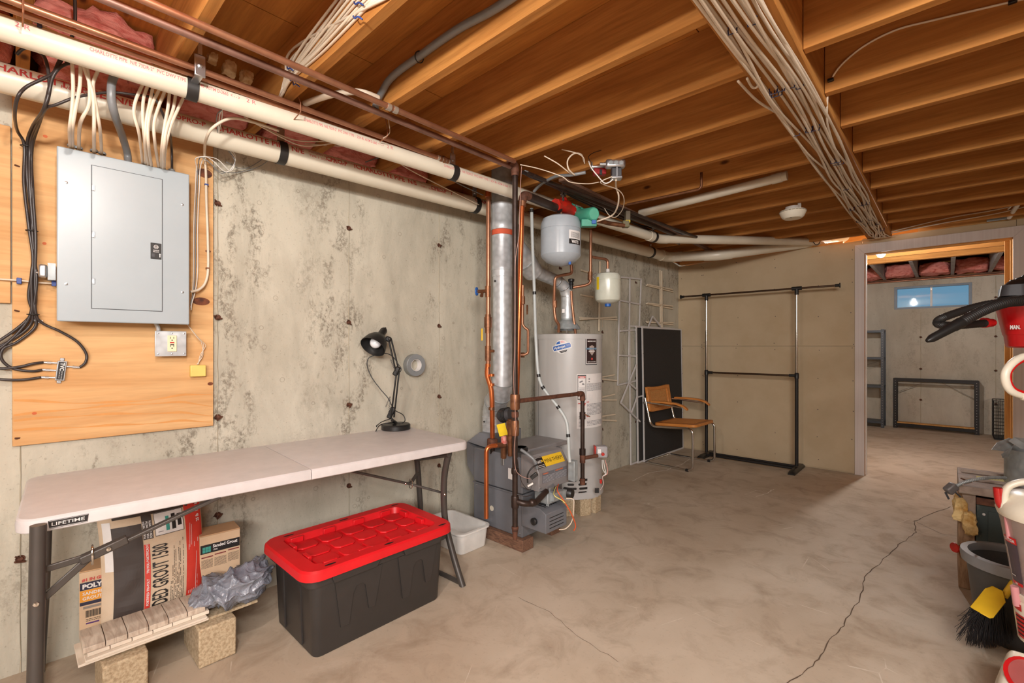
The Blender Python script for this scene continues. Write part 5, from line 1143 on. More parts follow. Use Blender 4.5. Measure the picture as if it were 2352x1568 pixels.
obj('sticker_stripes', mb, PINK_INK, wh)
f = hf(.0032); mb = MB(); write(mb, 'Hydrojet', .026, lambda x, y: f(*rot2(x-.062, y-.009)), width=.090, bold=.03); 
for y in (-.004, .004): write(mb, 'TOTAL PERFORMANCE', .006, lambda x, yy, y=y: f(*rot2(x+.033, yy+y)), width=.034)
write(mb, 'SEDIMENT SYSTEM', .006, lambda x, y: f(*rot2(x-.012, y-.039)), width=.034); obj('lettering', mb, LABELW, wh)
# tall black badge
xa, ya = hx(1345, 774); xb, yb = hx(1371, 837)
hpatch('badge_border', xa, xb, yb, ya, DKGREY, .0012); hpatch('badge_margin', xa+.004, xb-.004, yb+.006, ya-.006, LABELW, .0018); hpatch('badge_panel', xa+.010, xb-.008, yb+.012, ya-.010, mat('badge_brown', (54, 38, 38), .4), .0024, 'tall dark badge with a shield')
f = hf(.0030); xm = (xa+xb)/2; ym = (ya+yb)/2
mb = MB(); poly(mb, f, [(xm-.025, ym+.035), (xm, ym+.045), (xm+.025, ym+.035), (xm+.023, ym-.01), (xm, ym-.035), (xm-.023, ym-.01)]); obj('badge_shield', mb, mat('shield_tan', (176, 158, 150), .4), wh)
f = hf(.0036); mb = MB(); write(mb, 'BRADFORD WHITE', .012, lambda x, y: f(x+xm, y+ya-.035), width=(xb-xa)*.7, bold=.05, center=True); write(mb, 'Built to be the Best', .010, lambda x, y: f(x+xm, y+yb+.020), width=(xb-xa)*.7, bold=.04, center=True); write(mb, 'SERIES', .011, lambda x, y: f(x+xm, y+ym-.006), width=(xb-xa)*.55, bold=.05, center=True); obj('lettering', mb, LABELW, wh)
mb = MB(); write(mb, 'DEFENDER', .018, lambda x, y: f(x+xm, y+ym+.012), width=(xb-xa)*.95, bold=.06, center=True); obj('lettering', mb, mat('badge_blue', (112, 146, 172), .4), wh)
mb = MB(); disc(mb, f, xm, yb+.045, .009, n=12); obj('badge_seal', mb, RED_INK, wh)
# instruction sheets
xa, ya = hx(1326, 860); xb, yb = hx(1380, 916); xc, yc = hx(1326, 984)
hpatch('instruction_sheet', xa-.004, xb+.012, yc, ya+.004, LABELW, .0010, 'white instruction sheet with red headings')
hpatch('warning_frame', xa+.002, xa+.072, yb+.01, ya-.004, INK, .0016); hpatch('warning_panel', xa+.006, xa+.068, yb+.016, ya-.010, LABELW, .0022); hpatch('warning_heading', xa+.008, xa+.066, ya-.028, ya-.013, RED_INK, .0028)
f = hf(.0032); mb = MB(); write(mb, '! WARNING', .011, lambda x, y: f(x+xa+.014, y+ya-.025), width=.045, bold=.04); obj('lettering', mb, LABELW, wh)
mb = MB(); f = hf(.0028); poly(mb, f, [(xa+.014, ya-.055), (xa+.040, ya-.045), (xa+.046, ya-.052), (xa+.020, ya-.064)]); poly(mb, f, [(xa+.036, ya-.078), (xa+.058, ya-.078), (xa+.056, ya-.070), (xa+.042, ya-.064)])
patch(mb, f, xa+.006, xa+.068, ya-.090, ya-.089); fine_print(mb, f, xa+.012, xa+.064, ya-.145, ya-.094, 6)
fine_print(mb, f, xa+.080, xb+.002, ya-.125, ya-.065, 8); disc(mb, f, xa+.100, ya-.035, .006, n=10); disc(mb, f, xa+.100, ya-.055, .007, .004, 10)
fine_print(mb, f, xa+.012, xa+.060, yc+.012, yc+.10, 8); fine_print(mb, f, xa+.080, xb+.002, yc+.02, yc+.06, 4); fine_print(mb, f, xa+.080, xb+.002, yc+.10, yc+.19, 9); obj('fine_print', mb, mat('grey_print', (120, 118, 122), .6), wh)['kind'] = 'stuff'
mb = MB(); patch(mb, f, xa+.006, xa+.070, yb-.022, yb-.016, 3, 1); patch(mb, f, xa+.076, xa+.10, yb-.012, yb-.007); patch(mb, f, xa+.076, xa+.094, yc+.085, yc+.090); patch(mb, f, xa+.05, xa+.066, yb-.034, yb-.024); obj('red_rules', mb, RED_INK, wh)
# slots at the bottom
for j in range(5):
    v = 1103+9.5*j
    for (u0, u1) in (((1303, 1325), (1330, 1352)) if j % 2 == 0 else ((1303, 1319), (1328, 1348))):
        x0, y0_ = hx(u0, v); x1, _ = hx(u1, v); mb = MB(); f = hf(.0015); hh = .0085
        poly(mb, f, [(x0+.006, y0_-hh), (x1-.006, y0_-hh), (x1, y0_), (x1-.006, y0_+hh), (x0+.006, y0_+hh), (x0, y0_)]); obj('air_slot', mb, INK, wh)
x0, y0_ = hx(1349, 1096); x1, y1_ = hx(1374, 1139); hpatch('access_panel', x0, x1, y1_, y0_, HEATER, .004)
# thermostat valve
gc = P(1381, 1036, d=3.42)
tv = thing('heater_gas_control', 'grey gas control with red trim on the water heater', 'control', gc)
obj('body', MB().obox(gc, RT*.085, FW*.07, Z_*.085), mat('control_grey', (160, 156, 158), .4), tv, bev=.012, bseg=3)
obj('red_trim', MB().obox(gc-RT*.048+Z_*.006, RT*.012, FW*.06, Z_*.070), REDP, tv, bev=.003)
mb = MB(); mb.lathe([(.012, 0), (.012, .008), (.008, .010)], gc-FW*.036-Z_*.012+RT*.004, -FW, 14); obj('red_button', mb, REDP, tv)
mb = MB(); mb.obox(gc-FW*.036-RT*.02+Z_*.008, RT*.022, FW*.002, Z_*.03); obj('sticker', mb, LABELW, tv)
for k, (du, c_) in enumerate(((0, WHITEP), (5, WHITEP), (11, mat('pink_wire', (214, 150, 140), .5)))):
    wire([P(1383+du*.6, 1056, d=3.38), P(1384+du, 1075, d=3.37), P(1390+du*.4, 1088, d=3.36), P(1384, 1095, d=3.37), P(1386, 1112, d=3.40), P(1378, 1126, d=3.44)], .0028, c_, ('white wire hanging straight from the heater gas control', 'second white wire bowing out below the heater gas control', 'pink wire bowing out below the heater gas control')[k])
obj('ignition_module', MB().obox(P(1380, 1105, d=3.44), RT*.016, FW*.02, Z_*.028), REDP, tv, bev=.002)
obj('sight_glass', MB().obox(P(1371, 1126, d=3.49), RT*.03, FW*.012, Z_*.035), BLACKP, tv, bev=.002)
# blocks under heater
for i in range(5):
    a = acam+(-1.0+.5*i); c = V(HC.x+cos(a)*.20, HC.y+sin(a)*.20, HZ0/2-.001); ra = V(cos(a), sin(a), 0); ta = V(-sin(a), cos(a), 0)
    tag(obj('paver_block', MB().obox(c, ra*.15, ta*.092, Z_*(HZ0-.003)), BLOCK, bev=.004), ('leftmost', 'second', 'middle', 'fourth', 'rightmost')[i]+' concrete block in the ring under the water heater', 'block')
# ---- relay boxes under the joist
rb = thing('relay_box', 'steel junction box with a red relay under a joist, left of the transformer', 'junction box', P(1372, 380, y=2.40))
c = P(1372, 381, y=2.415)
obj('box', MB().obox(c, RT*.085, FW*.05, Z_*.045), STEEL, rb, bev=.010, bseg=3); obj('relay', MB().obox(c+RT*.012-Z_*.040-FW*.005, RT*.075, FW*.05, Z_*.035), mat('relay_red', (150, 30, 34), .35), rb, bev=.004)
obj('coil', MB().obox(c+RT*.015-Z_*.050-FW*.032, RT*.014, FW*.01, Z_*.03), BLACKP, rb); obj('connector', MB().obox(c-RT*.03+Z_*.028, RT*.02, FW*.02, Z_*.02), INKB, rb, bev=.002)
tr = thing('transformer_box', 'steel junction box with a dark transformer under a joist', 'junction box', P(1412, 378, y=2.40))
c = P(1413, 377, y=2.405)
mb = MB(); mb.tube([c-RT*.05, c-RT*.09], .010, 14); obj('nipple', mb, STEEL, tr, smooth=40)
obj('box', MB().obox(c, RT*.115, FW*.05, Z_*.05), STEEL, tr, bev=.014, bseg=3)
for k in range(3): mb = MB(); mb.lathe([(.012, 0), (.012, .0012)], c+RT*(-.03+.03*k)-FW*.0255, -FW, 14); obj('knockout', mb, GALVD, tr)
c2_ = c-Z_*.052+RT*.005
obj('windings', MB().obox(c2_, RT*.055, FW*.045, Z_*.045), DKGREY, tr, bev=.002); obj('lower_bracket', MB().obox(c2_-Z_*.030, RT*.065, FW*.05, Z_*.016), STEEL, tr, bev=.004); obj('side_plate', MB().obox(c2_-RT*.0-FW*.024, RT*.008, FW*.003, Z_*.06), STEEL, tr)
b = c2_-Z_*.04
wire([b, P(1415, 430, d=2.85), P(1421, 450, d=2.9), P(1418, 475, d=3.0), P(1405, 495, d=3.1), P(1368, 509, d=3.12)], .0055, NM, 'white cable swinging from the transformer down to the green pump')
wire([P(1407, 405, d=2.7), P(1380, 417, d=2.7), P(1390, 425, d=2.75), P(1420, 436, d=2.85), P(1433, 455, d=2.95), P(1430, 480, d=3.1), P(1415, 498, d=3.2), P(1400, 495, d=3.25), P(1388, 478, d=3.3)], .003, NM, 'thin white wire swinging right of the thicker pump cable')
wire([P(1352, 370, d=2.7), P(1358, 385, d=2.68), P(1372, 403, d=2.68), P(1388, 420, d=2.7), P(1400, 418, d=2.7), P(1408, 411, d=2.7)], .0035, WHITEP, 'white wire crossing in front of the red relay')
wire([P(1195, 378, d=2.55), P(1240, 388, d=2.6), P(1290, 405, d=2.62), P(1310, 418, d=2.62), P(1350, 422, d=2.65), P(1376, 418, d=2.68)], .0026, NM, 'thin pale wire sagging below the relay boxes')
wire([P(1250, 358, d=2.6), P(1280, 375, d=2.6), P(1302, 392, d=2.62), P(1312, 400, d=2.65)], .0032, NM, 'white wire running left from the relay conduit')
wire([P(1290, 343, d=2.6), P(1325, 352, d=2.6), P(1340, 362, d=2.62), P(1343, 376, d=2.66)], .003, NM, 'white wire arching over from the joist to the red relay')
wire([P(1342, 372, d=2.66), P(1335, 355, d=2.62), P(1318, 353, d=2.6), P(1304, 368, d=2.6), P(1306, 388, d=2.6), P(1320, 402, d=2.64)], .0045, NM, 'looped white wire left of the red relay')
wire([P(1345, 396, d=2.64), P(1310, 402, d=2.66), P(1280, 404, d=2.75), P(1255, 415, d=2.85), P(1240, 425, d=2.95), P(1226, 440, d=3.0)], .0095, GREYC, 'pale flexible conduit running left from the red relay box', 'conduit')
wire([P(1357, 372, d=2.72), P(1352, 360, d=2.74), P(1365, 350, d=2.75), P(1398, 341, d=2.76)], .002, COAX, 'thin dark wire along the joist above the red relay')
wire([P(1198, 382, d=2.62), P(1196, 420, d=2.65), P(1194, 480, d=2.66), P(1192, 540, d=2.66), P(1184, 600, d=2.66), P(1183, 700, d=2.66), P(1182, 800, d=2.67), P(1180, 880, d=2.68), P(1186, 980, d=2.70)], .0018, PINKW, 'pink-white thin wire hanging down along the black gas riser')
for k in range(3):
    mb = MB(); x = UF.x+.25; p0 = P(1200+14*k, 395+5*k, z=2.34-.02*k); p1 = P(1560+20*k, 560-8*k, z=2.34-.015*k); mb.tube([p0, p1], .011 if k != 1 else .016, 12)
    tag(obj('iron_pipe', mb, IRON, smooth=60), ('nearest', 'middle and thickest', 'farthest')[k]+' of the three dark pipes running under the joists to the room corner', 'pipe')
# ================================================================== FOLDING TABLE
random.seed(11)
TZ = .775
tdir = V(.055, 1, 0).normalized(); tout = V(1, -.055, 0).normalized()
TO = V(-1.985, .0, 0)            # front-left corner of the top
TL, TW = 1.705, .665
def tp(a, b, z): return TO+tdir*a-tout*b+V(0, 0, z)
def rrect(a0, a1, b0, b1, r, n=6):
    out = []
    for cx, cy, s in ((a1-r, b1-r, 0), (a0+r, b1-r, 1), (a0+r, b0+r, 2), (a1-r, b0+r, 3)):
        for k in range(n+1):
            t = (s+k/n)*pi/2; out.append((cx+r*cos(t), cy+r*sin(t)))
    return out
tb = thing('folding_table', 'long white folding table against the concrete wall with brown steel legs', 'table', tp(TL/2, TW/2, 0))
half = TL/2
def topmesh(a0, a1, rl, rr):
    mb = MB(); rings = []
    def outline(ins, z):
        pts = []
        R_ = .055
        for cx, cy, s, r in ((a1, TW, 0, rr), (a0, TW, 1, rl), (a0, 0, 2, rl), (a1, 0, 3, rr)):
            r = max(r-ins, .0005); sx = -1 if s in (0, 3) else 1; sy = -1 if s in (0, 1) else 1
            inx = ins if (rr if s in (0, 3) else rl) > .01 else 0
            for k in range(6):
                t = (s+k/5)*pi/2; pts.append(tp(cx+sx*(r+inx)+r*cos(t), cy+sy*(r+ins)+r*sin(t), z))
        return pts
    L = [outline(.03, TZ-.043), outline(.004, TZ-.043), outline(.001, TZ-.04), outline(.0, TZ-.018), outline(.002, TZ-.006), outline(.008, TZ-.0005), outline(.013, TZ)]
    n = len(L[0]); vs = sum(L, []); fs = []
    for i in range(len(L)-1):
        for k in range(n): fs.append((i*n+k, i*n+(k+1) % n, (i+1)*n+(k+1) % n, (i+1)*n+k))
    fs.append(tuple((len(L)-1)*n+k for k in range(n))); fs.append(tuple(range(n-1, -1, -1)))
    return mb.add(vs, fs)
obj('tabletop_half', topmesh(0, half-.0015, .06, .002), TABLET, tb, smooth=35); obj('tabletop_half', topmesh(half+.0015, TL, .002, .06), TABLET, tb, smooth=35)
f = plane_fn(tp(0, -.0012, TZ-.030), tdir, Z_)
mb = MB(); poly(mb, f, [(.075, -.006), (.160, -.006), (.163, .0185), (.072, .0185)]); obj('badge', mb, INK, tb)
mb = MB(); write(mb, 'LIFETIME', .014, lambda x, y: f(x+.080, y+.002)+tout*.0006, width=.074, bold=.005); 
for e in ((.075, .160, -.0045, -.0035), (.074, .161, .0165, .0172)): patch(mb, lambda x, y: f(x, y)+tout*.0006, *e)
obj('lettering', mb, LABELW, tb)
obj('side_rail', MB().bar(tp(.16, .10, TZ-.054), tp(TL-.16, .10, TZ-.054), .02, .02), LEGM, tb); obj('side_rail', MB().bar(tp(.16, TW-.10, TZ-.054), tp(TL-.16, TW-.10, TZ-.054), .02, .02), LEGM, tb)
# legs: each end is two curved legs joined near the top and by a floor bar
def leg(pts, r=.0175):
    mb = MB(); mb.tube(spl(pts, 6), r, 16); o = obj('leg', mb, LEGM, tb, smooth=60); return o
leg([P(88, 1205, x=-1.95), P(84, 1400, x=-1.945), P(78, 1700, x=-1.93), tp(.035, .05, .002)], .0185)
leg([tp(.06, TW-.09, TZ-.05), tp(.05, TW-.06, .35), tp(.035, TW-.03, .002)])
leg([P(1032, 1035, x=-1.97), P(1020, 1100, x=-2.02), P(1022, 1190, x=-2.035), P(1040, 1270, x=-1.98), P(1063, 1347, x=-1.905)])
leg([P(957, 1050, x=-2.44), P(962, 1110, x=-2.45), P(962, 1200, x=-2.46), V(-2.47, 1.62, .003)])
mb = MB(); mb.tube([P(1063, 1340, x=-1.905), V(-2.47, 1.62, .018)], .0125, 12); obj('foot_bar', mb, LEGM, tb, smooth=60)
mb = MB(); mb.tube([tp(.035, .05, .018), tp(.035, TW-.03, .018)], .0125, 12); obj('foot_bar', mb, LEGM, tb, smooth=60)
mb = MB(); mb.tube([P(1031, 1044, x=-1.955), P(957, 1054, x=-2.44)], .0125, 12); obj('top_bar', mb, LEGM, tb, smooth=60)
mb = MB(); mb.tube([tp(.06, .06, TZ-.06), tp(.06, TW-.09, TZ-.06)], .0125, 12); obj('top_bar', mb, LEGM, tb, smooth=60)
QX = -1.97
J = P(212, 1274, x=QX)
for a, b, w, h in ((P(100, 1308, x=QX), J, .02, .010), (P(100, 1374, x=QX), J, .022, .010), (J-V(0, .03, .013), P(505, 1140, x=QX), .012, .024)):
    obj('brace', MB().bar(a, b, w, h, up=tout), LEGM, tb, bev=.003)
jd = (P(505, 1140, x=QX)-J).normalized(); obj('lock_sleeve', MB().bar(J-jd*.03, J+jd*.09, .026, .030, up=tout), LEGM, tb, bev=.004)
mb = MB(); c = J+jd*.0; mb.tube([c+tout*.018*cos(t)+Z_*.030*sin(t)+jd*.0 for t in [2*pi*k/16 for k in range(16)]], .003, 6, closed=True); obj('lock_ring', mb, CHROME, tb, smooth=60)
for p in (J+jd*.04+tout*.0165, P(83, 1388, x=-1.927)): mb = MB(); mb.lathe([(.0075, 0), (.006, .003), (0, .004)], p, tout, 14); obj('rivet', mb, CHROME, tb, smooth=50)
Jr = P(942, 1111, x=-2.18)
obj('brace', MB().bar(P(800, 1080, x=-2.18), Jr, .012, .022, up=tout), LEGM, tb, bev=.003); obj('brace', MB().bar(Jr, P(1012, 1130, x=-2.10), .012, .022, up=tout), LEGM, tb, bev=.003); obj('brace', MB().bar(Jr, P(960, 1085, x=-2.3), .012, .016, up=tout), LEGM, tb)
mb = MB(); mb.tube([Jr+V(.018*cos(t), .003, .026*sin(t)) for t in [2*pi*k/14 for k in range(14)]], .0025, 6, closed=True); obj('lock_ring', mb, CHROME, tb, smooth=60)
for p in (Jr+V(.0, -.035, .012), P(1019, 1134, x=-1.94)): mb = MB(); mb.lathe([(.007, 0), (.005, .003), (0, .004)], p+tout*.012, tout, 12); obj('rivet', mb, CHROME, tb, smooth=50)
# ================================================================== DESK LAMP
LD = 2.84
lc = P(909, 984, z=TZ+.002); lc = V(lc.x+.01, lc.y-.005, TZ)
dl_ = thing('desk_lamp', 'black articulated desk lamp with a bell shade on the white table', 'lamp', lc)
mb = MB(); mb.lathe([(.083, .001), (.088, .004), (.088, .026), (.082, .034), (.03, .038), (0, .038)], lc, (0, 0, 1), 44); obj('base', mb, BLACKP, dl_, smooth=35)
Q = lambda u, v, dd=0: P(u, v, d=LD+dd)
def bars(a, b, off, w, name):
    for s in (-off, off): obj(name, MB().bar(a+FW*s, b+FW*s, w, w), BLACKP, dl_, bev=.0015)
B0 = V(lc.x, lc.y, TZ+.04); b1 = Q(901, 958); e1_ = Q(912, 852); e2_ = Q(893, 776); s0 = Q(888, 782)
mb = MB(); mb.tube([B0, Q(901, 965)], .010, 12); obj('post', mb, BLACKP, dl_, smooth=60)
obj('lower_arm', MB().bar(Q(898, 958, -.012), e1_-FW*.012, .008, .008), BLACKP, dl_, bev=.0015); obj('lower_arm', MB().bar(Q(905, 958, .012), e1_+FW*.012+RT*.01, .008, .008), BLACKP, dl_, bev=.0015)
obj('upper_arm', MB().bar(Q(909, 852, -.012), e2_-FW*.012, .008, .008), BLACKP, dl_, bev=.0015); obj('upper_arm', MB().bar(Q(916, 850, .010), e2_+FW*.012+RT*.01, .008, .008), BLACKP, dl_, bev=.0015)
obj('elbow_plate', MB().bar(Q(906, 862), Q(916, 842), .03, .03), BLACKP, dl_, bev=.008); obj('base_plate', MB().bar(Q(893, 960), Q(904, 935), .026, .03), BLACKP, dl_, bev=.006); obj('head_joint', MB().bar(Q(886, 776), Q(898, 781), .028, .032), BLACKP, dl_, bev=.008)
for a, b in ((Q(886, 935, -.02), Q(896, 910, -.02)), (Q(893, 955, -.02), Q(896, 912, -.02)), (Q(897, 825, -.02), Q(907, 850, -.02))):
    mb = MB(); n = 34; d = b-a; sd = d.cross(FW).normalized(); mb.tube([a+d*(k/n)+(sd*cos(k*1.6)+FW*sin(k*1.6))*.004 for k in range(n+1)], .0012, 5); obj('spring', mb, DKGREY, dl_, smooth=180)
ax = (Q(852, 801, -.06)-Q(878, 762, .04)).normalized(); hc = Q(878, 764, .02)
mb = MB(); mb.lathe([(.0, -.034), (.016, -.032), (.022, -.02), (.023, .018), (.028, .026), (.048, .044), (.066, .075), (.075, .108), (.078, .126), (.076, .126), (.072, .106), (.06, .072), (.04, .05), (0, .044)], hc, ax, 40); obj('shade', mb, BLACKP, dl_, smooth=35)
mb = MB(); mb.sphere(hc+ax*.088, .034, nu=20, nv=12); obj('bulb', mb, mat('frosted_bulb', (232, 234, 240), .2), dl_, smooth=180)
mb = MB(); mb.lathe([(.006, 0), (.006, .012), (.003, .014)], hc-ax*.033, -ax, 10); obj('switch', mb, BLACKP, dl_)
wr = [Q(862, 815, .02), Q(846, 823, .01), Q(844, 842), Q(855, 868), Q(875, 895), Q(892, 915), Q(905, 940), Q(925, 952, -.02), Q(930, 966, -.03), Q(918, 973, -.05)]
mb = MB(); mb.tube(spl(wr+[V(lc.x-.02, lc.y-.02, TZ+.042), V(lc.x-.05, lc.y-.08, TZ+.03), V(lc.x-.0, lc.y-.14, TZ+.006)], 6), .0028, 8); obj('cord', mb, BLACKP, dl_, smooth=180)
mb = MB(); mb.tube(spl([Q(878, 811, .01), Q(893, 813, .01), Q(905, 822), Q(914, 835), Q(921, 845), Q(920, 852), Q(912, 858)], 6), .0028, 8); obj('cord', mb, BLACKP, dl_, smooth=180)
pc_ = P(850, 979, z=TZ+.008); mb = MB(); mb.bar(pc_, pc_+RT*.045+Z_*.004, .018, .014); obj('plug', mb, BLACKP, dl_, bev=.003)
mb = MB(); mb.tube(spl([pc_+RT*.04+Z_*.004, P(878, 968, d=2.86), P(902, 960, d=2.84)], 6), .0028, 8); obj('cord', mb, BLACKP, dl_, smooth=180)
# tape roll hung on the wall
tc = P(947, 838, w=.0); tr_ = thing('tape_roll', 'roll of grey duct tape hung on the concrete wall beside the lamp', 'tape', tc)
th = EX*1.0; o_ = tc
mb = MB(); mb.lathe([(.042, .002), (.072, .002), (.073, .004), (.073, .048), (.071, .050), (.043, .050), (.042, .048)], o_, th, 48, False, False); mb2 = mb; obj('tape', mb, TAPE, tr_, smooth=35)
mb = MB(); mb.lathe([(.0405, .003), (.0385, .003), (.0385, .0495), (.0405, .0495)], o_, th, 48, False, False); obj('core', mb, LABELW, tr_, smooth=60)
# ================================================================== TOTE
tx0, tx1, ty0, ty1 = -2.345, -1.875, .805, 1.545
tote = thing('storage_tote', 'large black plastic storage tote with a bright red lid under the table', 'storage box', ((tx0+tx1)/2, (ty0+ty1)/2, 0))
def rring(x0, x1, y0, y1, r, z, n=5):
    return [V(a, b, z) for a, b in rrect(x0, x1, y0, y1, r, n)]
def loft(rings, capb=True, capt=True):
    mb = MB(); n = len(rings[0]); fs = []
    for i in range(len(rings)-1):
        for k in range(n): fs.append((i*n+k, i*n+(k+1) % n, (i+1)*n+(k+1) % n, (i+1)*n+k))
    if capb: fs.append(tuple(range(n-1, -1, -1)))
    if capt: fs.append(tuple((len(rings)-1)*n+k for k in range(n)))
    return mb.add(sum(rings, []), fs)
bi = .035
body = loft([rring(tx0+.05, tx1-.028, ty0+.045, ty1-.055, .03, .001), rring(tx0+.045, tx1-.024, ty0+.04, ty1-.05, .035, .008), rring(tx0+.03, tx1-.014, ty0+.028, ty1-.03, .04, .30), rring(tx0+.012, tx1-.004, ty0+.01, ty1-.01, .04, .302), rring(tx0+.012, tx1-.004, ty0+.01, ty1-.01, .04, .335)])
obj('body', body, TOTE, tote, smooth=35)
# raised W-shaped ribs on the front, narrow ribs on the end
fx = lambda z: tx1-.024+.010*(z-.008)/.292+.0002
for yc in (ty0+.25, ty0+.56):
    pts = [(-.13, .298), (-.10, .09), (-.062, .09), (-.045, .22), (-.03, .245), (0, .248), (.012, .235), (.032, .12), (.062, .12), (.095, .298)]
    mb = MB(); vs = []
    for w in (0, .006):
        for a, z in pts: vs.append(V(fx(z)+w, yc+a, z))
    n = len(pts); fs = []
    # cap as strips between the outline and the top line
    tri = [(0, 1, 2, 3), (0, 3, 4, 5), (0, 5, 9), (5, 6, 9), (6, 7, 8, 9)]
    fs += [tuple(n+i for i in t) for t in tri]+[(i, (i+1) % n, n+(i+1) % n, n+i) for i in range(n)]
    mb.add(vs, fs); obj('rib', mb, TOTE, tote)
for x in (tx0+.15, tx1-.14): obj('rib', MB().prism([V(x-.008, ty0+.040, .02), V(x+.008, ty0+.040, .02), V(x+.012, ty0+.030, .30), V(x-.012, ty0+.030, .30)], V(0, -.007, 0)), TOTE, tote)
for yc in (ty0+.21, ty0+.56): obj('flap', MB().prism([V(tx1-.004, yc-.11, .335), V(tx1-.004, yc+.12, .335), V(tx1-.004, yc+.10, .302), V(tx1-.004, yc-.10, .302)], V(.014, 0, 0)), TOTE, tote, bev=.003)
lid = obj('lid', loft([rring(tx0+.004, tx1+.012, ty0-.002, ty1+.002, .06, .337), rring(tx0-.012, tx1+.026, ty0-.018, ty1+.018, .075, .340), rring(tx0-.010, tx1+.024, ty0-.016, ty1+.016, .075, .372), rring(tx0-.002, tx1+.016, ty0-.008, ty1+.008, .07, .380), rring(tx0+.055, tx1-.035, ty0+.055, ty1-.055, .04, .380), rring(tx0+.068, tx1-.046, ty0+.066, ty1-.066, .03, .350)]), REDL, tote, smooth=35)
for yc in (ty0+.10, ty0+.38, ty0+.69):
    for x in (tx1-.008, tx0+.03): mb = MB(); disc(mb, plane_fn(V(x, yc, .3808), Y_, -X_), 0, 0, .025, .007, 14); obj('slot', mb, INK, lid)
# lid relief: raised pads and lugs
xa, xb = tx0+.075, tx1-.055
for i in range(3):
    for j in range(5):
        x0 = xa+.010+i*(xb-xa-.02)/3; x1 = x0+(xb-xa-.02)/3-.014; y0 = ty0+.085+j*.120+.010*(i % 2); y1 = y0+.104
        y1 = min(y1, ty1-.075)
        q = [(x0+.02, y0), (x1-.02, y0), (x1, y0+.02), (x1, y1-.02), (x1-.02, y1), (x0+.02, y1), (x0, y1-.02), (x0, y0+.02)]
        mb = MB(); mb.prism([V(a, b, .3502) for a, b in q], V(0, 0, .008)); obj('lid_pad', mb, REDL, lid, bev=.003)
for y in (ty0+.12, ty0+.28, ty0+.44, ty0+.60):
    for x in (tx0+.072, tx1-.052): mb = MB(); mb.box((x-.009, y-.03, .351), (x+.009, y+.03, .3795)); obj('lid_lug', mb, REDL, lid, bev=.003)
for x in (tx0+.15, tx0+.30):
    for y in (ty0+.072, ty1-.072): mb = MB(); mb.box((x-.03, y-.009, .351), (x+.03, y+.009, .3795)); obj('lid_lug', mb, REDL, lid, bev=.003)
# ================================================================== WHITE BASIN
wx0, wx1, wy0, wy1 = -2.58, -2.165, 1.86, 2.12
bs = loft([rring(wx0+.03, wx1-.02, wy0+.022, wy1-.022, .03, .002), rring(wx0+.026, wx1-.016, wy0+.018, wy1-.018, .035, .010), rring(wx0+.010, wx1-.004, wy0+.004, wy1-.004, .045, .125), rring(wx0+.0, wx1+.008, wy0-.006, wy1+.006, .05, .126), rring(wx0+.0, wx1+.008, wy0-.006, wy1+.006, .05, .136), rring(wx0+.014, wx1-.008, wy0+.008, wy1-.008, .045, .137), rring(wx0+.030, wx1-.022, wy0+.022, wy1-.022, .035, .016)])
tag(obj('basin', bs, BASIN, smooth=35, bev=0), 'shallow white plastic basin on the floor catching the copper drain pipe', 'basin')
# ================================================================== UNDER THE TABLE, LEFT
for i, (y0, y1, x0, x1) in enumerate(((.215, .345, -2.40, -2.178), (.505, .640, -2.42, -2.178))):
    tag(obj('cinder_block', MB().box((x0, y0, .001), (x1, y1, .156)), BLOCK, bev=.006), ('left', 'right')[i]+' concrete block holding up the stack of tiles', 'block')
tag(obj('support_board', MB().box((-2.60, .20, .157), (-2.23, .74, .168)), BLOCK, bev=.002), 'thin board lying across the two concrete blocks under the tiles', 'board')
tz = .1685
for k in range(2):
    tag(obj('trim_tile', MB().box((-2.385-.006*k, .155+.018*k, tz), (-2.212+.004*k, .548-.006*k, tz+.0085)), TILEE, bev=.0015), ('bottom', 'second')[k]+' long pale strip under the tile stack', 'tile'); tz += .0092
ny = 6; wy = .0625
for lay in range(2):
    for k in range(ny):
        y = .168+.0005+k*wy+(.012 if lay == 0 else 0); h = .013 if lay == 0 else .026
        x1 = -2.228-.004*(lay)+random.uniform(-.003, .003)
        if lay: pr = [V(-2.375, y, tz), V(x1, y, tz), V(x1, y, tz+h*.72), V(x1-.030, y, tz+h), V(-2.375, y, tz+h)]
        else: pr = [V(-2.375, y, tz), V(x1, y, tz), V(x1, y, tz+h), V(-2.375, y, tz+h)]
        o = obj('wood_look_tile', MB().prism(pr, V(0, wy-.0022, 0)), TILE if lay else TILEE, bev=.0015)
        tag(o, ('first', 'second', 'third', 'fourth', 'fifth', 'last')[k]+(' chunky wood-grain tile from the left, in the top row' if lay else ' thin tile from the left, in the lower row'), 'tile', 'stacked wood-look tiles')
    tz += (.0135 if lay == 0 else 0)
# --- large grout bag
bag = thing('grout_bag', 'large half-upright paper bag of dark-striped sanded grout behind the tiles', 'bag', V(-2.45, .39, .17))
BX0 = -2.44; by0_, by1_ = .235, .575; bz0_, bz1_ = .170, .640
def bagp(s, t, side=1, off=0):      # s across 0..1, t up 0..1
    y = by0_+(by1_-by0_)*s; z = bz0_+(bz1_-bz0_)*t
    th_ = .055*(sin(pi*min(1, max(0, s)))**.5)*(1-.75*max(0, (t-.72)/.28)**1.5)*(1-.25*max(0, (.15-t)/.15))
    x = BX0-.10*t+(.0+th_)*(1 if side > 0 else -.7)+.004*noise.noise(V(s*6, t*8, side*3))
    return V(x+off, y+.02*t*(s-.5)+.012*sin(t*3), z)
mb = MB(); nx, nyy = 20, 26; vs = []; fs = []
for side in (1, -1):
    for j in range(nyy+1):
        for i in range(nx+1): vs.append(bagp(i/nx, j/nyy, side))
o_ = (nx+1)*(nyy+1)
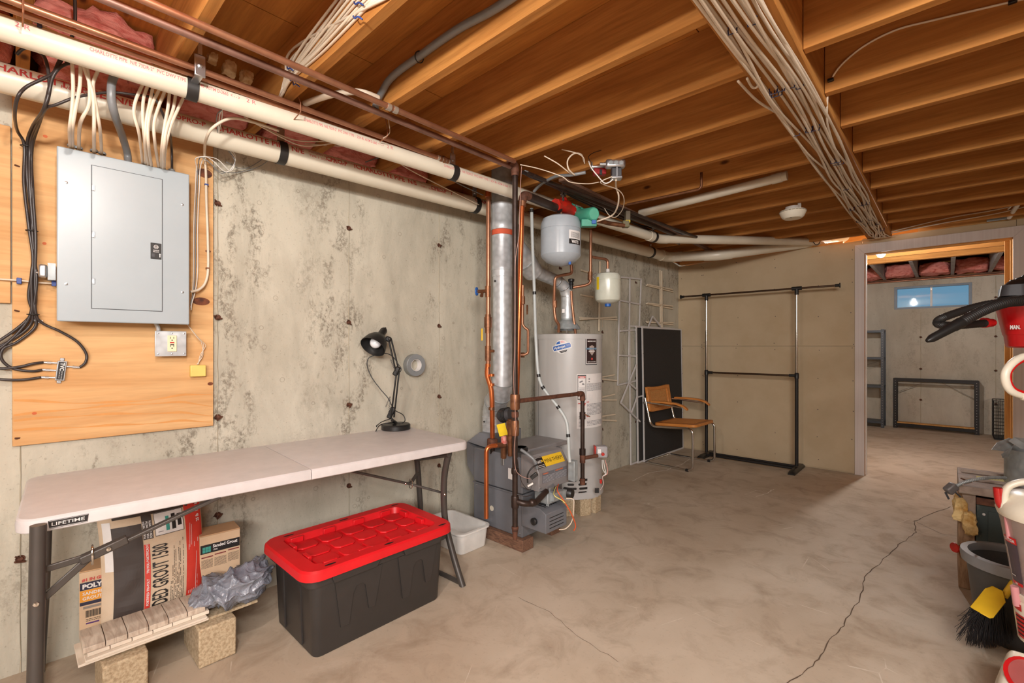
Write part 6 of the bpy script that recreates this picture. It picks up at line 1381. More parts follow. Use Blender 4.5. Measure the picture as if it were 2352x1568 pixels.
for j in range(nyy):
    for i in range(nx):
        a = j*(nx+1)+i; fs.append((a, a+1, a+nx+2, a+nx+1)); a += o_; fs.append((a+nx+1, a+nx+2, a+1, a))
for j in range(nyy): a = j*(nx+1); fs.append((a, a+nx+1, a+nx+1+o_, a+o_)); a += nx; fs.append((a+o_, a+nx+1+o_, a+nx+1, a))
for i in range(nx): a = nyy*(nx+1)+i; fs.append((a, a+1, a+1+o_, a+o_)); a = i; fs.append((a+o_, a+1+o_, a+1, a))
mb.add(vs, fs); obj('paper_sack', mb, PAPERB, bag, smooth=60)
def bpatch(name, s0, s1, t0, t1, m, off=.0015, n=10): mb = MB(); patch(mb, lambda a, b: bagp(a, b, 1, off), s0, s1, t0, t1, n, n*2); return obj(name, mb, m, bag)
bpatch('dark_stripe', .10, .37, .0, .80, BAGBLK); bpatch('red_band', .80, .985, .0, .93, BAGRED); bpatch('red_strip', .375, .43, .0, .62, BAGRED); bpatch('top_band', .12, .92, .86, .97, BAGBLK); bpatch('side_band', .03, .10, .45, .85, LABELW)
bpatch('bullet_block', .375, .47, .66, .86, BAGBLK); bpatch('tile_logo', .20, .36, .0, .075, TEAL, .0025); 
WHs = 1/(by1_-by0_); WHt = 1/(bz1_-bz0_)
def vt(s, t, off=.0035):       # text running up the bag: baseline x goes up
    return lambda x, y: bagp(s-y*WHs, t+x*WHt, 1, off)
mb = MB(); write(mb, 'SANDED GROUT 1500', .075, vt(.60, -.02), width=.29, bold=.015)
fs2 = vt(.79, .08)
for k in range(9): 
    L_ = random.uniform(.10, .26)
    for j in range(int(L_/.006)): 
        if random.random() < .8: patch(mb, vt(.635+.016*k, .02+(.05 if k > 3 else 0)), j*.006, j*.006+.0045, 0, .0018)
obj('lettering', mb, INK, bag)['kind'] = 'stuff'
mb = MB(); write(mb, 'FORTIFIED TRI-POLY', .011, vt(.415, .12), bold=.02); write(mb, 'TRI POLI FORTIFICADO', .011, vt(.415, .38), bold=.02)
for k in range(3): write(mb, 'FOR USE WITH', .010, vt(.40+.03*k, .67), bold=.02)
write(mb, '25 lb  11.3 kg', .016, vt(.955, .70), bold=.03); 
for k in range(6):
    patch(mb, vt(.83+.02*k, .1), 0, random.uniform(.15, .3), 0, .0012)
obj('lettering', mb, LABELW, bag)['kind'] = 'stuff'
mb = MB(); 
for s in (.25, .305): patch(mb, lambda a, b: bagp(a, b, 1, .0032), s, s+.008, 0, .075, 1, 4)
patch(mb, lambda a, b: bagp(a, b, 1, .0032), .20, .36, .034, .040, 6, 1); obj('logo_grid', mb, LABELW, bag)
bpatch('picture_panel', .49, .78, .67, .86, LABELW, .0028); mb = MB(); f = lambda a, b: bagp(a, b, 1, .0042)
for e in ((.49, .78, .67, .674), (.49, .78, .856, .86), (.49, .494, .67, .86), (.776, .78, .67, .86), (.52, .57, .70, .704), (.66, .70, .70, .83), (.72, .76, .72, .82)): patch(mb, f, *e, 3, 3)
obj('picture_lines', mb, INK, bag); mb = MB(); patch(mb, f, .60, .635, .70, .82, 2, 4); obj('picture_teal', mb, TEAL, bag)
# --- carton on the right
def carton(name, label, c, w, d, h, yaw, extra):
    t = thing(name, label, 'box', c); ux = V(cos(yaw), sin(yaw), 0); uy = V(-sin(yaw), cos(yaw), 0)
    obj('carton', MB().obox(c+Z_*h/2, ux*d, uy*w, Z_*h), CARD, t, bev=.002)
    obj('lid_flap', MB().obox(c+Z_*(h+.003), ux*d*.98, uy*w*.99, Z_*.004), CARDT, t)
    extra(t, plane_fn(c+ux*(d/2+.0006)-uy*w/2, uy, Z_), ux); return t
def ex1(t, f, ux):
    g = lambda x, y: f(x, y)+ux*.0006; h = lambda x, y: f(x, y)+ux*.0012
    mb = MB(); patch(mb, f, .002, .158, .185, .225); obj('title_band', mb, INK, t); mb = MB(); patch(mb, f, .010, .085, .060, .080); obj('black_panel', mb, INK, t)
    mb = MB(); write(mb, 'Sanded Grout', .020, lambda x, y: g(x+.050, y+.206), width=.098, bold=.03); write(mb, '1500', .009, lambda x, y: g(x+.052, y+.193), bold=.02); 
    obj('lettering', mb, LABELW, t)
    mb = MB(); 
    for i in range(3):
        for j in range(2): patch(mb, g, .010+.011*i, .020+.011*i, .190+.013*j, .202+.013*j)
    obj('logo', mb, TEAL, t)
    mb = MB(); fine_print(mb, f, .006, .050, .120, .160, 8); fine_print(mb, f, .056, .104, .120, .160, 8); fine_print(mb, f, .110, .154, .125, .165, 8); fine_print(mb, f, .045, .085, .012, .055, 7); fine_print(mb, f, .09, .15, .008, .028, 3)
    for k in range(16): patch(mb, f, .100+.0028*k, .1008+.0028*k+.0008*(k % 3), .036, .050)
    patch(mb, f, .012, .014, .015, .055); obj('fine_print', mb, INK, t)['kind'] = 'stuff'
    mb = MB(); [patch(mb, f, a, a+.045, .166+.004*i, .171+.004*i) for i, a in enumerate((.006, .057, .110))]; obj('red_rules', mb, mat('maroon', (120, 40, 44), .6), t)
    mb = MB(); patch(mb, f, .093, .150, .060, .070); obj('grey_swatch', mb, mat('swatch', (140, 130, 120), .6), t)
carton('grout_box', 'tan carton of sanded grout with a black title band, right of the large bag', V(-2.50, .655, .169), .16, .12, .262, radians(-4), ex1)
def ex2(t, f, ux):
    g = lambda x, y: f(x, y)+ux*.0006; W_ = .15
    mb = MB(); patch(mb, f, .002, W_, .155, .185); patch(mb, f, .002, W_, .095, .108); obj('navy_band', mb, mat('navy_print', (40, 40, 62), .6), t)
    mb = MB(); patch(mb, f, .002, W_, .109, .154); obj('orange_band', mb, mat('orange_band', (226, 152, 48), .6), t)
    mb = MB(); patch(mb, f, .012, .080, .080, .090); obj('grey_swatch', mb, bpy.data.materials['swatch'], t)
    mb = MB(); patch(mb, f, .02, .060, .018, .024); obj('purple_bar', mb, mat('purple_print', (88, 56, 110), .6), t)
    mb = MB(); write(mb, 'POLYBLEND', .024, lambda x, y: g(x+.010, y+.161), bold=.05); write(mb, 'SANDED', .017, lambda x, y: g(x+.010, y+.135), bold=.02); write(mb, 'GROUT', .017, lambda x, y: g(x+.010, y+.116), bold=.02); obj('lettering', mb, LABELW, t)
    mb = MB(); write(mb, '#1 IN GROUT', .016, lambda x, y: g(x+.008, y+.190), bold=.04); obj('lettering', mb, RED_INK, t)
    mb = MB()
    for k in range(20): patch(mb, f, .018+.003*k, .019+.003*k+.0008*(k % 3), .045, .072)
    fine_print(mb, f, .02, .08, .030, .042, 2); obj('barcode', mb, INK, t)['kind'] = 'stuff'
carton('grout_box', 'white and orange carton of sanded grout, left of the large bag', V(-2.545, .262, .169), .15, .12, .225, radians(-10), ex2)
# --- crumpled plastic bag
bm = bmesh.new(); bmesh.ops.create_icosphere(bm, subdivisions=6, radius=1)
vs = []; c = V(-2.285, .665, .245)
for v in bm.verts:
    p = v.co; w = V(c.x+p.x*.125, c.y+p.y*.165, c.z+p.z*.062)
    w.z += .055*max(0, p.y)**2*max(0, -p.x+.3)+.02*p.y
    q_ = V(w.x*9+w.y*7, w.y*5-w.x*4, w.z*9)
    nn = noise.noise(w*8)*.034+(1-abs(noise.noise(q_*1.1+V(5, 0, 0))))**5*.030+(1-abs(noise.noise(q_*2.3+V(0, 7, 0))))**7*.014-.018
    w += p.normalized()*nn
    if w.z < .171 and w.x < -2.19: w.z = .171+.002*abs(noise.noise(w*60))
    if w.z < .172 and w.x >= -2.19: w.z = max(w.z, .165)
    vs.append(w)
bm.verts.index_update(); mb = MB(); mb.add(vs, [tuple(v.index for v in f.verts) for f in bm.faces]); bm.free()
pg = thing('plastic_bag', 'crumpled grey translucent plastic bag on the end of the tile stack', 'bag', c)
obj('film', mb, POLY, pg, smooth=180)
for k, ln in enumerate((((574, 1334), (592, 1322), (594, 1342)), ((560, 1352), (578, 1362), (600, 1358)))):
    pass
# ================================================================== WALL GRILLES AND SCREENS
def wp_(u, v, w=.012): 
    p = P(u, v, w=w); return p
def stick(p, q, w=.012, d=.010, m=None, parent=None, name='bar'): return obj(name, MB().bar(p, q, w, d, up=EX), m or GRILLE, parent)
def gr(label, lines, w=.015, wd=.014, m=None):
    p0 = P(lines[0][0], lines[0][1], w=w); t = thing('window_grille', label, 'grille', p0)
    for l in lines: stick(P(l[0], l[1], w=l[4] if len(l) > 4 else w), P(l[2], l[3], w=l[4] if len(l) > 4 else w), wd, .012, m, t)
    return t
gr('cream cross-shaped window grille hung beside the small white tank', [(1378, 600, 1376, 760, .03), (1331, 729, 1417, 734, .015), (1332, 733, 1416, 728, .035), (1334, 620, 1360, 628, .018), (1334, 677, 1362, 682, .018)])
gr('tall white grid window grille hung right of the small white tank', [(1420, 636, 1474, 641), (1473, 640, 1468, 760), (1447, 638, 1444, 880), (1424, 690, 1471, 699), (1424, 760, 1466, 757), (1423, 816, 1465, 818), (1424, 640, 1419, 884), (1419, 884, 1462, 874)], .02, .016, FRAMEW)
gr('cream ladder-shaped grille behind the water heater, ending low', [(1380, 866, 1412, 860, .015), (1380, 870, 1417, 874, .03), (1380, 912, 1412, 905, .015), (1380, 918, 1416, 918, .03), (1380, 956, 1413, 951, .015), (1380, 964, 1416, 966, .03)])
gr('double cream grille with short rungs nearest the room corner', [(1516, 620, 1517, 752, .02), (1520, 622, 1521, 752, .035), (1484, 655, 1546, 670, .02), (1487, 653, 1545, 665, .035), (1484, 697, 1545, 709, .02), (1487, 696, 1545, 703, .035), (1484, 738, 1546, 746, .02), (1486, 740, 1546, 741, .035)])
gr('grey triangular grille frame leaning behind the screens', [(1499, 726, 1489, 750, .06), (1499, 726, 1518, 750, .06)], .06, .012, FRAMEW)
gr('tilted white frame leaning against the wall left of the screens', [(1463, 834, 1426, 925, .05), (1426, 925, 1470, 968, .05), (1446, 880, 1462, 894, .05), (1463, 912, 1477, 908, .05), (1463, 912, 1450, 950, .05)], .05, .014, FRAMEW)
def screen(label, yl, yr, wb_, wt, zt_, mesh=True, th=.012):
    A = WP(yl, .002, wb_); B = WP(yr, .002, wb_); Ct = WP(yr, zt_, wt); Dt = WP(yl, zt_, wt)
    t = thing('window_screen', label, 'screen', (A+B)/2)
    nrm = (B-A).cross(Dt-A).normalized()
    fw = .018
    for p, q in ((A, Dt), (B, Ct)): obj('frame_side', MB().bar(p, q, fw, th, up=nrm), FRAMEW, t)
    for p, q in ((A, B), (Dt, Ct), ): obj('frame_rail', MB().bar(p+Z_*.009*(1 if p.z < .5 else -1), q+Z_*.009*(1 if p.z < .5 else -1), fw, th, up=nrm), FRAMEW, t)
    if mesh: obj('mesh', MB().obox((A+B+Ct+Dt)/4, (B-A)*.985, (Dt-A)*.985, nrm*.002), SCREEN, t)
    mb = MB()
    for p, q, r in ((A, Dt, .3), (A, Dt, .8), (B, Ct, .3)):
        c = p.lerp(q, r)+nrm*th*.6; mb.lathe([(.004, 0), (.004, .001)], c, nrm, 8)
    obj('screw_holes', mb, INK, t)['kind'] = 'stuff'
    return t
screen('front dark window screen leaning in the room corner behind the chair', 4.80, 5.77, .072, .046, 1.51)
screen('second window screen leaning just behind the front one, left edge showing', 4.70, 5.60, .052, .030, 1.515)
screen('rearmost window screen frame, nearest the concrete wall', 4.58, 5.50, .034, .016, 1.52, mesh=False)
# ================================================================== CANTILEVER CHAIR
A = P(1590, 1084, z=.012); Bk = P(1493, 1062, z=.012); Cf = P(1650, 1060, z=.012)
ch = thing('cantilever_chair', 'cane and beech armchair on a chrome cantilever frame in front of the screens', 'chair', V(-2.1, 5.0, 0))
cdir = V(1, -.03, 0).normalized(); cside = V(.03, 1, 0).normalized()     # forward, width
Oc = V(-1.895, 4.735, 0)        # front near foot corner
def cp_(a, b, z): return Oc-cdir*a+cside*b+V(0, 0, z)     # a back from the front, b across, z up
CWd = .56; r = .0125
for b in (0, CWd):
    e = 0 if b == 0 else 0
    pts = [cp_(.52, b, .0135), cp_(.06, b, .0135), cp_(.0, b, .0135), cp_(-.005, b, .06), cp_(.0, b, .40), cp_(.0, b, .445), cp_(.05, b, .448), cp_(.44, b, .415), cp_(.50, b, .42), cp_(.60, b, .86), cp_(.62, b, .885)]
    inner = .045 if b == 0 else -.045
    q = [cp_(.48, b, .0135), cp_(.0, b, .0135), cp_(.0, b, .450), cp_(.465, b, .415), cp_(.535, b, .72)]
    mb = MB(); mb.tube(rnd(q, .07, 8), r, 14); obj('side_tube', mb, CHROME, ch, smooth=60)
    h = [cp_(.565, b, .72), cp_(.585, b, .80)]
    mb = MB(); mb.tube(rnd([cp_(.525, b, .655), cp_(.555, b-inner*.0, .675), cp_(.40, b, .672), cp_(.12, b, .655)], .03, 6), .0105, 12); obj('arm_tube', mb, CHROME, ch, smooth=60)
    arm = [(.46, .688), (.30, .692), (.18, .688), (.10, .668), (.055, .636)]
    mb = MB(); L = []
    for k, (a, z) in enumerate(arm): L.append([cp_(a, b-.024, z-.010), cp_(a, b+.024, z-.010), cp_(a, b+.024, z+.010), cp_(a, b-.024, z+.010)])
    vs = sum(L, []); fs = []
    for i in range(len(L)-1):
        for k in range(4): fs.append((i*4+k, i*4+(k+1) % 4, (i+1)*4+(k+1) % 4, (i+1)*4+k))
    fs += [(3, 2, 1, 0), tuple(4*(len(L)-1)+k for k in range(4))]
    mb.add(vs, fs); obj('armrest', mb, RATTAN, ch, bev=.006, bseg=3)
    mb = MB(); mb.lathe([(.016, -.014), (.016, .014)], cp_(.06, b, .0145), cdir, 14); obj('glide', mb, BLACKP, ch)
mb = MB(); mb.tube(rnd([cp_(.48, 0, .0135), cp_(.53, .0, .0135), cp_(.53, CWd, .0135), cp_(.48, CWd, .0135)], .05, 8), r, 14); obj('rear_floor_tube', mb, CHROME, ch, smooth=60)
# seat with cane panel
def seatp(a, b, z=0): return cp_(a, b, .452+z-.028*(max(a, 0)/.46)**1.2)
mb = MB(); ol = rrect(-.015, .455, .035, CWd-.035, .05, 4)
mb.prism([seatp(a, b) for a, b in ol], V(0, 0, .030)); obj('seat_frame', mb, RATTAN, ch, bev=.006)
mb = MB(); ol = rrect(.03, .41, .085, CWd-.085, .03, 4); mb.add([seatp(a, b, .0312) for a, b in ol], [tuple(range(len(ol)))[::-1]]); obj('seat_cane', mb, CANE, ch)
mb = MB()
for k in range(18): a = .04+k*.021; mb.bar(seatp(a, .09, .0316), seatp(a, CWd-.09, .0316), .002, .0008)
for k in range(18): b = .095+k*.0215; mb.bar(seatp(.035, b, .0318), seatp(.405, b, .0318), .002, .0008)
o = obj('seat_weave', mb, RATTAN, ch); o['kind'] = 'stuff'
# backrest
def bp(s, t, off=0):      # s across 0..1, t up 0..1
    a = .492+.045*t-.0+.010*(1-(2*s-1)**2); return cp_(a-off, .015+(CWd-.03)*s, .565+.285*t)
def bout(s0, s1, t0, t1, dip): 
    pts = []
    for k in range(13): s = s0+(s1-s0)*k/12; e = abs(2*k/12-1); pts.append((s, t0+.04*e**6))
    for k in range(13): s = s1-(s1-s0)*k/12; e = abs(2*k/12-1); pts.append((s, t1-dip*(1-e**2)-.04*e**8))
    return pts
o1 = bout(0, 1, 0, 1, .07); i1 = bout(.12, .88, .13, .86, .05); n = len(o1)
mb = MB(); vs = [bp(s, t, .014) for s, t in o1]+[bp(s, t, .014) for s, t in i1]+[bp(s, t, -.014) for s, t in o1]+[bp(s, t, -.014) for s, t in i1]; fs = []
for k in range(n):
    j = (k+1) % n; fs += [(k, j, n+j, n+k), (2*n+j, 2*n+k, 3*n+k, 3*n+j), (j, k, 2*n+k, 2*n+j), (n+k, n+j, 3*n+j, 3*n+k)]
mb.add(vs, fs); obj('back_frame', mb, RATTAN, ch, bev=.004)
mb = MB()
for k in range(15): t = .15+k*.05; mb.bar(bp(.11, t), bp(.5, t-.0), .003, .0035); mb.bar(bp(.5, t), bp(.89, t), .003, .0035)
for k in range(20): s = .13+k*.039; mb.bar(bp(s, .12), bp(s, .86), .0025, .002)
o = obj('back_weave', mb, RATTAN, ch); o['kind'] = 'stuff'
mb = MB(); patch(mb, lambda s, t: bp(s, t, .001), .10, .90, .11, .83, 10, 6); obj('back_cane', mb, CANE, ch)
# ================================================================== GARMENT RACK
RY = 5.55; lx, rx_ = -2.061, -1.139
gk = thing('garment_rack', 'tall chrome and black garment rack standing against the drywall', 'clothes rack', V((lx+rx_)/2, RY, 0))
for x in (lx, rx_):
    mb = MB(); mb.tube([V(x, RY, .05), V(x, RY, .99)], .0165, 16); obj('lower_post', mb, BLKST, gk, smooth=60)
    mb = MB(); mb.tube([V(x, RY, .99), V(x, RY, 1.84)], .0125, 16); obj('upper_post', mb, CHROME, gk, smooth=60)
    mb = MB(); mb.lathe([(.021, -.03), (.021, .02), (.015, .03)], V(x, RY, .985), (0, 0, 1), 16); obj('collar', mb, BLACKP, gk, smooth=50)
    mb = MB(); s = 1 if x == lx else -1; mb.tube([V(x, RY, .985), V(x+s*.07, RY, .985)], [.016, .015], 14); obj('bar_socket', mb, BLACKP, gk, smooth=50)
    mb = MB(); mb.tube([V(x, RY, 1.825), V(x, RY, 1.885)], .019, 14); mb.tube([V(x-.045, RY, 1.89), V(x+.045, RY, 1.89)], .020, 14); obj('tee_joint', mb, BLACKP, gk, smooth=50)
    L = []
    for yy_, h_ in ((-.235, .016), (-.215, .034), (-.16, .044), (.16, .044), (.215, .034), (.235, .016)):
        L.append([V(x+a, RY+yy_, z) for a, z in ((-.032, .001), (.032, .001), (.030, h_*.6), (.016, h_), (-.016, h_), (-.030, h_*.6))])
    mb = loft(L); obj('foot', mb, BLACKP, gk, smooth=40)
mb = MB(); mb.tube([V(-2.35, RY, 1.89), V(-.79, RY, 1.89)], .0105, 14); obj('hanging_bar', mb, mat('smoked_chrome', (120, 104, 92), .25, 1), gk, smooth=60)
for x, s in ((-2.372, 1), (-.765, -1)): mb = MB(); mb.lathe([(.024, 0), (.026, .006), (.015, .012), (.014, .045)], V(x, RY, 1.89), (s, 0, 0), 16); obj('end_cap', mb, BLACKP, gk, smooth=40)
mb = MB(); mb.tube([V(lx+.06, RY, .985), V(rx_-.06, RY, .985)], .011, 14); obj('middle_bar', mb, bpy.data.materials['smoked_chrome'], gk, smooth=60)
for y in (-.055, .055): mb = MB(); mb.tube([V(lx, RY+y, .032), V(rx_, RY+y, .032)], .0125, 12); obj('floor_bar', mb, BLKST, gk, smooth=60)
# ================================================================== FAR ROOM FURNITURE
random.seed(3)
ls = thing('far_bulb', 'bare lit ceiling bulb just inside the doorway', 'light bulb', V(-.52, 6.4, 2.25))
mb = MB(); mb.sphere((-.52, 6.4, 2.285), .038, nu=20, nv=12); obj('bulb', mb, BULBM, ls, smooth=180); C.objects[-1].visible_shadow = True
mb = MB(); mb.lathe([(.05, .088), (.05, .075), (.028, .06), (.024, .034)], (-.52, 6.4, 2.285), (0, 0, 1), 20); obj('socket', mb, CREAMP, ls, smooth=40)
def angle_post(x, y, z0, z1, sx, sy, w=.035, t=.003, m=None, parent=None):
    mb = MB(); mb.box((x, y, z0), (x+sx*w, y+sy*t, z1)); mb.box((x, y+sy*t, z0), (x+sx*t, y+sy*w, z1)); o = obj('post', mb, m, parent)
    mb = MB(); z = z0+.03
    while z < z1-.02:
        mb.lathe([(.004, 0), (.004, .0008)], (x+sx*w*.55, y-sy*.0002, z), (0, -sy, 0), 6); z += .04
    q = obj('post_holes', mb, FRAMEW, parent); q['kind'] = 'stuff'; return o
sh = thing('shelving_unit', 'tall grey steel shelving unit in the far room, behind the left door jamb', 'shelving', V(-1.2, 9.5, 0))
for x, sx in ((-1.62, 1), (-.725, -1)):
    for y, sy in ((9.38, 1), (9.68, -1)): angle_post(x, y, .001, 1.56, sx, sy, .04, .003, SHELFM, sh)
for z in (.10, .665, 1.115, 1.545): 
    mb = MB(); mb.box((-1.616, 9.384, z-.035), (-.729, 9.388, z)); mb.box((-1.616, 9.672, z-.035), (-.729, 9.676, z)); mb.box((-1.616, 9.388, z-.006), (-.729, 9.672, z)); obj('shelf', mb, SHELFM, sh)
for a, b in (((-1.62, .72), (-.73, 1.08)), ((-1.62, .66), (-.73, 1.02))): obj('brace', MB().bar(V(a[0], 9.685, a[1]), V(b[0], 9.685, b[1]), .003, .012, up=Y_), SHELFM, sh)
fr = thing('slotted_rack', 'low black slotted steel frame leaning against the far concrete wall', 'shelving', V(-.14, 9.6, 0))
fx0, fx1 = -.625, .345
for x, sx in ((fx0, 1), (fx1, -1)):
    for y, sy in ((9.55, 1), (9.70, -1)): angle_post(x, y, .001, .785, sx, sy, .05, .003, BLKST, fr)
for z in (.785, .075):
    for y in (9.553, 9.694): obj('rail', MB().box((fx0+.003, y, z-.045), (fx1-.003, y+.004, z)), BLKST, fr)
    obj('side_rail', MB().box((fx0+.004, 9.56, z-.045), (fx0+.008, 9.69, z)), BLKST, fr); obj('side_rail', MB().box((fx1-.008, 9.56, z-.045), (fx1-.004, 9.69, z)), BLKST, fr)
obj('wood_shelf', MB().box((fx0+.02, 9.565, .078), (fx1-.02, 9.685, .094)), PINE, fr)
for a, b in (((fx0+.03, .55), (-.20, .76)), ((fx1-.03, .50), (-.10, .76))): obj('brace', MB().bar(V(a[0], 9.698, a[1]), V(b[0], 9.698, b[1]), .003, .014, up=Y_), BLKST, fr)
for x in (fx0+.03, fx1-.06): obj('gusset', MB().prism([V(x, 9.5495, .74), V(x+.03, 9.5495, .74), V(x+(.0 if x < 0 else .03), 9.5495, .70)], V(0, .002, 0)), BLKST, fr)
cr8 = thing('wire_crate', 'black wire mesh crate against the far wall, half hidden by the right jamb', 'crate', V(.6, 9.4, 0))
mb = MB(); X0, X1, Y0c, Y1c, Z1c = .475, .95, 9.25, 9.60, .54
for k in range(13): 
    x = X0+(X1-X0)*k/12
    for y in (Y0c, Y1c): mb.tube([V(x, y, .02), V(x, y, Z1c)], .0028, 5)
for k in range(9):
    y = Y0c+(Y1c-Y0c)*k/8
    for x in (X0, X1): mb.tube([V(x, y, .02), V(x, y, Z1c)], .0028, 5)
o = obj('upright_wires', mb, BLKST, cr8); o['kind'] = 'stuff'; mb = MB()
for k in range(12):
    z = .02+k*.047; 
    if k < 11 or True: mb.tube([V(X0, Y0c, z), V(X1, Y0c, z), V(X1, Y1c, z), V(X0, Y1c, z)], .003 if 0 < k < 11 else .006, 5, closed=True)
o = obj('level_wires', mb, BLKST, cr8); o['kind'] = 'stuff'
obj('tray', MB().box((X0+.01, Y0c+.01, .003), (X1-.01, Y1c-.01, .03)), BLACKP, cr8)
pipe('copper_pipe', [V(-2.5, FY-.035, 2.335), V(2.0, FY-.035, 2.335)], .012, COPPER, 'copper pipe along the top of the far concrete wall')
# ================================================================== RIGHT FOREGROUND
# old cabinet-like heater with tin top
ob = thing('old_cabinet', 'old dark green metal cabinet with a weathered plank side at the right edge', 'cabinet', V(.4, 3.6, 0))
obj('carcass', MB().box((.112, 3.43, .0), (.70, 3.88, .485)), OLDGREEN, ob, bev=.004)
obj('side_plank', MB().box((.045, 3.455, .0), (.109, 3.86, .515)), OLDWOOD, ob, bev=.004)
obj('side_flashing', MB().prism([V(.043, 3.44, .56), V(.1095, 3.42, .56), V(.1095, 3.42, .36), V(.100, 3.425, .36)], V(0, .004, 0)), OLDTOP, ob)
obj('rust_rail', MB().box((.112, 3.418, .470), (.70, 3.4295, .505)), RUST, ob)
obj('top_tray', MB().box((.045, 3.40, .518), (.72, 3.90, .560)), OLDTOP, ob, bev=.004); obj('top_rib', MB().box((.06, 3.56, .561), (.70, 3.585, .572)), OLDTOP, ob); obj('top_rib', MB().box((.06, 3.76, .561), (.70, 3.785, .578)), OLDTOP, ob)
obj('yellow_sticker', MB().box((.12, 3.60, .561), (.24, 3.70, .5625)), mat('faded_yellow', (206, 196, 120), .7), ob)
obj('inner_panel', MB().box((.155, 3.424, .06), (.60, 3.4295, .44)), OLDGREEN, ob, bev=.002)
for z in (.42, .25, .10): mb = MB(); mb.lathe([(.007, 0), (.005, .004), (0, .005)], (.14, 3.4295, z), (0, -1, 0), 10); obj('screw', mb, FRAMEW, ob)
gd = thing('duct_stub', 'dull galvanised duct stub with torn flaps standing on the old cabinet', 'duct', V(.37, 3.66, .56))
mb = MB(); mb.lathe([(.145, .562), (.145, .745), (.143, .745), (.143, .562)], (.37, 3.66, 0), (0, 0, 1), 40, False, False); obj('barrel', mb, GALVD, gd, smooth=50)
def flap(pts, m=GALVD):
    mb = MB(); c = sum(pts, V(0, 0, 0))/len(pts); n_ = (pts[1]-pts[0]).cross(pts[-1]-pts[0]).normalized(); mb.prism(pts, n_*.002); return obj('flap', mb, m, gd)
D2 = 2.36
flap([P(2320, 1038, d=D2), P(2278, 1032, d=D2-.02), P(2290, 1016, d=D2+.02), P(2318, 1005, d=D2+.06), P(2334, 1010, d=D2+.04)])
flap([P(2316, 1012, d=D2), P(2330, 1004, d=D2), P(2380, 1008, d=D2), P(2380, 1034, d=D2-.05), P(2345, 1030, d=D2-.03)]); flap([P(2304, 1052, d=D2-.02), P(2300, 1043, d=D2-.05), P(2322, 1030, d=D2-.02), P(2318, 1048, d=D2)])
ac = thing('armoured_cable', 'spiral steel armoured cable with a grey connector hanging off the old cabinet', 'cable', P(2240, 1106, d=2.52))
pth = spl([P(2196, 1116, d=2.36), P(2215, 1107, d=2.36), P(2240, 1101, d=2.36), P(2270, 1097, d=2.37), P(2310, 1097, d=2.40)], 14)
mb = MB(); mb.tube(pth, [.0085 if i % 2 else .0068 for i in range(len(pth))], 12); obj('sheath', mb, GALVD, ac, smooth=30)
c = P(2184, 1121, d=2.36); obj('connector', MB().bar(c-RT*.02-Z_*.018, c+RT*.020+Z_*.016, .036, .040), mat('dull_zinc', (120, 116, 116), .5, .4), ac, bev=.008, bseg=3)
mb = MB(); mb.bar(c-RT*.028-Z_*.02, c-RT*.01-Z_*.055, .004, .008); mb.bar(c+RT*.012-Z_*.01, c+RT*.05-Z_*.045, .004, .006); obj('prongs', mb, DKGREY, ac)
mb = MB(); mb.tube([P(2207, 1098, d=2.5), P(2234, 1109, d=2.5)], .0035, 8); obj('nail', mb, RUST, ac)
batt(P(2190, 1192, d=2.50)-V(0, .03, 0), P(2222, 1140, d=2.50)+V(0, .04, 0), 'yellow fibreglass tuft hanging off the left side of the old cabinet, upper', .012, YELI, 50, 'insulation_tuft', sc=24, res=.006)
batt(P(2212, 1222, d=2.45)-V(0, .02, 0), P(2238, 1180, d=2.42)+V(.01, .03, 0), 'yellow fibreglass tuft on the left side of the old cabinet, lower', .012, YELI, 60, 'insulation_tuft', sc=24, res=.006)
va = thing('red_tap', 'red wheel-handled tap on the left side of the old cabinet', 'tap', P(2200, 1259, d=2.46))
c = P(2191, 1257, d=2.46); mb = MB(); mb.lathe([(.024, 0), (.026, .006), (.022, .010), (.006, .012), (.006, .035)], c, RT, 16); obj('handle', mb, REDP, va, smooth=40)
e = P(2222, 1263, d=2.46); mb = MB(); mb.tube([c+RT*.03, e], .013, 12); mb.tube([P(2208, 1262, d=2.46), P(2210, 1275, d=2.45)], .014, 10); obj('body', mb, BRONZE, va, smooth=40)
# bucket
bc = V(.219, 3.007, 0)
bk = thing('bucket', 'charcoal plastic bucket with a grey rim beside the old cabinet', 'bucket', bc)
mb = MB(); mb.lathe([(.118, .001), (.122, .006), (.158, .345), (.155, .345), (.118, .012), (0, .010)], bc, (0, 0, 1), 48); obj('pail', mb, BUCKETM, bk, smooth=40)
mb = MB(); mb.lathe([(.157, .315), (.172, .318), (.176, .345), (.174, .362), (.150, .364), (.146, .350), (.150, .330)], bc, (0, 0, 1), 48, False, False); obj('rim', mb, BUCKETR, bk, smooth=35)
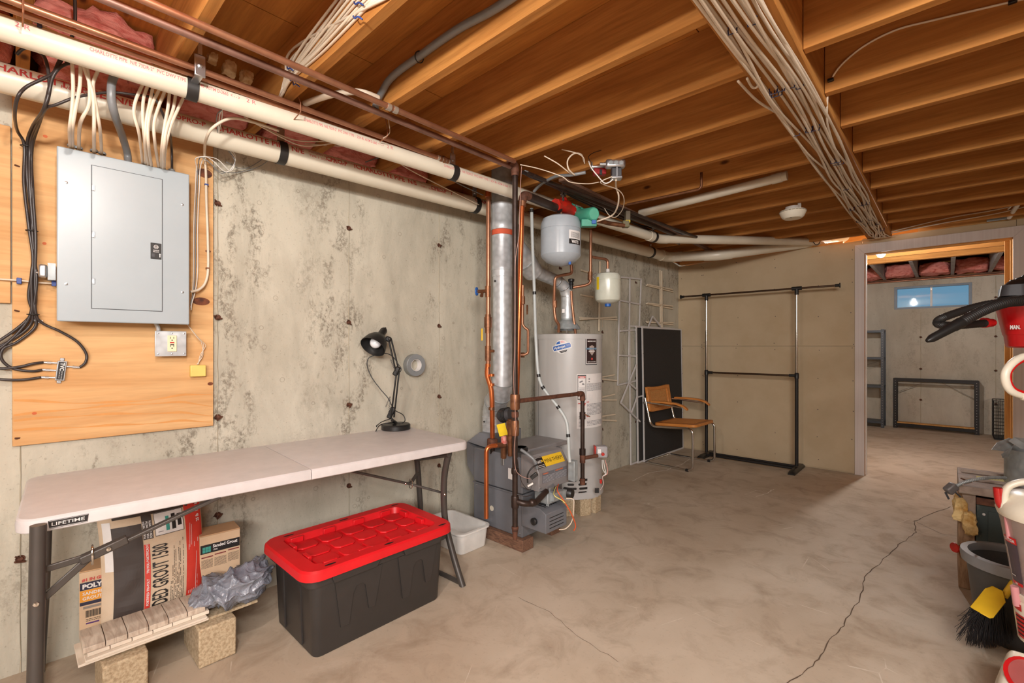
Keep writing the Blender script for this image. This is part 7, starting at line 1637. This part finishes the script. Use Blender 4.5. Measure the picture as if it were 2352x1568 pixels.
# broom
br = thing('broom', 'broom standing bristles down with a yellow head and black bristles', 'broom', P(2262, 1480, z=0.003))
t0_ = P(2250, 1398, d=1.93); t1_ = P(2300, 1362, d=1.93); up_ = P(2300, 1358, d=1.93); 
hd = [P(2250, 1407, d=1.93), P(2275, 1421, d=1.90), P(2283, 1420, d=1.90), P(2312, 1384, d=1.92), P(2305, 1356, d=1.95), P(2286, 1363, d=1.96)]
mb = MB(); mb.prism(hd, FW*.045); obj('head', mb, YEL, br, bev=.004)
mb = MB(); 
for k in range(420):
    s = random.random(); a = P(2251, 1407, d=1.93).lerp(P(2312, 1395, d=1.92), s)+FW*random.uniform(0, .045)
    tipu = 2212+112*s+random.gauss(0, 5); tipv = 1470+14*sin(pi*s)+random.uniform(-8, 6)-(0 if s > .08 else random.uniform(0, 55)); tipu -= 0 if s > .08 else random.uniform(0, 26)
    b = P(tipu, tipv, d=1.965+random.uniform(-.03, .03)); b.z = max(b.z, .002)
    m_ = (a+b)/2+V(random.uniform(-.004, .004), 0, 0); d = (b-a).normalized(); sd = d.cross(FW).normalized()*.0011
    mb.add([a-sd, a+sd, a+FW*.0015, b-sd*.5, b+sd*.5, b+FW*.001], [(0, 1, 4, 3), (1, 2, 5, 4), (2, 0, 3, 5)])
o = obj('bristles', mb, BRIST, br); o['kind'] = 'stuff'
mb = MB(); mb.tube([P(2306, 1370, d=1.96), V(.62, 3.0, 1.25)], .0125, 12); obj('handle', mb, YEL, br, smooth=60)
# upright vacuum
vc = V(.300, 2.590, 0)
uv = thing('upright_vacuum', 'white and red upright vacuum cleaner cut off by the right edge', 'vacuum', vc)
def vz(v, d=1.70): return H+(CY-v)/FPX*d
mb = MB(); mb.lathe([(.115, .375), (.150, .62), (.158, .66), (.155, .66), (.147, .62), (.112, .378), (0, .376)], vc, (0, 0, 1), 48); obj('dust_canister', mb, SMOKY, uv, smooth=40, label='smoky clear dust canister')
mb = MB(); mb.lathe([(.159, .655), (.165, .675), (.158, .70), (.13, .735), (.08, .75), (0, .752)], vc, (0, 0, 1), 48); obj('canister_lid', mb, CREAMP, uv, smooth=35)
mb = MB(); mb.lathe([(.118, .352), (.122, .375), (.100, .377)], vc, (0, 0, 1), 48, True, False); obj('canister_base', mb, CREAMP, uv, smooth=35)
L_ = V(-.95, -.28, 0).normalized()     # toward the visible left flank
S_ = FW
e0 = vc+L_*.150
mb = MB(); mb.tube(spl([e0+Z_*.665, e0+Z_*.70-L_*.0, vc+L_*.135+Z_*.765, vc+L_*.06+Z_*.795, vc-L_*.05+Z_*.80], 8), [.020]*33, 12, flat=.6); obj('carry_handle', mb, CREAMP, uv, smooth=60)
mb = MB(); mb.tube(spl([vc+L_*.166+Z_*.755, vc+L_*.160+Z_*.70, vc+L_*.145+Z_*.675], 5), .014, 10); mb.tube(spl([vc+L_*.150-FW*.04+Z_*.70, vc+L_*.10-FW*.10+Z_*.755, vc+L_*.03-FW*.125+Z_*.70], 6), .018, 10, flat=.5); obj('release_catch', mb, REDC, uv, smooth=60, label='translucent red release catch')
mb = MB(); mb.tube([vc+L_*.156-FW*.02+Z_*.66, vc+L_*.148-FW*.02+Z_*.575], .010, 10); obj('latch', mb, mat('pink_clear', (206, 140, 144), .2, coat=.4), uv, smooth=60); mb = MB(); mb.tube([vc+L_*.136-FW*.02+Z_*.40, vc+L_*.128-FW*.02+Z_*.33], .012, 10); obj('latch', mb, bpy.data.materials['pink_clear'], uv, smooth=60)
a0_ = atan2((-vc).y, (-vc).x)
def vf(off=0): 
    return lambda x, y: V(vc.x+(.115+.143*(y-.375)+off)*cos(a0_+x/.14), vc.y+(.115+.143*(y-.375)+off)*sin(a0_+x/.14), y)
xs = -.165
mb = MB(); patch(mb, vf(.002), xs, xs+.055, .42, .575, 6, 8); obj('label_panel', mb, mat('label_plum', (74, 62, 72), .3), uv)
mb = MB(); patch(mb, vf(.003), xs, xs+.055, .562, .585, 6, 1); patch(mb, vf(.003), xs, xs+.055, .408, .420, 6, 1); obj('label_red', mb, REDV, uv)
mb = MB(); write(mb, 'SUCTION', .016, lambda x, y: vf(.004)(x+xs+.003, y+.567), width=.045, bold=.04); write(mb, 'PET', .009, lambda x, y: vf(.004)(x+xs+.020, y+.410), bold=.04); patch(mb, vf(.004), xs+.006, xs+.008, .44, .55); patch(mb, vf(.004), xs+.008, xs+.03, .44, .443); obj('lettering', mb, LABELW, uv)
mb = MB(); mb.lathe([(.105, .20), (.120, .34), (.116, .351), (0, .3515)], vc, (0, 0, 1), 40); obj('motor_housing', mb, CREAMP, uv, smooth=35)
vf2 = lambda off: (lambda x, y: V(vc.x+(.105+.107*(y-.20)+off)*cos(a0_+x/.115), vc.y+(.105+.107*(y-.20)+off)*sin(a0_+x/.115), y))
mb = MB(); patch(mb, vf2(.002), -.135, -.085, .215, .30, 5, 5); patch(mb, vf2(.002), -.135, -.10, .315, .340, 4, 1); obj('red_grille', mb, REDV, uv)
for k in range(5): mb = MB(); patch(mb, vf2(.0035), -.130, -.092, .225+.016*k, .230+.016*k, 4, 1); obj('grille_slot', mb, INK, uv)
mb = MB(); mb.tube([vc-FW*.02+Z_*.75, vc-L_*.10+FW*.05+Z_*1.06], .018, 12); obj('neck', mb, CREAMP, uv, smooth=60)
HD = 1.78; hl = [P(2358, 818, d=HD), P(2330, 830, d=HD), P(2311, 852, d=HD), P(2310, 876, d=HD), P(2322, 897, d=HD), P(2348, 908, d=HD), P(2375, 912, d=HD), P(2395, 880, d=HD), P(2385, 835, d=HD)]
mb = MB(); mb.tube(spl(hl, 6, closed=True), .0135, 14, closed=True); obj('handle_loop', mb, CREAMP, uv, smooth=60, label='white loop handle with red inner grip')
hc_ = P(2352, 865, d=HD); mb = MB(); mb.tube([hc_+(q-hc_)*.86-FW*.003 for q in spl(hl, 6, closed=True)], .0085, 10, closed=True); obj('handle_grip', mb, REDV, uv, smooth=60)
mb = MB(); mb.tube([hl[5], vc-L_*.10+FW*.05+Z_*1.06], .018, 12); obj('handle_stem', mb, CREAMP, uv, smooth=60)
# cleaner head on the floor
hx0 = P(2296, 1545, d=1.62); hy = hx0
hb = [V(.095, 2.20, 0), V(.50, 2.20, 0), V(.50, 2.50, 0), V(.135, 2.50, 0)]
mb = loft([[p+Z_*.004 for p in hb], [p+Z_*.06 for p in hb], [hb[0]+V(.02, .03, .115), hb[1]+V(-.02, .03, .115), hb[2]+V(-.02, -.03, .20), hb[3]+V(.03, -.03, .20)]]); obj('floor_head', mb, CREAMP, uv, bev=.018, bseg=3)
nr = None
t1 = hb[0]+V(.035, .045, .124); 
def hf_(x, y): return V(.115+.02+x, 2.235+y, .1185+y*.33)
mb = MB(); disc(mb, lambda x, y: hf_(x, y)+Z_*.006, .07, .12, .062, .085, 24); obj('brush_window_rim', mb, REDV, uv); mb = MB(); disc(mb, lambda x, y: hf_(x, y)+Z_*.008, .07, .12, .050, .070, 24); obj('brush_window', mb, SMOKY, uv)
mb = MB(); disc(mb, lambda x, y: hf_(x, y)+Z_*.007, .10, .008, .075, .022, 20); obj('red_bumper', mb, REDV, uv)
# wall mounted shop vacuum
sc2 = V(.385, 3.42, 0)
sv = thing('shop_vacuum', 'red and black wall-hung shop vacuum with its hose looped to the left', 'vacuum', V(sc2.x, sc2.y, 1.28))
zz = lambda v, d=2.2: H+(CY-v)/FPX*d
def sring(rx, ry, z, n=40): return [V(sc2.x+rx*cos(2*pi*k/n)*(abs(cos(2*pi*k/n))**-.25 if abs(cos(2*pi*k/n)) > .3 else 1.0), sc2.y+ry*sin(2*pi*k/n), z) for k in range(n)]
def rr2(hx, hy, z, r=.08): return rring(sc2.x-hx, sc2.x+hx, sc2.y-hy, sc2.y+hy, r, z, 6)
obj('tank', loft([rr2(.155, .13, 1.283, .05), rr2(.165, .14, 1.29, .06), rr2(.172, .147, 1.345, .07), rr2(.175, .150, 1.346, .07), rr2(.20, .17, 1.485, .08)]), REDV, sv, smooth=40)
obj('lid_collar', loft([rr2(.205, .175, 1.486, .085), rr2(.208, .178, 1.50, .085), rr2(.205, .175, 1.53, .085)]), BLACKP, sv, smooth=40)
obj('motor_cover', loft([rr2(.19, .16, 1.531, .08), rr2(.19, .16, 1.58, .08), rr2(.165, .14, 1.608, .08), rr2(.12, .10, 1.622, .07)]), BLACKP, sv, smooth=40)
obj('side_vent', loft([rring(sc2.x-.198, sc2.x-.10, sc2.y-.172, sc2.y-.05, .03, 1.532), rring(sc2.x-.190, sc2.x-.10, sc2.y-.165, sc2.y-.05, .03, 1.585)]), DKGREY, sv, smooth=40)
for k in range(3):
    mb = MB(); q = [V(sc2.x+(.15-.02*k)*cos(t)*1.0, sc2.y+(.12-.015*k)*sin(t), 1.618+.010*k+.004*sin(3*t+k)) for t in [2*pi*i/28 for i in range(28)]]; mb.tube(q, .006, 8, closed=True); obj('wound_cord', mb, BLACKR, sv, smooth=60)
obj('top_grip', MB().box((sc2.x-.06, sc2.y-.05, 1.623), (sc2.x+.06, sc2.y+.05, 1.655)), BLACKP, sv, bev=.008)
obj('tank_clip', MB().box((sc2.x-.10, sc2.y-.182, 1.43), (sc2.x+.10, sc2.y-.172, 1.50)), BLACKP, sv, bev=.006); obj('clip_window', MB().box((sc2.x-.085, sc2.y-.186, 1.445), (sc2.x+.09, sc2.y-.1815, 1.475)), REDV, sv)
f = lambda x, y: V(sc2.x-.160+x+.0, sc2.y-.159-.0006-(y-1.36)*.10, y)
mb = MB(); write(mb, 'MAN.', .026, lambda x, y: f(x-.004, y+1.372), width=.034, bold=.05); obj('lettering', mb, LABELW, sv)
mb = MB(); np_ = P(2262, 741, d=2.22); mb.tube([np_, np_+RT*.03+FW*.0, np_+RT*.10+FW*.10], .020, 14); mb.tube([np_-RT*.010, np_+RT*.008], .024, 14); obj('inlet', mb, REDV, sv, smooth=40)
hp = spl([P(2262, 742, d=2.21), P(2230, 745, d=2.20), P(2195, 747, d=2.18), P(2162, 746, d=2.16), P(2153, 740, d=2.16), P(2165, 730, d=2.16), P(2210, 714, d=2.16), P(2262, 700, d=2.15), P(2320, 692, d=2.12), P(2370, 684, d=2.10)], 16)
mb = MB(); mb.tube(hp, [.0185 if i % 2 else .0170 for i in range(len(hp))], 12); obj('hose', mb, BLACKR, sv, smooth=35)
hp = spl([P(2385, 680, d=2.06), P(2352, 690, d=2.04), P(2315, 694, d=2.03), P(2275, 706, d=2.03), P(2240, 722, d=2.03), P(2205, 742, d=2.03)], 18)
mb = MB(); mb.tube(hp, [.0225 if i % 2 else .0208 for i in range(len(hp))], 12); obj('hose', mb, BLACKR, sv, smooth=35)
mb = MB(); mb.tube([P(2208, 740, d=2.03), P(2190, 750, d=2.03), P(2186, 752, d=2.03), P(2140, 777, d=2.03), P(2129, 783, d=2.03)], [.0235, .0225, .0205, .0175, .0080], 16); obj('crevice_wand', mb, BLACKP, sv, smooth=40)
obj('wall_bracket', MB().box((sc2.x+.20, sc2.y-.08, 1.42), (.7615, sc2.y+.08, 1.56)), BLACKP, sv, bev=.006)
